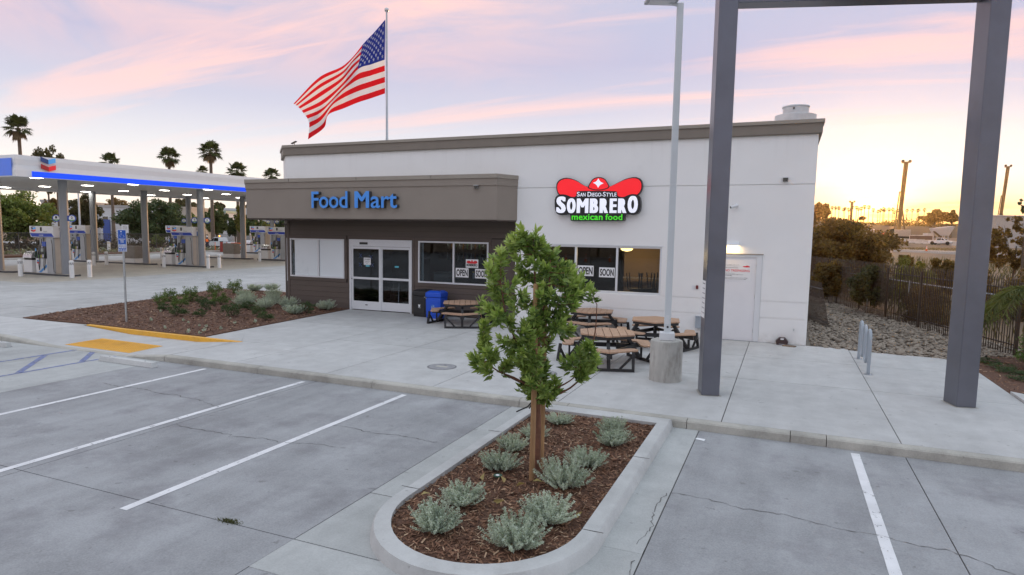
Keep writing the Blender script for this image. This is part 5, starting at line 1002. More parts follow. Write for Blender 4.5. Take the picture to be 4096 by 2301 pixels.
beds = [(1860, 120, 'silver shrub at the far end of the left silver row in the bed'), (1790, 170, 'second silver shrub from the far end of the left silver row'), (1810, 205, 'silver shrub in the middle of the left silver row'), (1780, 225, 'silver shrub at the near end of the left silver row'), (1990, 115, 'silver shrub at the far end of the right silver row, by the shop corner'), (2000, 165, 'silver shrub in the middle of the right silver row'), (1990, 215, 'silver shrub at the near end of the right silver row'),
    (2110, 240, 'silver shrub left of the shop corner in front of the siding'), (2155, 290, 'silver shrub nearest the walk in front of the siding'), (2390, 258, 'silver shrub below the left shop window'), (1935, 250, 'silver shrub among the dark shrubs of the bed')]
for k, (x, y, lb) in enumerate(beds): p = G(*EE(x, y), .02); put_proto(sil_protos, sp_used, k % 4, (p[0], p[1] + .1, .02), k * .9, lb, 1.12, 'silver shrubs in the bark bed')
p = G(*EE(2260, 280), .02); put_proto(gp_, gu, 2, (p[0], p[1], .02), .3, 'dark shrub between silver shrubs below the left shop window', .9, 'green shrubs in the bark bed')
# sprouts
spr = thing('sprout', 'x', 'plant', (0, -4000, 0), group='small sprouts in the bark bed'); r = np.random.default_rng(5); C_ = r.normal(0, .03, (40, 3)); C_[:, 2] = np.abs(r.normal(0, .06, 40)); A_ = r.normal(0, .5, (40, 3)); A_[:, 2] = 1; V_, F_ = leaf_cloud(C_, A_, .08, .03, 3, .1); npmesh('leaves', V_, F_, silver, spr)
for k, (x, y) in enumerate([(1720, 480), (1765, 500), (1935, 540), (1910, 580), (1765, 590), (1545, 555), (1870, 530), (2070, 560), (2160, 465), (2200, 505), (2390, 495), (1415, 480), (1505, 395), (1870, 600)]): p = G(*DD(x, y), .02); place(spr, k, (p[0], p[1], .02), k, 'small grey-green sprout in the bare front of the bark bed', random.uniform(.4, .75))
# weed in the joint, litter
wd = thing('weed_tuft', 'small green weed growing in the joint of the parking lot', 'weed', (-5.98, -14.73, ZL), 0, None, .62); r = np.random.default_rng(9); C_ = np.stack([r.normal(0, .11, 420), r.normal(0, .035, 420), np.abs(r.normal(0, .012, 420))], -1); A_ = r.normal(0, 1, (420, 3)); A_[:, 2] = np.abs(A_[:, 2]) * .7; V_, F_ = leaf_cloud(C_, A_, .03, .012, 4, .1); npmesh('leaves', V_, F_, leafm('weed_leaf', (.05, .05, .02), (.14, .15, .05)), wd)
tag(MB().add([(-1.80, -9.62, ZL + .006), (-1.66, -9.66, ZL + .006), (-1.65, -9.60, ZL + .02), (-1.78, -9.56, ZL + .012)], [(0, 1, 2, 3)]).build('paper_scrap', paper_m, None), 'white scrap of paper lying in the gutter right of the island', 'litter')
lid_ = thing('plastic_lid', 'green and white plastic lid on the bark of the island', 'litter', (-3.80, -12.60, -.015)); MB().lathe([(.055, 0), (.055, .012), (.045, .014)], (0, 0, 0), 16).build('rim', M('lid_green', (.03, .09, .06), .4), lid_); MB().lathe([(.025, .014), (.024, .016)], (.0, -.01, 0), 12).build('centre', paper_m, lid_)
fallen = leafm('fallen_leaf', (.30, .20, .10), (.45, .38, .12), .1)
for k, (x, y, a, lb) in enumerate([(-3.33, -12.62, .4, 'yellow fallen leaf at the foot of the tree stake'), (-3.45, -12.85, 1.2, 'brown fallen leaf in front of the tree'), (-3.62, -12.80, 2.2, 'brown fallen leaf between the plastic lid and the yellow leaf'), (-3.52, -13.35, .1, 'pale fallen leaf in the middle of the island nose'), (-4.33, -13.55, 1.0, 'yellow fallen leaf at the left kerb of the island'), (-2.60, -13.35, .7, 'brown fallen leaf at the right kerb of the island'), (-3.9, -12.85, 1.9, 'pale fallen leaf left of the tree, near the lid')]):
    o = thing('fallen_leaf', lb, 'leaf', (x, y, -.005), a, 'fallen leaves on the island'); V_, F_ = leaf_cloud(np.array([[0, 0, .01]]), np.array([[1, 0, .15]]), .13, .055, k, .25); npmesh('blade', V_, F_, fallen, o)

# ---- young tree on the island
tr_leaf = leafm('tree_leaf', (.055, .12, .028), (.40, .54, .15), .38, .38, .5); trunk_m = M('young_bark', (.17, .075, .045), .8, var=.3, vs=14, bump=.5, bs=50); stake_m = M('stake_wood', (.36, .21, .10), .8, var=.25, vs=6, bump=.3, bs=40, stretch=(4, 4, .4))
yt = thing('young_tree', 'young leafy tree held by wooden stakes on the planting island', 'tree', (-3.42, -12.22, -.04)); base_ = np.array([-3.42, -12.22, -.04])
tips = [(590, 125), (480, 150), (395, 205), (650, 245), (330, 345), (275, 370), (430, 300), (530, 240), (700, 330), (820, 385), (905, 435), (760, 440), (640, 495), (300, 450), (365, 520), (460, 400), (560, 330), (935, 500), (860, 555), (700, 560), (225, 590), (265, 640), (330, 690), (245, 765), (420, 720), (520, 770), (600, 750), (660, 700), (745, 650), (830, 770), (790, 700), (560, 830), (640, 840), (240, 850), (330, 865), (175, 965), (245, 945), (330, 955), (420, 955), (470, 1000), (540, 975), (620, 950), (235, 1050), (400, 1015), (940, 885), (965, 1000), (885, 1035), (820, 985), (760, 1025), (925, 1075), (560, 1050), (640, 1080), (520, 1125), (700, 1130), (600, 1150), (515, 1195), (695, 1195), (620, 1225), (680, 1255), (540, 1085), (450, 470), (500, 560), (400, 600), (640, 400), (580, 430), (860, 470), (800, 480), (720, 760), (700, 860), (480, 880), (390, 880), (560, 680), (150, 985), (985, 985), (960, 900), (440, 180), (525, 195), (625, 195), (560, 170), (355, 265), (310, 305), (700, 285), (755, 345), (850, 420), (880, 500), (800, 560), (740, 380), (680, 430), (300, 700), (210, 900), (860, 620), (900, 950), (300, 560), (600, 560)]
rr_ = np.random.default_rng(12); stemb = MB(); TP = []
D0 = float((base_ + np.array([0, 0, 1.5]) - CAM) @ CF)
for k, (x, y) in enumerate(tips):
    x += rr_.normal(0, 9); y += rr_.normal(0, 7)
    for rep in range(1 + (k % 2)): 
        wdt = .55 * max(.25, 1 - abs(y - 700) / 800); dz = rr_.uniform(-1, 1) * wdt; xx = x + rr_.normal(0, 22) * rep; yy = y + rr_.normal(0, 22) * rep; u_, v_ = RT(555 + (xx - 555) * 1.0, yy); TP.append(D(u_, v_, D0 + dz) - base_)
for x, y in [(545, 735), (515, 800), (600, 815), (560, 880), (500, 945), (620, 955), (560, 1010), (600, 1075), (540, 1140), (615, 1180), (575, 760), (540, 960)]: TP.append(D(*RT(x, y), D0 - rr_.uniform(.30, .48)) - base_)
trunkp = [(0, 0, 0), (.0, 0, .6), (-.02, .01, 1.0), (-.01, .0, 1.5), (-.05, .02, 2.0), (-.10, .03, 2.5), (-.13, .03, 2.95)]
MB().tube(trunkp, [.038, .033, .030, .025, .020, .014, .006], 10).build('trunk', trunk_m, yt)
mains = [[(0, 0, .98), (.25, .0, 1.02), (.55, .05, 1.25), (.68, .05, 1.75), (.70, .06, 2.15)], [(0, 0, 1.05), (-.3, .05, 1.2), (-.6, .05, 1.35), (-.72, 0, 1.75)], [(-.01, 0, 1.3), (-.25, -.1, 1.6), (-.42, -.1, 2.0), (-.5, -.1, 2.4)], [(0, 0, 1.5), (.2, .2, 1.9), (.35, .2, 2.3)], [(0, 0, 1.02), (-.2, .1, 1.12), (-.4, .1, 1.22), (-.52, .1, 1.32)], [(0, 0, 1.05), (.2, -.1, 1.12), (.38, -.1, 1.22), (.5, -.1, 1.34)], [(-.03, 0, 1.9), (.08, -.1, 2.3), (.1, -.1, 2.7)]]
rtc = np.array([_rt[0], _rt[1], 0]); fwc = np.array([_fw[0], _fw[1], 0])
sk = []
for mn_ in mains:
    P_ = [rtc * a + fwc * b + np.array([0, 0, c]) for a, b, c in mn_]; pp = [cubic(np.linspace(0, 1, len(P_)), np.array(P_), t_) for t_ in np.linspace(0, 1, 12)]; stemb.tube(pp, np.linspace(.016, .005, 12), 7); sk += pp[1:]
sk += [np.array(cubic(np.linspace(0, 1, 7), np.array(trunkp), t_)) for t_ in np.linspace(.33, 1, 20)]; sk = np.array(sk)
Cs, As, Ls, Ys = [], [], [], []
for q in TP:
    dd_ = np.linalg.norm(sk - q, axis=1) + np.maximum(0, sk[:, 2] - q[2]) * 1.5; b = sk[dd_.argmin()]; dv = q - b; l_ = np.linalg.norm(dv) + 1e-6; mid = b + dv * .5 + np.array([0, 0, -.03]); stemb.tube([b, mid, q], [.006, .0045, .003], 5); ax = dv / l_ + np.array([0, 0, .8]); ax /= np.linalg.norm(ax)
    nl_ = 44; t_ = rr_.uniform(0, 1, nl_); c_ = q - ax * (t_ * .20)[:, None]; o_ = rr_.normal(0, 1, (nl_, 3)); o_ -= (o_ @ ax)[:, None] * ax; o_ /= np.linalg.norm(o_, axis=1)[:, None]; Cs.append(c_); As.append(o_ * (.45 + .75 * t_)[:, None] + ax * (1.05 - .75 * t_)[:, None] + np.array([0, 0, -.25]) * t_[:, None]); Ls.append(rr_.uniform(.085, .145, nl_)); Ys.append(t_ < .38)
    m_ = max(2, int(l_ / .05)); t2 = rr_.uniform(.25, .95, m_); Cs.append(b + dv * t2[:, None]); a2 = rr_.normal(0, 1, (m_, 3)) + np.array([0, 0, -.1]); As.append(a2); Ls.append(rr_.uniform(.07, .12, m_)); Ys.append(np.zeros(m_, bool))
C_, A_, Ln = np.concatenate(Cs), np.concatenate(As), np.concatenate(Ls); Yg = np.concatenate(Ys); V_, F_ = leaf_cloud(C_[~Yg], A_[~Yg], Ln[~Yg], Ln[~Yg] * .36, 77, .10); npmesh('leaves', V_, F_, tr_leaf, yt); V_, F_ = leaf_cloud(C_[Yg], A_[Yg], Ln[Yg] * .9, Ln[Yg] * .32, 78, .10); npmesh('young_leaves', V_, F_, leafm('tree_young_leaf', (.20, .34, .07), (.56, .68, .24), .42, .36, .5), yt); stemb.build('branches', trunk_m, yt)
for k, (b, tpx, lb) in enumerate((((-3.41, -12.45), (2126, 1135), 'left wooden tree stake on the island'), ((-3.46, -11.98), (2166, 1180), 'right wooden tree stake on the island'))):
    zt_ = at_h(*tpx, b); tag(MB().tube([(b[0], b[1], -.1), (b[0] + .01, b[1], zt_ * .5), (b[0] + .005, b[1], zt_ - .012), (b[0] + .005, b[1], zt_)], [.034, .033, .032, .024], 12).build('tree_stake', stake_m, None), lb, 'stake', 'wooden tree stakes on the island')
tie = thing('tree_tie', 'black rubber strap tying the young tree to its stakes', 'strap', (-3.42, -12.22, .86)); MB().tube([(-.02, -.28, .0), (-.05, -.05, .03), (.03, .04, .03), (-.02, .29, .05), (-.07, .02, .04), (-.05, -.25, .01), (-.17, -.33, -.05)], .009, 6).build('strap', black_pl, tie)

# ---- palms and broadleaf trees
palm_leaf = leafm('palm_leaf', (.035, .055, .018), (.12, .15, .05), .3); palm_dry = leafm('palm_dry', (.12, .08, .04), (.24, .17, .09), .2)
def palm(name, seed, h, cr, label, loc, group, skirt=True, nf=30, lean=0.0):
    r = np.random.default_rng(seed); t_ = thing(name, label, 'palm tree', loc, group=group); top = np.array([lean * h, 0, h]); MB().tube([(0, 0, -.3), (lean * h * .3, 0, h * .5), (lean * h * .8, 0, h * .9), tuple(top)], [cr * .15, cr * .11, cr * .10, cr * .13], 10).build('trunk', bark_m, t_)
    V_ = []; F_ = []; Vd = []; Fd = []
    for k in range(nf + (10 if skirt else 0)):
        dry = k >= nf; a = r.uniform(0, tau); el = r.uniform(-35, 80) if not dry else r.uniform(-80, -45); el = rad(el); st = cr * r.uniform(.35, .55); d = np.array([cos(a) * cos(el), sin(a) * cos(el), sin(el)]); c = top + d * st; fan = cr * r.uniform(.42, .62) * (.75 if dry else 1); side = np.cross(d, [0, 0, 1.0]); side /= np.linalg.norm(side) + 1e-9; upv = np.cross(side, d); vv_, ff_ = (Vd, Fd) if dry else (V_, F_)
        n0 = len(vv_); vv_ += [top, top + side * .03 * cr, c + side * .02 * cr, c]; ff_.append((n0, n0 + 1, n0 + 2, n0 + 3))
        for j in range(13):
            b = rad(-105 + 210 * j / 12); dirj = d * cos(b) + side * sin(b); w_ = cr * .045; pr = np.cross(dirj, upv); tip = c + dirj * fan * (1 - .25 * abs(sin(b))) + np.array([0, 0, -1]) * fan * r.uniform(.10, .38); m_ = c + dirj * fan * .55; n0 = len(vv_); vv_ += [c, m_ + pr * w_, tip, m_ - pr * w_]; ff_.append((n0, n0 + 1, n0 + 2, n0 + 3))
    cr_ = npmesh('crown', V_, F_, palm_leaf, t_)
    if Vd: npmesh('dead_fronds', Vd, Fd, palm_dry, cr_)
    return t_
def gz_at(x, y): return float(zt(np.array([x]), np.array([y]))[0])
def tree(name, label, u0, u1, vtop, vbot, dep, mat, seed, group, n=5200, ls=.22, base_v=None, clumps=60, spread=.2, cat='tree', flat=.25, thick=.22, bark=None):
    c = D((u0 + u1) / 2, (vtop + vbot) / 2, dep); w_ = (u1 - u0) / FPX * dep; h_ = (vbot - vtop) / FPX * dep; gz_ = gz_at(c[0], c[1])
    t_ = thing(name, label, cat, (c[0], c[1], gz_), seed * .7, group); cz = c[2] - gz_; n = int(n * 1.7); P_ = crown_points(n, (w_ / 2, w_ / 2 * .85, h_ / 2), seed, int(clumps * 1.4), spread * 1.08, .25, flat); P_[:, 2] += cz; V_, F_ = quad_leaves(P_, ls * 1.2, seed, aspect=.7); npmesh('crown', V_, F_, mat, t_)
    rt_ = np.random.default_rng(seed); bs_ = MB(); th = thick * (w_ / 6) ** .5; bs_.tube([(0, 0, -.2), (.05, 0, max(.3, (cz - h_ / 2) * .7)), (0, .05, cz)], [th, th * .75, th * .35], 9)
    tk = bs_.build('trunk', bark or bark2, t_); lb_ = MB()
    for k in range(9): a = rt_.uniform(0, tau); r2 = rt_.uniform(.4, .85); lb_.tube([(0, 0, max(.3, cz - h_ * .45) + k * .02 * h_), (cos(a) * w_ * .2 * r2, sin(a) * w_ * .2 * r2, cz - h_ * .1), (cos(a) * w_ * .45 * r2, sin(a) * w_ * .42 * r2, cz + h_ * rt_.uniform(0, .35))], [th * .4, th * .25, th * .08], 6)
    lb_.build('limbs', bark or bark2, tk); return t_
lf1 = leafm('foliage_bright', (.08, .125, .03), (.28, .35, .085), .32); lf2 = leafm('foliage_mid', (.045, .08, .026), (.17, .21, .065), .3); lf3 = leafm('foliage_dark', (.03, .06, .022), (.105, .145, .05), .25); lf4 = leafm('foliage_olive', (.04, .045, .018), (.14, .13, .05), .3); lf5 = leafm('foliage_yellow', (.10, .11, .02), (.30, .28, .06), .35); lf6 = leafm('foliage_brown', (.075, .055, .02), (.30, .19, .06), .5)
BG = 'trees behind the filling station'
tree('broadleaf_tree', 'big bright green tree at the left edge behind the first pumps', -90, 212, 770, 985, 72, lf1, 101, BG, 9000, .24, clumps=110, spread=.17)
tree('tall_tree', 'tall olive tree showing above the station canopy at the left', 118, 262, 585, 800, 112, lf4, 102, BG, 6000, .35, clumps=60)
tree('broadleaf_tree', 'dark tree behind the white lamp post of the station', 270, 412, 782, 960, 96, lf4, 103, BG, 7000, .26, clumps=90, spread=.17)
tree('broadleaf_tree', 'wide dark green tree behind the middle of the station', 470, 742, 798, 985, 92, lf3, 104, BG, 11000, .26, clumps=130, spread=.16)
tree('broadleaf_tree', 'lighter green tree left of pump five', 715, 812, 848, 975, 95, lf1, 105, BG, 4500, .22)
tree('broadleaf_tree', 'dark bushy tree behind the white pickup truck', 815, 912, 820, 955, 112, lf2, 106, BG, 6000, .26)
tree('broadleaf_tree', 'narrow dark tree between the truck and pump fifteen', 905, 975, 860, 960, 118, lf3, 107, BG, 4000, .24)
tree('weeping_tree', 'yellowish weeping tree beside a palm trunk near pump fifteen', 940, 985, 828, 945, 104, lf5, 108, BG, 2600, .26, spread=.16)
tree('broadleaf_tree', 'mid green tree behind pump fifteen', 965, 1052, 852, 950, 100, lf2, 109, BG, 4500, .24)
tree('broadleaf_tree', 'yellow-green tree left of the shop corner behind pump nine', 1045, 1100, 880, 945, 96, lf5, 110, BG, 2600, .2); tree('broadleaf_tree', 'dark tree hidden mostly by the shop corner', 1090, 1180, 862, 950, 120, lf3, 111, BG, 3000, .25)
for k, (a, b, c, d, lb) in enumerate([(690, 790, 798, 845, 'left'), (850, 900, 812, 850, 'middle'), (980, 1060, 812, 850, 'right')]): tree('distant_tree', f'far hazy olive tree on the skyline under the canopy, {lb} of three', a, b, c, d, 210, lf4, 120 + k, 'far trees on the skyline behind the station', 2600, .5)
tree('young_street_tree', 'small young tree in the planting behind the middle concrete box', 600, 655, 940, 985, 82, lf1, 130, BG, 1500, .16, thick=.10); tree('dark_trunk_tree', 'dark leafless-looking tree left of the first station column', 165, 240, 792, 900, 108, lf6, 131, BG, 1500, .3); tree('dark_trunk_tree', 'thin dark tree on the skyline between the station columns', 420, 520, 795, 850, 150, lf6, 132, BG, 1200, .35)
for k, (u_, v_, cr, dep, lb, ln_) in enumerate([(77, 512, 2.35, 96, 'tall thin palm at the far left above the station canopy', .012), (443, 650, 2.0, 103, 'palm crown peeking over the canopy left of its middle', 0), (675, 628, 2.05, 104, 'palm above the canopy, left of the tallest one near the middle', 0), (842, 608, 2.3, 104, 'tallest palm above the middle of the station canopy', 0), (810, 686, 1.5, 130, 'small palm crown beside the tallest middle palm', 0), (948, 688, 2.05, 104, 'palm over the right part of the station canopy', 0), (1086, 703, 1.9, 120, 'palm crown just left of the shop roof', 0), (228, 690, 2.0, 100, 'palm whose trunk stands left of the first station column', 0)]):
    p = D(u_, v_, dep); gz_ = gz_at(p[0], p[1]); palm('fan_palm', 140 + k, p[2] - gz_, cr, lb, (p[0], p[1], gz_), 'palms behind the filling station', lean=-ln_, nf=34)

# ================================================================== FILLING STATION
def GS(u, v):
    z = -.14
    for _ in range(12): p = G(u, v, z); z = .5 * z + .5 * zs(p[1])
    return np.array([p[0], p[1], zs(p[1])])
def XP(u, v, x): d = ray(u, v); return CAM + d * ((x - CAM[0]) / d[0])
CX, CY = -42.9, 7.04
stn_white = M('station_white', (.74, .745, .755), .4, var=.02); stn_grey = M('column_grey', (.26, .275, .30), .5, var=.05, vs=1.5); can_blue = emitm('lit_blue_strip', (.02, .08, .85), .8); pan_blue = M('blue_panel', (.06, .17, .70), .4, emit=.12, var=.05)
cano = thing('fuel_canopy', 'white fuel canopy with a glowing blue edge over the pumps', 'canopy'); ZB0 = 5.72; cz_ = lambda y: ZB0 + .0145 * (y - 2.6); X0, X1, Y0, Y1 = -57.5, -39.7, 2.6, 52.0
def canprism(x0, x1, y0, y1, a, b, name, mat, parent=cano, **k):
    v = [(x, y, cz_(y) + h) for h in (a, b) for x, y in ((x0, y0), (x1, y0), (x1, y1), (x0, y1))]; return MB().add(v, [(0, 3, 2, 1), (4, 5, 6, 7), (0, 1, 5, 4), (1, 2, 6, 5), (2, 3, 7, 6), (3, 0, 4, 7)]).build(name, mat, parent, **k)
canprism(X0 + .25, X1 - .25, Y0 + .25, Y1 - .25, .14, .34, 'ceiling', M('canopy_ceiling', (.62, .62, .61), .5, var=.04, vs=.4))
fas = MB()       # outer fascia, leaning out a little at the foot
pr = [(0.0, 1.18), (.03, .95), (.0, .62), (.05, .34), (.05, 0.0), (-.25, .0), (-.25, 1.18)]
cor = [(X1, Y0), (X1, Y1), (X0, Y1), (X0, Y0)]; sg_ = [(1, -1), (1, 1), (-1, 1), (-1, -1)]; v = []
for (x, y), (sx, sy) in zip(cor, sg_): v += [(x + sx * o_, y + sy * o_, cz_(y) + h) for o_, h in pr]
np_ = len(pr); fas.add(v, [(i * np_ + a, ((i + 1) % 4) * np_ + a, ((i + 1) % 4) * np_ + (a + 1) % np_, i * np_ + (a + 1) % np_) for i in range(4) for a in range(np_)]).build('fascia', stn_white, cano)
v = [(X1 + o_, y, cz_(y) + h) for y in (Y0 + .75, Y1 - .3) for o_, h in ((.055, .33), (.075, .31), (.075, .03), (.055, .015))]; MB().add(v, [(a, a + 4, a + 5, a + 1) for a in range(3)]).build('blue_strip', can_blue, cano)
v = [(x, Y0 - o_, cz_(Y0) + h) for x in (X0 + .5, X1 - .28) for o_, h in ((.04, 1.0), (.07, .98), (.07, .06), (.055, .04))]; MB().add(v, [(a, a + 1, a + 5, a + 4) for a in range(3)]).build('blue_panel', pan_blue, cano)
def chevrons(parent, w, h, y, pre='emblem', ox=0.0, oz=0.0):
    cols4 = ((M('emblem_navy', (.02, .06, .22), .35), M('emblem_sky', (.08, .36, .78), .35, emit=.15)), (M('emblem_dark_red', (.42, .015, .02), .35), M('emblem_red', (.75, .02, .03), .35, emit=.15)))
    for r_ in range(2):
        zt_ = h * (1 - r_ * .50); dp = h * .17; bh = h * .32
        for s_, mt in zip((-1, 1), cols4[r_]):
            P_ = [(s_ * w / 2, zt_), (0, zt_ - dp), (0, zt_ - dp - bh), (s_ * w / 2, zt_ - bh)]
            if s_ > 0: P_ = P_[::-1]
            MB().wallprism([(a + ox, b + oz) for a, b in P_], y, y + .03).build(pre, mt, parent)
pe = XP(*RA(480, 270), X1 + .08); em = thing('canopy_emblem', 'red and blue double V emblem on the canopy fascia', 'emblem', (X1 + .07, pe[1], cz_(pe[1]) + .37), pi / 2); chevrons(em, .80, .80, -.06)
lm = emitm('canopy_led', (1.0, .95, .84), 14.0)
for i in range(8):
    for j in range(4):
        x = -41.3 - j * 4.7; y = Y0 + 2.0 + i * 6.1; h = cz_(y) + .14
        fx_ = MB().span((-.30, -.30, -.06), (.30, .30, 0)).build('light_fixture', stn_white, cano, loc=(x, y, h)); MB().span((-.26, -.26, -.068), (.26, .26, -.061)).build('light_lens', lm, fx_)
# columns
def scol(i, j, x=None): return (CX - 6.3 * j if x is None else x), CY + 10.4 * i
COLS = [(0, 0), (1, 0), (2, 0), (0, 1), (1, 1), (2, 1), (3, 1), (1, 2), (2, 2), (3, 2)]
for k, (i, j) in enumerate(COLS):
    x, y = scol(i, j); x += {(2, 2): -.9, (3, 2): .2, (0, 1): -.7}.get((i, j), 0); z0 = zs(y)
    o = MB().tube([(0, 0, 0), (0, 0, cz_(y) + .13 - z0)], .255, 20).build('support_column', stn_grey, cano, loc=(x, y, z0))
# islands
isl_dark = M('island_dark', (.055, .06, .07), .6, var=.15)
for k, (i, j, lb) in enumerate([(0, 0, 'pump island under pump one'), (1, 0, 'pump island under pump five'), (2, 0, 'pump island under pump nine, by the shop corner'), (0, 1, 'pump island cut off by the left edge of the photo'), (1, 1, 'pump island with a taupe cabinet between pumps seven and five'), (2, 1, 'pump island with a taupe cabinet in front of the white truck'), (1, 2, 'pump island under pump seven'), (2, 2, 'far pump island hidden behind pump five'), (3, 2, 'pump island under pump fifteen')]):
    x, y = scol(i, j); t_ = thing('pump_island', lb, 'pump island', (x - 1.6, y, zs(y)), group='pump islands'); P_ = [(-2.4, -.45), (2.2, -.45), (2.65, -.2), (2.65, .2), (2.2, .45), (-2.4, .45), (-2.8, .2), (-2.8, -.2)]
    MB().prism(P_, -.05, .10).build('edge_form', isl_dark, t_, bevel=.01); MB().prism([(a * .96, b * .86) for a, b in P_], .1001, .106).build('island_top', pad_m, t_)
# pumps
p_grey = M('pump_grey', (.40, .415, .435), .45, var=.06); p_beige = M('pump_beige', (.52, .475, .42), .5, var=.05); p_black = M('pump_black', (.022, .024, .026), .35, var=.2); sky_stripe = M('pump_sky_blue', (.10, .34, .72), .4); label_y = M('pump_yellow_label', (.62, .55, .10), .5); label_g = M('pump_green_label', (.10, .34, .06), .5); silver_m = M('hood_silver', (.52, .53, .54), .28, metal=.85, var=.1)
def make_pump():
    t_ = thing('fuel_pump', 'x', 'fuel pump', (0, -4000, 0), group='fuel pumps')
    MB().span((-1.12, -.36, .02), (.02, .36, .96)).build('lower_cabinet', stn_white, t_, bevel=.015); MB().span((.08, -.40, .0), (.78, .40, 2.30)).build('end_pillar', p_grey, t_, bevel=.03)
    MB().span((.781, -.30, .03), (.80, .02, 2.28)).build('pillar_panel', p_beige, t_); MB().span((.781, .1, .03), (.80, .32, 2.28)).build('pillar_panel', p_beige, t_)
    MB().span((-1.05, -.10, .96), (-.72, .30, 2.30)).build('back_mast', p_grey, t_); MB().span((-.72, -.02, 1.55), (.08, .20, 2.29)).build('back_panel', p_beige, t_)
    hd = MB().add([(-.98, -.37, .97), (-.02, -.37, .97), (-.02, .37, .97), (-.98, .37, .97), (-.84, -.30, 1.78), (-.12, -.30, 1.78), (-.12, .30, 1.78), (-.84, .30, 1.78)], [(0, 3, 2, 1), (4, 5, 6, 7), (0, 1, 5, 4), (1, 2, 6, 5), (2, 3, 7, 6), (3, 0, 4, 7)]).build('display_head', p_black, t_, bevel=.02)
    sl = lambda z: -.372 + (z - .97) * .0864
    def face(x0, x1, z0, z1, mt, nm): MB().add([(x0, sl(z0) - .004, z0), (x1, sl(z0) - .004, z0), (x1, sl(z1) - .004, z1), (x0, sl(z1) - .004, z1)], [(0, 1, 2, 3)]).build(nm, mt, hd)
    face(-.62, -.34, 1.40, 1.62, M('lcd_grey', (.30, .34, .33), .3), 'screen'); face(-.56, -.42, 1.66, 1.76, M('pale_sticker', (.55, .5, .6), .4), 'sticker'); face(-.66, -.46, 1.0, 1.2, label_y, 'price_label'); face(-.82, -.70, 1.0, 1.18, label_g, 'grade_label'); face(-.44, -.28, 1.02, 1.22, M('pale_sticker', (.5, .5, .5), .4), 'sticker')
    MB().span((-.30, -.42, 1.75), (.06, -.30, 2.05)).build('blue_card', blue_m, t_); MB().span((-1.10, -.38, 1.30), (-.98, -.36, 1.60)).build('blue_sticker', sky_stripe, t_)
    MB().wallprism([(-.60, .05), (.0, .42), (.0, .60), (-.90, .05)], -.364, -.3605).build('sky_stripe', sky_stripe, t_)
    chevrons(t_, .20, .24, -.394, 'front_emblem', -.85, .62)
    for a, b, c in ((-.50, -.66, -.30), (.02, -.16, .10)): MB().tube([(a, -.30, 2.2), (a, -.42, 1.5), (a - .02, -.46, .7), ((a + b) / 2, -.48, .22), (b, -.46, .5), (b, -.42, 1.0), (b, -.38, 1.25)], .022, 6).build('hose', p_black, t_)
    for x in (-.98, -.06): MB().bar((x, -.44, 1.02), (x + .02, -.40, 1.42), .06, .10).build('nozzle', M('nozzle_green', (.015, .05, .03), .4), t_)
    MB().tube([(.70, -.46, 2.2), (.85, -.50, 1.9), (.86, -.50, 1.4), (.84, -.48, .5), (.9, -.5, .15), (1.0, -.45, .12)], .02, 6).build('side_hose', p_black, t_)
    # overhead sign
    prof = [(-.47, 3.04), (-.47, 2.62), (-.40, 2.32), (.40, 2.32), (.47, 2.62), (.47, 3.04)]; v = [(x, y, z) for x in (-1.42, .95) for y, z in prof]; n_ = 6
    sg2 = MB().add(v, [tuple(range(n_)), tuple(range(2 * n_ - 1, n_ - 1, -1))] + [(i, n_ + i, n_ + (i + 1) % n_, (i + 1) % n_) for i in range(n_)]).build('sign_box', stn_white, t_, bevel=.015)
    slp = lambda z: -.474 if z > 2.62 else -.474 + (2.62 - z) * .2333
    MB().add([(-1.30, slp(2.36), 2.36), (.93, slp(2.36), 2.36), (.78, slp(2.58), 2.58), (-1.38, slp(2.58), 2.58)], [(0, 1, 2, 3)]).build('blue_band', M('band_blue', (.02, .06, .40), .35, emit=.05), sg2)
    MB().span((.951, -.05, 2.34), (.956, .32, 2.68)).build('blue_square', M('square_blue', (.06, .16, .48), .4), sg2); lettering('print', 'Techron', paper_m, sg2, (-.55, -.1, 2.42, 2.52), slp(2.47) - .004, .002, .01)
    chevrons(sg2, .42, .30, -.504, 'sign_emblem', -.98, 2.66); lettering('print', 'Chevron', ink_m, sg2, (-1.17, -.79, 2.965, 3.015), -.475, .002, .01)
    t2 = lettering('print', 'Self', M('grey_ink', (.2, .2, .22), .6), sg2, (-.20, .20, 0, .16), 0, .002, 0.0); t2.location = (.957, .10, 2.78); t2.rotation_euler.z = pi / 2
    for z in (2.70, 2.66): lettering('print', 'Unleaded Plus', M('grey_ink', (.2, .2, .22), .6), sg2, (.0, .4, z, z + .03), -.475, .002, 0)
    return t_
pump0 = make_pump()
def number(parent, s_, bx): return lettering('number', s_, ink_m, parent, bx, -.476, .002, .005)
PUMPS = [(0, 0, '1', 'fuel pump numbered 1 beside the first station column', 0), (1, 0, '5', 'fuel pump numbered 5 in front of the second station column', 0), (2, 0, '9', 'fuel pump numbered 9, half hidden by the shop corner', 0), (1, 2, '7', 'fuel pump numbered 7 behind the first station column', .0), (3, 2, '15', 'fuel pump numbered 15 in the far row', 0), (2, 2, '11', 'far fuel pump mostly hidden behind pump five', -.9)]
for k, (i, j, num, lb, dx) in enumerate(PUMPS):
    x, y = scol(i, j); o = place(pump0, k, (x - 1.45 + dx, y + .05, zs(y) + .10), 0, lb)
    sbx = [c for c in o.children if c.name.startswith('sign_box')][0]; number(sbx, num, (-.32, -.14, 2.72, 2.97) if len(num) == 1 else (-.42, -.08, 2.72, 2.97))
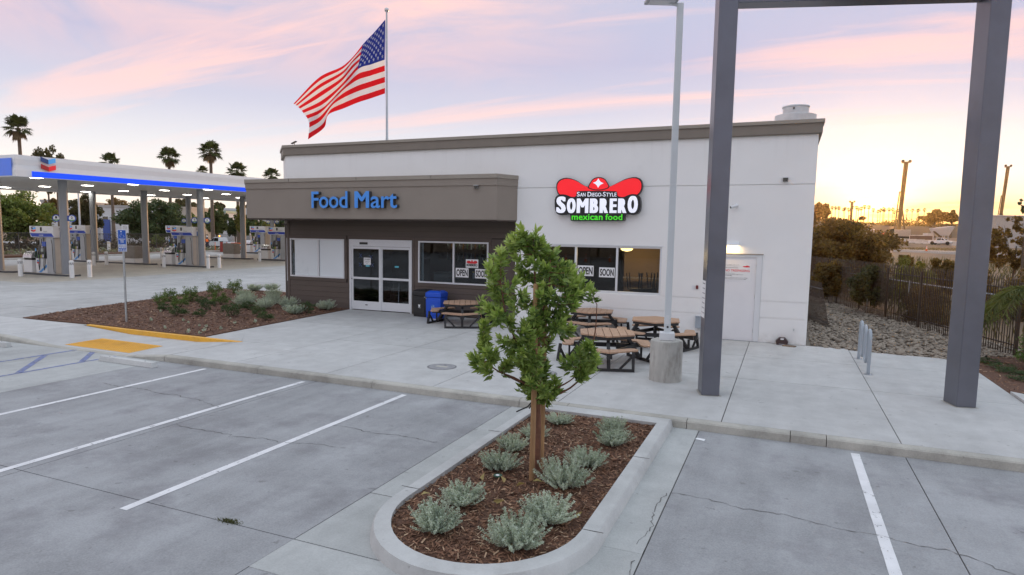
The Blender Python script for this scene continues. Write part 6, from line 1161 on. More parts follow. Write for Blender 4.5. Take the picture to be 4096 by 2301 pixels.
# service stands
ss = thing('service_stand', 'x', 'service stand', (0, -4000, 0), group='service stands beside the pumps'); MB().span((-.48, -.34, .02), (.42, .34, .82)).build('cabinet', stn_white, ss, bevel=.02); MB().span((-.42, -.30, .82), (.36, .30, .98)).build('recess', p_black, ss)
v = [(x, .36 * -cos(a), .97 + .42 * sin(a)) for x in (-.48, .42) for a in np.linspace(0, pi, 9)]; MB().add(v, [(i, i + 1, i + 10, i + 9) for i in range(8)] + [tuple(range(8, -1, -1)), tuple(range(9, 18))]).build('hood', silver_m, ss, smooth=True)
MB().prism([(-.72, -.20), (-.52, -.22), (-.50, .12), (-.74, .10)], .32, .70).build('squeegee_box', blue_m, ss, bevel=.02); MB().tube([(-.62, -.05, .70), (-.55, -.08, 1.02)], .012, 6).build('squeegee_handle', p_black, ss)
for k, (i, j, dx, lb) in enumerate([(0, 0, 0, 'service stand with silver hood left of pump one'), (1, 0, 0, 'service stand with silver hood left of pump five'), (2, 0, 0, 'service stand left of pump nine'), (1, 2, 0, 'service stand of pump seven, behind the first column'), (3, 2, 0, 'service stand with silver hood left of pump fifteen')]):
    x, y = scol(i, j); place(ss, k, (x - 3.35 + dx, y, zs(y) + .10), 0, lb)
# taupe cabinets
cab = thing('taupe_cabinet', 'x', 'cabinet', (0, -4000, 0), group='taupe cabinets on the pump islands'); tp_m = M('taupe_shell', (.255, .235, .215), .7, var=.08, vs=3); MB().span((-.72, -.42, .36), (.72, .42, 1.36)).build('shell', tp_m, cab, bevel=.05, seg=3); MB().span((-.70, -.40, 0), (.70, .40, .37)).build('base', stn_white, cab, bevel=.01); MB().span((-.66, -.36, 1.345), (.66, .36, 1.40)).build('top_lip', tp_m, cab, bevel=.02)
for k, (i, j, lb) in enumerate([(1, 1, 'taupe cabinet left of the column between pumps seven and five'), (2, 1, 'taupe cabinet left of the column in front of the white truck'), (3, 1, 'far taupe cabinet hidden behind the shop fascia')]): x, y = scol(i, j); place(cab, k, (x - 1.55, y, zs(y) + .10), 0, lb)
# bollards
bo = thing('bollard', 'x', 'bollard', (0, -4000, 0), group='white bollards round the pumps'); MB().lathe([(.13, 0), (.128, .96), (.128, 1.02), (.10, 1.075), (.0, 1.095)], (0, 0, 0), 18).build('sleeve', M('bollard_white', (.78, .78, .78), .4, var=.03), bo, smooth=True)
bb_ = MB()
for k in range(9):
    a = tau * k / 9; v = []
    for t_ in range(4): a2 = a + t_ * .16; v += [(.1305 * cos(a2), .1305 * sin(a2), .80 + t_ * .05), (.1305 * cos(a2 + .36), .1305 * sin(a2 + .36), .80 + t_ * .05)]
    bb_.add(v, [(2 * i, 2 * i + 1, 2 * i + 3, 2 * i + 2) for i in range(3)])
bb_.build('reflective_band', M('band_dark', (.05, .055, .06), .4), bo)
for k, (q, lb) in enumerate([(RA(207, 1362), 'white bollard left of pump one'), (RA(720, 1378), 'white bollard in front of the first station column'), (RA(897, 1370), 'white bollard right of the first station column'), (RA(938, 1255), 'white bollard at the right end of the pump seven island'), (RA(1065, 1248), 'white bollard between pump seven and the taupe cabinet'), (RB(172, 1005), 'white bollard far left of pump five, beyond the taupe cabinet'), (RB(203, 1122), 'white bollard left of pump five'), (RB(290, 985), 'white bollard behind the service stand of pump five'), (RB(843, 1138), 'white bollard in front of the second station column'), (RB(1003, 1128), 'white bollard right of the second station column'), (RB(1588, 1035), 'white bollard left of pump nine')]):
    place(bo, k, GS(*q), k * .7, lb)
# round number signs on the columns
for (i, j, dx, nums) in ((0, 0, 0, ('1', '2')), (1, 0, 0, ('5', '6')), (2, 2, -.9, ('11', '12')), (3, 2, .2, ('15', '16'))):
    x, y = scol(i, j); x += dx; z = zs(y) + 3.42
    for s_, nm in zip((-1, 1), nums):
        # brackets stick out left and right as seen from the shop
        ox, oy = s_ * .50 * _rt[0], s_ * .50 * _rt[1]; t_ = thing('number_sign', 'round pump number sign ' + {-1: 'left', 1: 'right'}[s_] + ' of the column ' + {(0, 0): 'by pump one', (1, 0): 'by pump five', (2, 2): 'far behind pump five', (3, 2): 'by pump fifteen'}[(i, j)], 'sign', (x + ox, y + oy, z), YAW + .2, None, .58)
        MB().wallprism([(cos(tau * k / 20) * .40, .40 + sin(tau * k / 20) * .40) for k in range(20)], -.03, .03).build('blue_disc', blue_m, t_); d_ = MB().wallprism([(cos(tau * k / 20) * .31, .40 + sin(tau * k / 20) * .31) for k in range(20)], -.036, -.031).build('white_disc', paper_m, t_); lettering('number', nm, ink_m, d_, (-.09, .09, .36, .62), -.039, .002, .01)
        MB().wallprism([(-.28, .26), (-.16, .135), (.16, .135), (.28, .26)], -.0385, -.0365).build('green_field', label_g, d_); MB().span((-s_ * .5 - .2, -.02, .1), (-s_ * .5 + .2, .02, .7)).build('bracket', blue_m, t_)

# ================================================================== BEHIND THE STATION
bank = struct('planted_bank'); MB().add([(-64.3, -30, -.2), (-64.3, 44.5, -.2), (-90, 44.5, -.1), (-90, -30, -.1), (-64.3, -30, .22), (-64.3, 44.5, .45), (-90, 44.5, .6), (-90, -30, .5)], [(4, 7, 6, 5), (0, 1, 5, 4), (1, 2, 6, 5), (3, 0, 4, 7)]).build('soil', mulch_m, bank)
v = []
for y in np.linspace(-30, 44.5, 12): v += [(-64.3, y, zs(y) - .05), (-64.0, y, zs(y) - .05), (-64.0, y, zs(y) + .15), (-64.3, y, zs(y) + .16)]
MB().add(v, [(4 * i + a, 4 * i + (a + 1) % 4, 4 * i + 4 + (a + 1) % 4, 4 * i + 4 + a) for i in range(11) for a in range(4)]).build('kerb', isl_m, bank)
r = np.random.default_rng(31); n = 11000; P_ = np.stack([-72 - r.uniform(0, 1, n) ** .8 * 14, r.uniform(-25, 45, n), np.zeros(n)], -1); P_[:, 2] = .5 + np.abs(r.normal(0, .55, n)) * (1 + .5 * np.sin(P_[:, 1] * .7)); V_, F_ = quad_leaves(P_, .32, 5); tag(npmesh('ground_cover', V_, F_, leafm('bank_leaf', (.022, .022, .014), (.09, .075, .045), .2), bank), kind='stuff')
n = 3500; P_ = np.stack([r.uniform(-71, -65.5, n), r.uniform(-10, 44, n), np.zeros(n)], -1); P_[:, 2] = .4 + np.abs(r.normal(0, .2, n)); V_, F_ = quad_leaves(P_, .28, 6); tag(npmesh('pale_ground_cover', V_, F_, leafm('agave_leaf', (.10, .13, .07), (.34, .36, .26), .2), bank), kind='stuff')
# wire fence on the bank
def wirem(name, c, sc, dens):
    mt = new_mat(name); t = NT(mt); v1 = t.coord(False, rot=(0, rad(45), 0)); w1_ = t.new('ShaderNodeTexWave', wave_type='BANDS', bands_direction='X'); t.l.new(v1, w1_.inputs['Vector']); w1_.inputs['Scale'].default_value = sc; w2_ = t.new('ShaderNodeTexWave', wave_type='BANDS', bands_direction='Z'); t.l.new(v1, w2_.inputs['Vector']); w2_.inputs['Scale'].default_value = sc
    f = t.math('MAXIMUM', w1_.outputs['Fac'], w2_.outputs['Fac']); p = t.new('ShaderNodeBsdfPrincipled'); p.inputs['Base Color'].default_value = (*c, 1); tr_ = t.new('ShaderNodeBsdfTransparent'); mx = t.new('ShaderNodeMixShader'); t.l.new(t.math('GREATER_THAN', f, dens), mx.inputs[0]); t.l.new(tr_.outputs[0], mx.inputs[1]); t.l.new(p.outputs[0], mx.inputs[2]); t.out(mx.outputs[0]); return mt
def wire_fence(label, a, b, h, n, pm, wm, z0=None, name='wire_fence', group=None):
    a = np.array(a, float); b = np.array(b, float); L_ = np.linalg.norm(b - a); ang = math.atan2(b[1] - a[1], b[0] - a[0]); za = gz_at(*a) if z0 is None else z0; t_ = thing(name, label, 'fence', (a[0], a[1], za), ang, group)
    for k in range(n + 1): MB().tube([(L_ * k / n, 0, 0), (L_ * k / n, 0, h + .05)], .035, 7).build('post', pm, t_)
    MB().tube([(0, 0, h), (L_, 0, h)], .022, 6).build('top_rail', pm, t_); MB().add([(0, .02, .05), (L_, .02, .05), (L_, .02, h), (0, .02, h)], [(0, 1, 2, 3)]).build('wire_mesh', wm, t_); return t_
wm_dark = wirem('dark_wire', (.05, .05, .05), 2.2, .93)
wire_fence('dark wire fence along the bank behind the station', (-72, -10), (-72, 44), 1.9, 14, M('fence_post_dark', (.10, .10, .10), .6), wm_dark, .45)
wire_fence('dark wire fence behind the white truck', (-92, 64), (-60, 92), 2.2, 10, M('fence_post_dark', (.1, .1, .1), .6), wm_dark, .0)
# lamp post, small signs, marker
p = GS(*RA(800, 1200)); q = D(*RA(783, 560), 78); lpb = thing('lamp_post', 'slim white lamp post standing behind pump seven', 'lamp post', (q[0], q[1], .2)); MB().tube([(0, 0, 0), (0, 0, 9.0)], [.12, .09], 12).build('shaft', frame_m, lpb); MB().span((-.3, -.3, 9.0), (.3, .3, 9.12)).build('lamp_head', stn_grey, lpb)
q = D(*RA(1258, 1085), 74); ns_ = thing('no_turn_sign', 'small white no-turn sign beside the blue parking sign', 'sign', (q[0], q[1], .3)); MB().tube([(0, 0, 0), (0, 0, 2.9)], .04, 8).build('post', galv, ns_); pn = MB().span((-.36, -.06, 2.15), (.36, -.045, 3.1)).build('plate', paper_m, ns_); ns_.rotation_euler.z = YAW + .2
for k in range(14): a0, a1 = tau * k / 14, tau * (k + 1) / 14; MB().bar((.2 * cos(a0), -.064, 2.78 + .2 * sin(a0)), (.2 * cos(a1), -.064, 2.78 + .2 * sin(a1)), .004, .05, up=(0, 1, 0)).build('ring', ink_m, pn)
MB().bar((-.14, -.066, 2.92), (.14, -.066, 2.64), .004, .05, up=(0, 1, 0)).build('slash', ink_m, pn)
q = D(*RA(1090, 1150), 70); mk = thing('marker_post', 'white square marker post on the bank right of pump seven', 'post', (q[0], q[1], gz_at(q[0], q[1]) + .45)); MB().span((-.12, -.12, 0), (.12, .12, 1.05)).build('post', stn_white, mk, bevel=.02); MB().span((-.125, -.125, .85), (.125, .125, .95)).build('band', M('marker_tan', (.5, .4, .25), .5), mk)
# buildings
def building(label, u0, u1, vt, vb, dep, mat, roofm, depth=18, nwin=0, extra=None, seed=0):
    a = D(u0, vb, dep); b = D(u1, vb, dep); zt_ = D((u0 + u1) / 2, vt, dep)[2]; w_ = float(np.linalg.norm((b - a)[:2])); g0 = min(gz_at(a[0], a[1]), float(a[2])); ang = math.atan2(b[1] - a[1], b[0] - a[0]); t_ = thing('distant_building', label, 'building', (a[0], a[1], g0), ang, 'buildings beyond the filling station'); h_ = zt_ - g0
    MB().span((0, 0, 0), (w_, depth, h_ - .5)).build('wall', mat, t_); MB().span((-.15, -.15, h_ - .499), (w_ + .15, depth, h_)).build('roof', roofm, t_)
    for k in range(nwin): x = w_ * (k + .5) / nwin; f_ = MB().span((x - w_ / nwin * .3, -.08, h_ * .55), (x + w_ / nwin * .3, -.001, h_ * .55 + 1.3)).build('window', frame_m, t_); MB().span((x - w_ / nwin * .26, -.10, h_ * .55 + .1), (x + w_ / nwin * .26, -.081, h_ * .55 + 1.2)).build('pane', darkglass, f_)
    return t_, w_, h_
wh = M('far_white_wall', (.62, .63, .65), .8, var=.06, vs=.5); bei = M('far_beige_wall', (.48, .44, .38), .8, var=.06, vs=.5); gry = M('far_grey_roof', (.42, .41, .40), .8); grn = M('far_green_roof', (.30, .42, .34), .7)
t_, w_, h_ = building('pale grey warehouse with a blue corner behind the station trees', 405, 530, 822, 960, 135, wh, gry, nwin=3); MB().span((w_ * .1, -.3, 0), (w_ * .32, -.12, h_ * .62)).build('blue_panel', M('far_blue', (.05, .10, .35), .6), t_)
building('white building seen between the left tree and the first column', 172, 262, 800, 960, 140, wh, gry, nwin=2); building('beige block on the rise behind the station', 705, 770, 828, 950, 165, bei, bei, nwin=3); t_, w_, h_ = building('low building with a pale green roof behind the white truck', 850, 905, 843, 950, 150, wh, grn, nwin=2); building('white flat building behind pump fifteen', 898, 1000, 834, 950, 160, wh, wh, nwin=4); building('white building between the shop corner and the fascia', 1040, 1110, 872, 950, 150, wh, gry, nwin=2); building('grey service building with dark vents behind the beige block', 762, 812, 836, 950, 190, gry, wh, nwin=2)

# vehicles
def make_truck():
    t_ = thing('pickup_truck', 'x', 'pickup truck', (0, -4000, 0)); L_, w_ = 5.5, .93
    lo = [(-2.72, .42), (-2.75, .78), (-2.62, 1.02), (-1.30, 1.12), (.55, 1.12), (2.72, 1.10), (2.76, .50), (2.6, .42)]
    bd = MB(); bd.wallprism(lo, -w_, w_); body = bd.build('body', carwhite, t_, bevel=.05, seg=3)
    cabp = [(-1.35, 1.12), (-.62, 1.72), (-.35, 1.80), (.75, 1.80), (1.0, 1.12)]; n_ = 5; v = [(x, s_ * (.88 if z < 1.2 else .72), z) for s_ in (-1, 1) for x, z in cabp]; cb = MB().add(v, [tuple(range(n_)), tuple(range(2 * n_ - 1, n_ - 1, -1))] + [(i, n_ + i, n_ + (i + 1) % n_, (i + 1) % n_) for i in range(n_)]).build('cab', carwhite, t_, bevel=.03)
    for s_ in (-1, 1):
        for x0, x1, x0t, x1t in ((-1.10, -.32, -.55, -.32), (-.24, .82, -.24, .66)):
            sd = lambda z: s_ * (.885 - (z - 1.16) / .64 * .155) ; za, zb2 = 1.18, 1.70; MB().add([(x0, sd(za) + s_ * .004, za), (x1, sd(za) + s_ * .004, za), (x1t, sd(zb2) + s_ * .004, zb2), (x0t, sd(zb2) + s_ * .004, zb2)], [(0, 1, 2, 3)]).build('side_window', darkglass, cb)
        MB().span((-2.76, s_ * .70 - .16, .78), (-2.66, s_ * .70 + .16, .95)).build('headlight', M('lamp_clear', (.8, .8, .82), .15, emit=.25), t_); MB().span((2.70, s_ * .82 - .08, .75), (2.775, s_ * .82 + .08, 1.05)).build('tail_light', M('lamp_red', (.4, .01, .01), .3), t_); MB().span((-.32, s_ * .945 - .01, .92), (-.18, s_ * .945 + .01, .95)).build('door_handle', dark_m, body); MB().box((-1.0, s_ * 1.0, 1.2), (.1, .2, .16)).build('mirror', dark_m, cb, bevel=.02)
    MB().add([(-1.33, -.80, 1.16), (-1.33, .80, 1.16), (-.66, .68, 1.70), (-.66, -.68, 1.70)], [(0, 3, 2, 1)]).build('windscreen', darkglass, cb)
    MB().span((-2.79, -.62, .62), (-2.73, .62, .92)).build('grille', dark_m, t_); MB().span((-2.85, -.92, .42), (-2.66, .92, .60)).build('front_bumper', dark_m, t_, bevel=.03); MB().span((2.66, -.92, .42), (2.84, .92, .60)).build('rear_bumper', chrome, t_, bevel=.03); MB().span((1.05, -.82, 1.121), (2.66, .82, 1.135)).build('cargo_bed', M('bed_black', (.03, .03, .03), .8), t_); MB().span((-.1, -.5, 1.80), (.12, .5, 1.86)).build('roof_rail', dark_m, cb)
    for x in (-1.78, 1.72):
        for s_ in (-1, 1):
            wt = MB().lathe([(.20, -.13), (.37, -.13), (.39, -.08), (.39, .08), (.37, .13), (.20, .13)], (0, 0, 0), 22).build('wheel', rubber, t_, smooth=True, loc=(x, s_ * .83, .39)); wt.rotation_euler.x = rad(90); MB().lathe([(.0, .10), (.20, .115), (.20, -.115), (.0, -.10)], (0, 0, 0), 14).build('rim', chrome, wt)
            MB().lathe([(.46, -.02), (.46, .02)], (0, 0, 0), 20).build('wheel_arch', dark_m, t_, loc=(x, s_ * .925, .47)).rotation_euler.x = rad(90)
    return t_
trk = make_truck(); q = GS(*RB(1010, 848)); place(trk, 0, (q[0], q[1], q[2]), YAW + rad(-28), 'white pickup truck with an amber roof beacon parked behind the station', .96)
bc = thing('amber_beacon', 'amber warning beacon on the roof of the white pickup truck', 'beacon', (q[0], q[1], q[2] + 1.84)); MB().lathe([(.10, 0), (.10, .10), (.06, .15)], (0, 0, 0), 12).build('dome', emitm('amber_glow', (1, .38, .06), 4.0), bc); MB().span((-.35, -.08, -.06), (.35, .08, 0)).build('base', dark_m, bc)
q2 = D(*RE(2035, 772), 165); place(trk, 1, (q2[0], q2[1], gz_at(q2[0], q2[1]) + .05), YAW + rad(155) - .5, 'white pickup truck driving on the far road at the right, by the tall column', 1.0)
# person in orange vest
pq = GS(*RB(832, 872)); per = thing('person', 'person in an orange vest standing behind the second station column', 'person', pq, YAW)
def skin_body(verts, edges, rads, name, mat, parent, sub=1):
    me = bpy.data.meshes.new(name); me.from_pydata(verts, edges, []); o = link(name, me, None, parent); md = o.modifiers.new('skin', 'SKIN'); me.materials.append(mat); md.use_smooth_shade = True
    for k, r_ in enumerate(rads): me.skin_vertices[0].data[k].radius = (r_, r_)
    me.skin_vertices[0].data[0].use_root = True; s_ = o.modifiers.new('sub', 'SUBSURF'); s_.levels = sub; s_.render_levels = sub; return o
bv = [(0, 0, .95), (0, 0, 1.15), (0, 0, 1.38), (0, 0, 1.50), (0, -.01, 1.60), (0, -.01, 1.72), (.10, 0, .90), (.11, -.02, .50), (.12, 0, .08), (.12, -.12, .04), (-.10, 0, .90), (-.11, .02, .50), (-.12, .02, .08), (-.12, -.10, .04), (.19, 0, 1.40), (.25, .0, 1.12), (.24, -.08, .88), (-.19, 0, 1.40), (-.25, 0, 1.12), (-.24, -.08, .88)]
be = [(0, 1), (1, 2), (2, 3), (3, 4), (4, 5), (0, 6), (6, 7), (7, 8), (8, 9), (0, 10), (10, 11), (11, 12), (12, 13), (2, 14), (14, 15), (15, 16), (2, 17), (17, 18), (18, 19)]
skin_body(bv, be, [.15, .14, .15, .06, .10, .09, .10, .075, .05, .05, .10, .075, .05, .05, .07, .05, .035, .07, .05, .035], 'body', M('worker_clothes', (.05, .055, .08), .8), per)
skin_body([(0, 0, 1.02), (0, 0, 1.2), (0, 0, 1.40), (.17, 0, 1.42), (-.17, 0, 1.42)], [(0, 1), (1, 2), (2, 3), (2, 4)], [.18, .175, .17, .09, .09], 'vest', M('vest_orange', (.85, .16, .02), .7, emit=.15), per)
MB().lathe([(.13, 1.70), (.125, 1.76), (.08, 1.84), (.0, 1.86)], (0, -.01, 0), 14).build('hard_hat', M('hat_white', (.7, .7, .7), .4), per, smooth=True)
# cones
cn = thing('traffic_cone', 'x', 'traffic cone', (0, -4000, 0), group='orange traffic cones'); MB().span((-.19, -.19, 0), (.19, .19, .035)).build('base', M('cone_base', (.03, .03, .03), .7), cn); MB().lathe([(.14, .03), (.035, .72), (.025, .72)], (0, 0, 0), 16).build('cone', orange_m, cn, smooth=True)
for z0, z1 in ((.36, .47), (.54, .62)): MB().lathe([(.142 - (z0 - .03) * .152, z0), (.142 - (z1 - .03) * .152, z1)], (0, 0, 0), 16).build('white_band', paper_m, cn)
cl_ = [(RB(1178, 850), 'orange cone behind the taupe cabinet by the truck', 1.0), (RB(1208, 876), 'orange cone right of the taupe cabinet, under the truck', 1.1), (RB(1655, 860), 'orange cone glimpsed between pumps fifteen and nine', 1.0), (RB(1750, 850), 'orange cone behind pump nine', 1.0)]
ci = 0
for k, (q_, lb, sc_) in enumerate(cl_): place(cn, ci, GS(*q_), k, lb, sc_); ci += 1
q_ = D(*RE(1828, 815), 104); place(cn, ci, q_, 0, 'orange and white traffic cone at the far road on the right', 1.2); ci += 1
tp = thing('tube_delineator', 'tall thin orange delineator post in front of the white truck', 'delineator', GS(*RB(945, 882))); MB().lathe([(.22, 0), (.22, .05), (.06, .06), (.05, 1.05), (.0, 1.08)], (0, 0, 0), 14).build('post', orange_m, tp, smooth=True)
for z in (.6, .8): MB().lathe([(.054, z), (.054, z + .09)], (0, 0, 0), 14).build('white_band', paper_m, tp)
q_ = GS(*RB(1036, 895)); rbx = thing('red_stand', 'narrow red stand at the left side of the taupe cabinet by the truck', 'stand', q_); MB().span((-.12, -.12, 0), (.12, .12, 1.2)).build('post', M('dull_red', (.30, .03, .03), .5), rbx); MB().span((-.15, -.15, 1.2), (.15, .15, 1.28)).build('cap', dark_m, rbx)
q_ = GS(*RB(1270, 872)); bar_ = thing('barricade', 'orange and white barricade fence right of the truck', 'barricade', q_, YAW)
for x in (-.6, .6): MB().bar((x, -.2, 0), (x, 0, 1.0), .05, .05).build('leg', frame_m, bar_); MB().bar((x, .2, 0), (x, 0, 1.0), .05, .05).build('leg', frame_m, bar_)
for z, mt in ((.85, orange_m), (.60, paper_m), (.35, orange_m)): MB().span((-.9, -.03, z), (.9, .03, z + .16)).build('board', mt, bar_)

# ================================================================== RIGHT SIDE: fence, bushes, building site
pick_m = M('picket_black', (.06, .036, .022), .5, var=.2); 
fa_, fb_e = np.array([.30, 18.9]), np.array([5.03, .86]); FL_ = float(np.linalg.norm(fb_e - fa_)); fang = math.atan2(fb_e[1] - fa_[1], fb_e[0] - fa_[0])
fe = thing('picket_fence', 'black steel picket fence along the stone bed', 'fence', (fa_[0], fa_[1], -.06), fang)
pk = MB().tube([(0, 0, .08), (0, 0, 1.95), (0, .03, 2.08), (0, .09, 2.16)], [.0145, .0145, .012, .005], 4); pko = pk.build('picket', pick_m, fe, smooth=False); npk = int(FL_ / .115)
for k in range(npk):
    o = pko if k == 0 else pko.copy()
    if k: col.objects.link(o)
    o.parent = fe; o.location = (.06 + k * .115, random.uniform(-.006, .006), random.uniform(-.015, .015)); o.rotation_euler = (random.gauss(0, .006), random.gauss(0, .004), .78)
for k in range(8):
    x0, x1 = FL_ * k / 7, FL_ * (k + 1) / 7
    MB().span((x0 - .03, -.035, -.1), (x0 + .03, .035, 2.0)).build('post', pick_m, fe)
    if k < 7:
        for z in (.32, 1.80): MB().span((x0 + .03, .018, z), (x1 - .03, .05, z + .035)).build('rail', M('rail_bronze', (.10, .075, .06), .35, metal=.5), fe)
off_ = np.array([.45, .12]); wm_g = wirem('grey_wire', (.16, .14, .12), 6.0, .994)
wire_fence('grey chain-link fence right behind the black picket fence', fa_ + off_, fb_e + off_ + np.array([.15, 0]), 1.55, 5, galv, wm_g, -.1, name='chain_fence')
cf = wire_fence('brown chain-link fence at the right edge behind the feather palm', (5.35, .75), (9.5, -2.2), 1.9, 2, galv, wirem('brown_wire', (.10, .06, .04), 6.0, .92), -.05, name='chain_fence')
# leaning fence panel against the side of the shop
gt = thing('leaning_panel', 'black picket panel leaning against the right side of the shop', 'fence panel', (0, 0, 0))
pb_ = np.array([.82, 4.26, .0]); dirp = np.array(W(3286.6, 1140, 4.35)) - pb_; po0 = MB().bar((0, 0, 0), tuple(dirp * 1.06), .017, .017).build('picket', pick_m, gt)
for k in range(23):
    o = po0 if k == 0 else po0.copy()
    if k: col.objects.link(o)
    o.parent = gt; o.location = (.82 - k * .0255, 4.26 + k * .108, 0)
for f_ in (.12, .90): MB().bar((.82 + dirp[0] * f_ + .02, 4.2 + dirp[1] * f_, dirp[2] * f_), (.24 + dirp[0] * f_ + .02, 6.7 + dirp[1] * f_, dirp[2] * f_), .03, .035).build('rail', M('rail_bronze', (.1, .07, .06), .4), gt)
RG = 'bushes beyond the picket fence'
def bush(label, u0, u1, vt, vb, dep, mat, seed, n=5000, ls=.12, clumps=70): return tree('bush', label, u0, u1, vt, vb, dep, mat, seed, RG, n, ls, clumps=clumps, spread=.2, cat='bush', flat=.1, thick=.05)
bush('large brown-green bush beside the shop beyond the picket fence', 3090, 3560, 880, 1130, 36, lf6, 201, 26000, .13, 150)
bush('yellow-green bush behind the middle of the picket fence', 3560, 3730, 1040, 1240, 27, lf5, 202, 7000, .085); bush('reddish bush behind the picket fence left of the tall column', 3715, 3830, 1030, 1190, 28, lf6, 203, 5000, .085); bush('dark low bush behind the left part of the picket fence', 3240, 3400, 1040, 1200, 30, lf6, 204, 5000, .1); bush('olive bush behind the picket fence below the road', 3400, 3570, 1060, 1230, 26, lf4, 205, 6000, .085); bush('dark bush behind the picket fence at the tall column', 3620, 3800, 1130, 1330, 23.5, lf6, 206, 6000, .07)
bush('small brown bush poking above the fence below the cone', 3590, 3650, 1020, 1090, 31, lf6, 207, 1800, .085); bush('dark bush behind the fence right of the tall column', 3840, 4010, 1080, 1330, 25, lf6, 208, 6000, .08); bush('brown bush at the right edge behind the feather palm', 3960, 4180, 1100, 1380, 26, lf6, 209, 6000, .08)
tree('thin_tree', 'thin brown tree at the right edge beyond the fence', 3935, 4200, 860, 1110, 34, lf6, 210, RG, 4200, .12, clumps=70, spread=.12, thick=.1); tree('thin_tree', 'dark twig reaching in at the right edge of the photo', 4070, 4160, 780, 860, 30, lf3, 211, RG, 500, .12, clumps=16, spread=.2, thick=.16)
for k, (x, y, lb) in enumerate([(720, 930, 'low green plant in the bark right of the tall column'), (840, 980, 'low green plant behind the kerb at the right'), (900, 1015, 'low green plant nearest the right edge in the bark'), (1010, 1080, 'low plant cut off by the right edge of the photo')]):
    RN = reg(3600, 1000, .4839); p = G(*RN(x, y), -.01); put_proto(gp_, gu, 2, (p[0], p[1], -.03), k, lb, (.8, .8, .3), 'low plants in the bark at the right')
p = G(4150, 1480, 0); put_proto(gp_, gu, 0, (p[0], p[1], -.02), 2, 'yellow-green bush in the bark at the right edge', 1.1)
# feather palm
fpal = thing('feather_palm', 'green feather palm with arching fronds at the right edge', 'palm tree', (float(D(4135, 1150, 16.0)[0]), float(D(4135, 1150, 16.0)[1]), -.05)); fp_m = leafm('feather_leaf', (.06, .09, .02), (.24, .26, .07), .4); MB().tube([(0, 0, 0), (0, 0, 1.2), (.02, 0, 1.75)], [.13, .11, .09], 10).build('trunk', bark_m, fpal)
r = np.random.default_rng(55)
for k in range(15):
    a = YAW + pi + rad(-80 + 160 * k / 14) if k < 10 else r.uniform(0, tau); a += r.normal(0, .12); L_ = r.uniform(1.0, 1.4); el = rad(r.uniform(10, 65)); m_ = 26; t_ = np.linspace(0, 1, m_); hd = np.array([cos(a), sin(a), 0]); pt = np.array([0, 0, 1.7]) + hd * (L_ * cos(el) * t_ + L_ * .25 * t_**2)[:, None] + np.array([0, 0, 1.0]) * (L_ * sin(el) * t_ - L_ * 1.05 * t_**2.2)[:, None]; tg = np.gradient(pt, axis=0); tg /= np.linalg.norm(tg, axis=1)[:, None]; sd = np.cross(tg, [0, 0, 1.0]); sd /= np.linalg.norm(sd, axis=1)[:, None]; fr = MB().tube([tuple(x) for x in pt[::5]], .009, 4).build('frond', fp_m, fpal); Cs = []; As = []
    for s_ in (-1, 1):
        for rep in range(2): Cs.append(pt[3:] + r.normal(0, .006, pt[3:].shape)); As.append(sd[3:] * s_ + tg[3:] * .8 + np.array([0, 0, -.35]) + r.normal(0, .12, pt[3:].shape))
    C_ = np.concatenate(Cs); V_, F_ = leaf_cloud(C_, np.concatenate(As), r.uniform(.28, .42, len(C_)), .022, k, .12); npmesh('leaflets', V_, F_, fp_m, fr)
# far ground: road, ridge
rd = struct('road'); a = D(*RE(1000, 790), 112); b = D(*RE(2600, 900), 92); dv = (b - a)[:2] / np.linalg.norm((b - a)[:2]); nv_ = np.array([-dv[1], dv[0]]); as_m = M('road_asphalt', (.17, .165, .16), .8, var=.15, vs=.3, world=True)
def rstrip(name, o0_, o1_, mat, dz): 
    v = []
    for t_ in np.linspace(-40, 120, 20):
        for o_ in (o0_, o1_): q_ = a[:2] + dv * t_ + nv_ * o_; v.append((*q_, gz_at(*q_) + dz))
    MB().add(v, [(2 * i, 2 * i + 2, 2 * i + 3, 2 * i + 1) for i in range(19)]).build(name, mat, rd)
rstrip('carriageway', -11, 5, as_m, .06); rstrip('shoulder', 5.01, 9, M('road_concrete', (.45, .43, .40), .8, var=.1, vs=.4, world=True), .10); rstrip('edge_line', 4.2, 4.45, white_paint, .066); rstrip('lane_line', -3.6, -3.4, white_paint, .066)
dg_m = leafm('dry_grass', (.16, .11, .05), (.36, .26, .12), .3); r = np.random.default_rng(8); n = 7000; q = r.uniform(0, 1, (n, 2)); P_ = np.array([a[0], a[1]]) + dv * (q[:, :1] * 110 - 20) + nv_ * (9 + q[:, 1:] * 26); P_ = np.concatenate([P_, zt(P_[:, 0], P_[:, 1])[:, None] + .05], 1); A_ = r.normal(0, .3, (n, 3)); A_[:, 2] = 1; V_, F_ = leaf_cloud(P_, A_, r.uniform(.2, .55, n), .10, 2, .1); tag(npmesh('dry_grass', V_, F_, dg_m), 'dry grass verge beyond the far road', 'grass', kind='stuff')
n = 6000; P_ = np.stack([r.uniform(0, 26, n), r.uniform(3, 60, n)], -1); P_ = P_[(P_[:, 0] - .3) * 3.8 + (P_[:, 1] - 18.9) > 3.0]; P_ = np.concatenate([P_, zt(P_[:, 0], P_[:, 1])[:, None]], 1); A_ = r.normal(0, .3, P_.shape); A_[:, 2] = 1; V_, F_ = leaf_cloud(P_, A_, r.uniform(.3, .9, len(P_)), .06, 3, .1); tag(npmesh('weeds', V_, F_, leafm('weed_mix', (.06, .06, .02), (.22, .18, .07), .3)), 'tall dry weeds beyond the picket fence', 'weeds', kind='stuff')
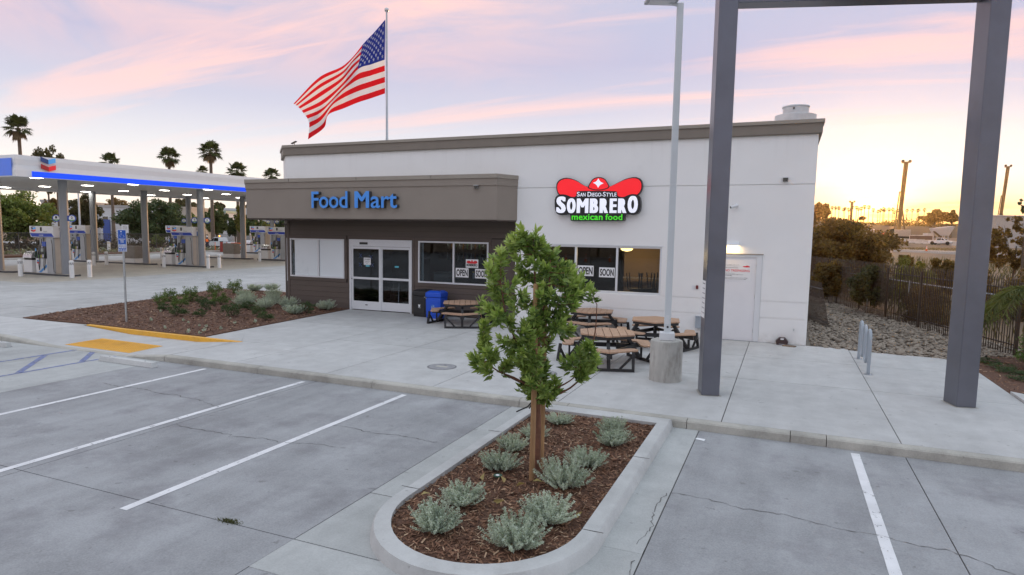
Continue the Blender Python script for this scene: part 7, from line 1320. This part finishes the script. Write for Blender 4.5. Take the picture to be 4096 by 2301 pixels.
# ridge with palms on the skyline
xs_ = np.linspace(-260, 420, 90); ys_ = np.linspace(330, 560, 12); hx, hy = np.meshgrid(xs_, ys_); pr_ = np.sin(np.clip((hy - 330) / 150, 0, 1) * pi / 2); hz_ = 3 + pr_ * (10.5 + 1.5 * np.sin(hx * .021 + 1) + 1.0 * np.sin(hx * .07)) ; V_ = np.stack([hx, hy, hz_], -1).reshape(-1, 3); ii = np.arange(90 * 12).reshape(12, 90); F_ = np.stack([ii[:-1, :-1], ii[:-1, 1:], ii[1:, 1:], ii[1:, :-1]], -1).reshape(-1, 4); tag(npmesh('hill', V_, F_, M('hill_brush', (.09, .062, .03), .95, var=.3, vs=.05, world=True), smooth=True), kind='structure')
n = 15000; P_ = np.stack([r.uniform(-120, 260, n), r.uniform(420, 490, n)], -1); hh_ = 3 + np.sin(np.clip((P_[:, 1] - 330) / 150, 0, 1) * pi / 2) * (10.5 + 1.5 * np.sin(P_[:, 0] * .021 + 1) + np.sin(P_[:, 0] * .07)); P_ = np.concatenate([P_, (hh_ + np.abs(r.normal(0, 1.0, n)) * (1 + np.sin(P_[:, 0] * .11)))[:, None]], 1); V_, F_ = quad_leaves(P_, 1.3, 9); tag(npmesh('ridge_scrub', V_, F_, lf6), 'low scrub along the far ridge under the palms', 'scrub', kind='stuff')
pm_ = None; ptops = [(465, 185), (515, 180), (565, 205), (632, 205), (652, 185), (705, 225), (765, 165), (820, 185), (848, 195), (888, 205), (935, 190), (997, 195), (1060, 225), (1130, 222), (1165, 225), (1205, 225), (1222, 220), (1290, 215), (1345, 200), (1368, 240), (1412, 215), (1548, 230), (1625, 240), (1700, 230), (1720, 215), (1800, 240), (2920, 330), (2955, 335)]
for k, (x, y) in enumerate(ptops):
    p = D(*RE(x, y), 470); h0 = 13.5
    if k % 7 == 0: pm_ = palm('skyline_palm', 300 + k, 10.0, 1.75, 'small dark palm in the row along the far ridge', (p[0], p[1], p[2] - 10.0), 'palms in a row along the far ridge', nf=20)
    else: place(pm_, 1, (p[0], p[1], p[2] - 10.0), k * 1.7, 'small dark palm in the row along the far ridge', random.uniform(.9, 1.1)).location.z = p[2] - 10.0
SK = 'dark trees on the far ridge'
for k, (x0, x1, y0, y1, lb) in enumerate([(120, 330, 105, 400, 'tall tree on the far ridge right beside the shop corner'), (310, 435, 135, 370, 'rounded tree on the ridge left of the far palms'), (1770, 2140, 228, 420, 'wide dark tree on the ridge left of the tall grey column'), (2100, 2300, 240, 420, 'tree on the ridge directly behind the tall grey column'), (2560, 2800, 330, 520, 'hazy tree on the ridge right of the tall grey column'), (860, 945, 312, 365, 'small round tree among the palm trunks')]):
    u0, v0 = RE(x0, y0); u1, v1 = RE(x1, y1); tree('ridge_tree', lb, u0, u1, v0, v1, 300 if k != 5 else 440, lf6, 330 + k, SK, 4200, .9, clumps=46, spread=.2, thick=.5)
# pile rigs
def rig(label, utop, vtop, ubase, vbase, dep, w, small=False):
    b = D(ubase, vbase, dep); t_ = D(utop, vtop, dep); gz_ = gz_at(b[0], b[1]); o = thing('pile_rig', label, 'pile rig', (b[0], b[1], gz_), YAW, 'pile rigs on the building site'); lx = float((t_ - b) @ _rt) * .42; H_ = float(t_[2] - gz_); rm = M('rig_yellow_brown', (.16, .10, .04), .6, var=.2); z0 = float(b[2] - gz_)
    fr = H_; q_ = lambda f, ox=0.0, oy=0.0: (lx * f + ox, oy, H_ * f)
    MB().bar(q_(.02), q_(1.0), w, w, up=(0, 1, 0)).build('mast', rm, o); MB().bar(q_(.05, -w * 1.6), q_(.62, -w * 1.2), w * .3, w * .3).build('leader', rm, o); MB().bar(q_(.62, -w * 1.4), q_(.62, w * .5), w * .3, w * .3).build('bracket', rm, o)
    hd = MB().bar(q_(1.0, -w * 1.6), q_(1.01, w * 1.5), w * .6, w * .5).build('top_head', rm, o)
    for s_ in (-1, 1): MB().lathe([(w * .55, -w * .15), (w * .55, w * .15)], (0, 0, 0), 12).build('sheave', dark_m, hd, loc=q_(1.02, s_ * w * 1.3)).rotation_euler.x = rad(90)
    for ox in (-w * .9, w * .75): MB().tube([q_(1.0, ox), q_(.25, ox * .8)], w * .05, 4).build('cable', dark_m, o)
    MB().bar(q_(.08, w * 2.6), q_(.42, w * .4), w * .35, w * .35).build('back_stay', rm, o)
    if not small:
        MB().span((-w * 2.6, -w * 2, 1.0), (w * 3.6, w * 2, 3.3)).build('machine_house', M('rig_white', (.45, .40, .34), .6), o, bevel=.1); MB().span((-w * 3.6, -w * 2.2, 1.1), (-w * 2.65, -w * .3, 3.5)).build('cab', darkglass, o, bevel=.08)
        for s_ in (-1, 1): MB().span((-w * 3, s_ * w * 2 - .5, 0), (w * 3.2, s_ * w * 2 + .5, 1.0)).build('track', rubber, o, bevel=.3)
    return o
rig('tall pile rig in the middle of the building site', 3626, 655, 3590, 946, 225, .95); rig('distant short pile rig behind the big bush', 3406, 810, 3402, 892, 300, .8); rig('tall pile rig right of the tall grey column', 4040, 672, 3992, 912, 190, .6)
# site vehicles, hopper, barriers, crates
def make_suv():
    t_ = thing('parked_car', 'x', 'car', (0, -4000, 0), group='cars parked on the building site'); MB().wallprism([(-2.2, .35), (-2.25, .8), (-1.9, .98), (-1.2, 1.05), (1.9, 1.08), (2.2, .95), (2.25, .45), (2.1, .35)], -.88, .88).build('body', M('suv_paint', (.30, .28, .26), .3), t_, bevel=.06); MB().add([(x, s_ * yy, z) for s_ in (-1, 1) for x, z, yy in ((-1.3, 1.04, .82), (-.6, 1.6, .68), (1.4, 1.62, .68), (1.95, 1.06, .82))], [(0, 1, 2, 3), (7, 6, 5, 4), (0, 4, 5, 1), (1, 5, 6, 2), (2, 6, 7, 3)]).build('glasshouse', darkglass, t_); MB().span((-.5, -.66, 1.601), (1.35, .66, 1.66)).build('roof', M('suv_paint', (.3, .3, .3), .3), t_)
    for x in (-1.4, 1.4):
        for s_ in (-1, 1): MB().lathe([(.34, -.1), (.34, .1)], (0, 0, 0), 14).build('wheel', rubber, t_, loc=(x, s_ * .8, .34)).rotation_euler.x = rad(90)
    return t_
suv = make_suv()
for k, (x, y, lb) in enumerate([(1075, 515, 'dark car parked left of the orange crate on the building site'), (1195, 522, 'car parked right next to the orange crate on the building site'), (1320, 522, 'car parked between the orange crate and the tall rig'), (900, 470, 'pale car half hidden above the big bush')]): p = D(*RE(x, y), 235); place(suv, k, (p[0], p[1], gz_at(p[0], p[1])), YAW + 1.2 + .3 * k, lb, 1.15)
p = D(*RE(1250, 525), 233); oc = thing('orange_crate', 'orange equipment crate among the parked cars on the site', 'crate', (p[0], p[1], gz_at(p[0], p[1])), YAW); MB().span((-1.1, -1, .1), (1.1, 1, 2.3)).build('shell', orange_m, oc, bevel=.08); MB().span((-1.0, -.9, 0), (1.0, .9, .1)).build('skid', dark_m, oc)
p = D(*RE(2080, 640), 205); hp = thing('white_hopper', 'white hopper plant with a sloping conveyor on the building site', 'hopper', (p[0], p[1], gz_at(p[0], p[1]) + .0), YAW, None, .5); MB().add([(-6, -2, 3), (2, -2, 3), (2, 2, 3), (-6, 2, 3), (-8, -3, 7.5), (4.5, -3, 9), (4.5, 3, 9), (-8, 3, 7.5)], [(0, 3, 2, 1), (4, 5, 6, 7), (0, 1, 5, 4), (1, 2, 6, 5), (2, 3, 7, 6), (3, 0, 4, 7)]).build('hopper', M('site_white', (.62, .58, .56), .6), hp)
for x in (-5.5, -2, 1.5): MB().span((x - .15, -1.8, 0), (x + .15, -1.5, 3)).build('leg', M('site_white', (.6, .6, .6), .6), hp); MB().span((x - .15, 1.5, 0), (x + .15, 1.8, 3)).build('leg', M('site_white', (.6, .6, .6), .6), hp)
MB().bar((-9, -3.5, 5.5), (-2.5, -3.5, .6), 1.2, .7).build('conveyor', M('rig_yellow_brown', (.2, .1, .05), .6), hp); MB().span((-12, -2.5, 0), (-8.2, 2.5, 4.4)).build('control_cabin', M('site_white', (.6, .6, .6), .6), hp)
cbp = thing('concrete_barrier', 'x', 'barrier', (0, -4000, 0), group='concrete barriers along the building site'); v = [(x, y, z) for x in (-2.95, 2.95) for y, z in ((-.3, 0), (-.28, .12), (-.12, .40), (-.08, .85), (.08, .85), (.12, .4), (.28, .12), (.3, 0))]; MB().add(v, [tuple(range(7, -1, -1)), tuple(range(8, 16))] + [(i, i + 1, i + 9, i + 8) for i in range(7)]).build('block', M('barrier_concrete', (.52, .49, .46), .85, var=.12), cbp); MB().span((-.4, -.31, 0), (.4, .31, .06)).build('foot_slot', dark_m, cbp)
ba, bb2 = D(*RE(1340, 648), 186), D(*RE(2300, 715), 160); nb = 9
for k in range(nb): p = ba + (bb2 - ba) * (k / (nb - 1)); place(cbp, k, (p[0], p[1], gz_at(p[0], p[1])), math.atan2(bb2[1] - ba[1], bb2[0] - ba[0]), ('first second third fourth fifth sixth seventh eighth ninth'.split()[k]) + ' pale concrete barrier from the left along the building site', 1.25)
for k, (x, y, w_, h_, lb) in enumerate([(1690, 590, 3.2, 1.6, 'flat pale container left of the white hopper'), (1750, 640, 6.0, 1.4, 'low dark pile of steel beams in front of the white hopper'), (980, 470, 3.0, 3.4, 'pale site cabin behind the big bush')]):
    p = D(*RE(x, y), 200); o = thing('site_container', lb, 'container', (p[0], p[1], gz_at(p[0], p[1])), YAW + .2); MB().span((-w_ / 2, -1.2, .15), (w_ / 2, 1.2, h_)).build('shell', M('site_white', (.6, .6, .6), .6) if k != 1 else M('rust_steel', (.14, .09, .07), .7), o, bevel=.06); MB().span((-w_ / 2 + .1, -1.1, 0), (w_ / 2 - .1, 1.1, .15)).build('skid', dark_m, o)
p = D(*RE(1280, 600), 165); mnd = tag(MB().lathe([(5.2, 0), (4.2, .9), (2.4, 2.0), (.6, 2.7), (0, 2.75)], (0, 0, 0), 18).build('dirt_mound', dirt_m, None, smooth=True, loc=(p[0], p[1], gz_at(p[0], p[1]) - .2)), 'brown dirt mound beyond the road beside the big bush', 'mound')
p = D(4050, 905, 150); ob = thing('site_office', 'grey site building at the right edge behind the thin tree', 'building', (p[0], p[1], gz_at(p[0], p[1])), YAW); MB().span((-4, 0, 0), (9, 6, float(D(4050, 865, 150)[2]) - gz_at(p[0], p[1]))).build('wall', gry, ob); MB().span((-4.2, -.2, float(D(4050, 865, 150)[2]) - gz_at(p[0], p[1])), (9.2, 6.2, float(D(4050, 862, 150)[2]) - gz_at(p[0], p[1]))).build('roof', wh, ob)

# ================================================================== BEHIND THE CAMERA (mirrored in the shop windows)
src = tree('lot_tree', 'dark tree across the parking lot behind the viewer', 1900, 2300, 700, 1000, 60, lf3, 400, 'trees across the parking lot', 3500, .45, clumps=60, spread=.22)
for k, x in enumerate((-62, -54, -47, -41, -34, -27, -21, -14, -7, 1, 9, 17)):
    o = src if k == 0 else copy_tree(src); o.location = (x, -66 - 5 * (k % 3), -.2); o.rotation_euler.z = k * 1.1; o.scale = (1.15, 1.15, 1.0 + .12 * (k % 3)); o['label'] = 'dark tree across the parking lot behind the viewer'
for k, x in enumerate((-34, -31, -28.5, -25.5, -23, -20)): o = copy_tree(cn); o.location = (x, -56, ZL); o.scale = (1.3,) * 3; o['label'] = 'orange cone across the parking lot, mirrored in the windows'

# ================================================================== HAZE: thin warm volume added for the golden glow towards the sun
hzm = new_mat('glow_haze'); t = NT(hzm); pv = t.new('ShaderNodeVolumePrincipled'); pv.inputs['Color'].default_value = (1.0, .78, .46, 1); pv.inputs['Density'].default_value = .00014; pv.inputs['Anisotropy'].default_value = .84
o_ = t.new('ShaderNodeOutputMaterial'); t.l.new(pv.outputs[0], o_.inputs['Volume'])
tag(MB().span((-320, -140, -2.0), (420, 640, 40.0)).build('haze', hzm, None), 'thin warm haze added for the golden glow towards the sun', 'haze', kind='stuff')
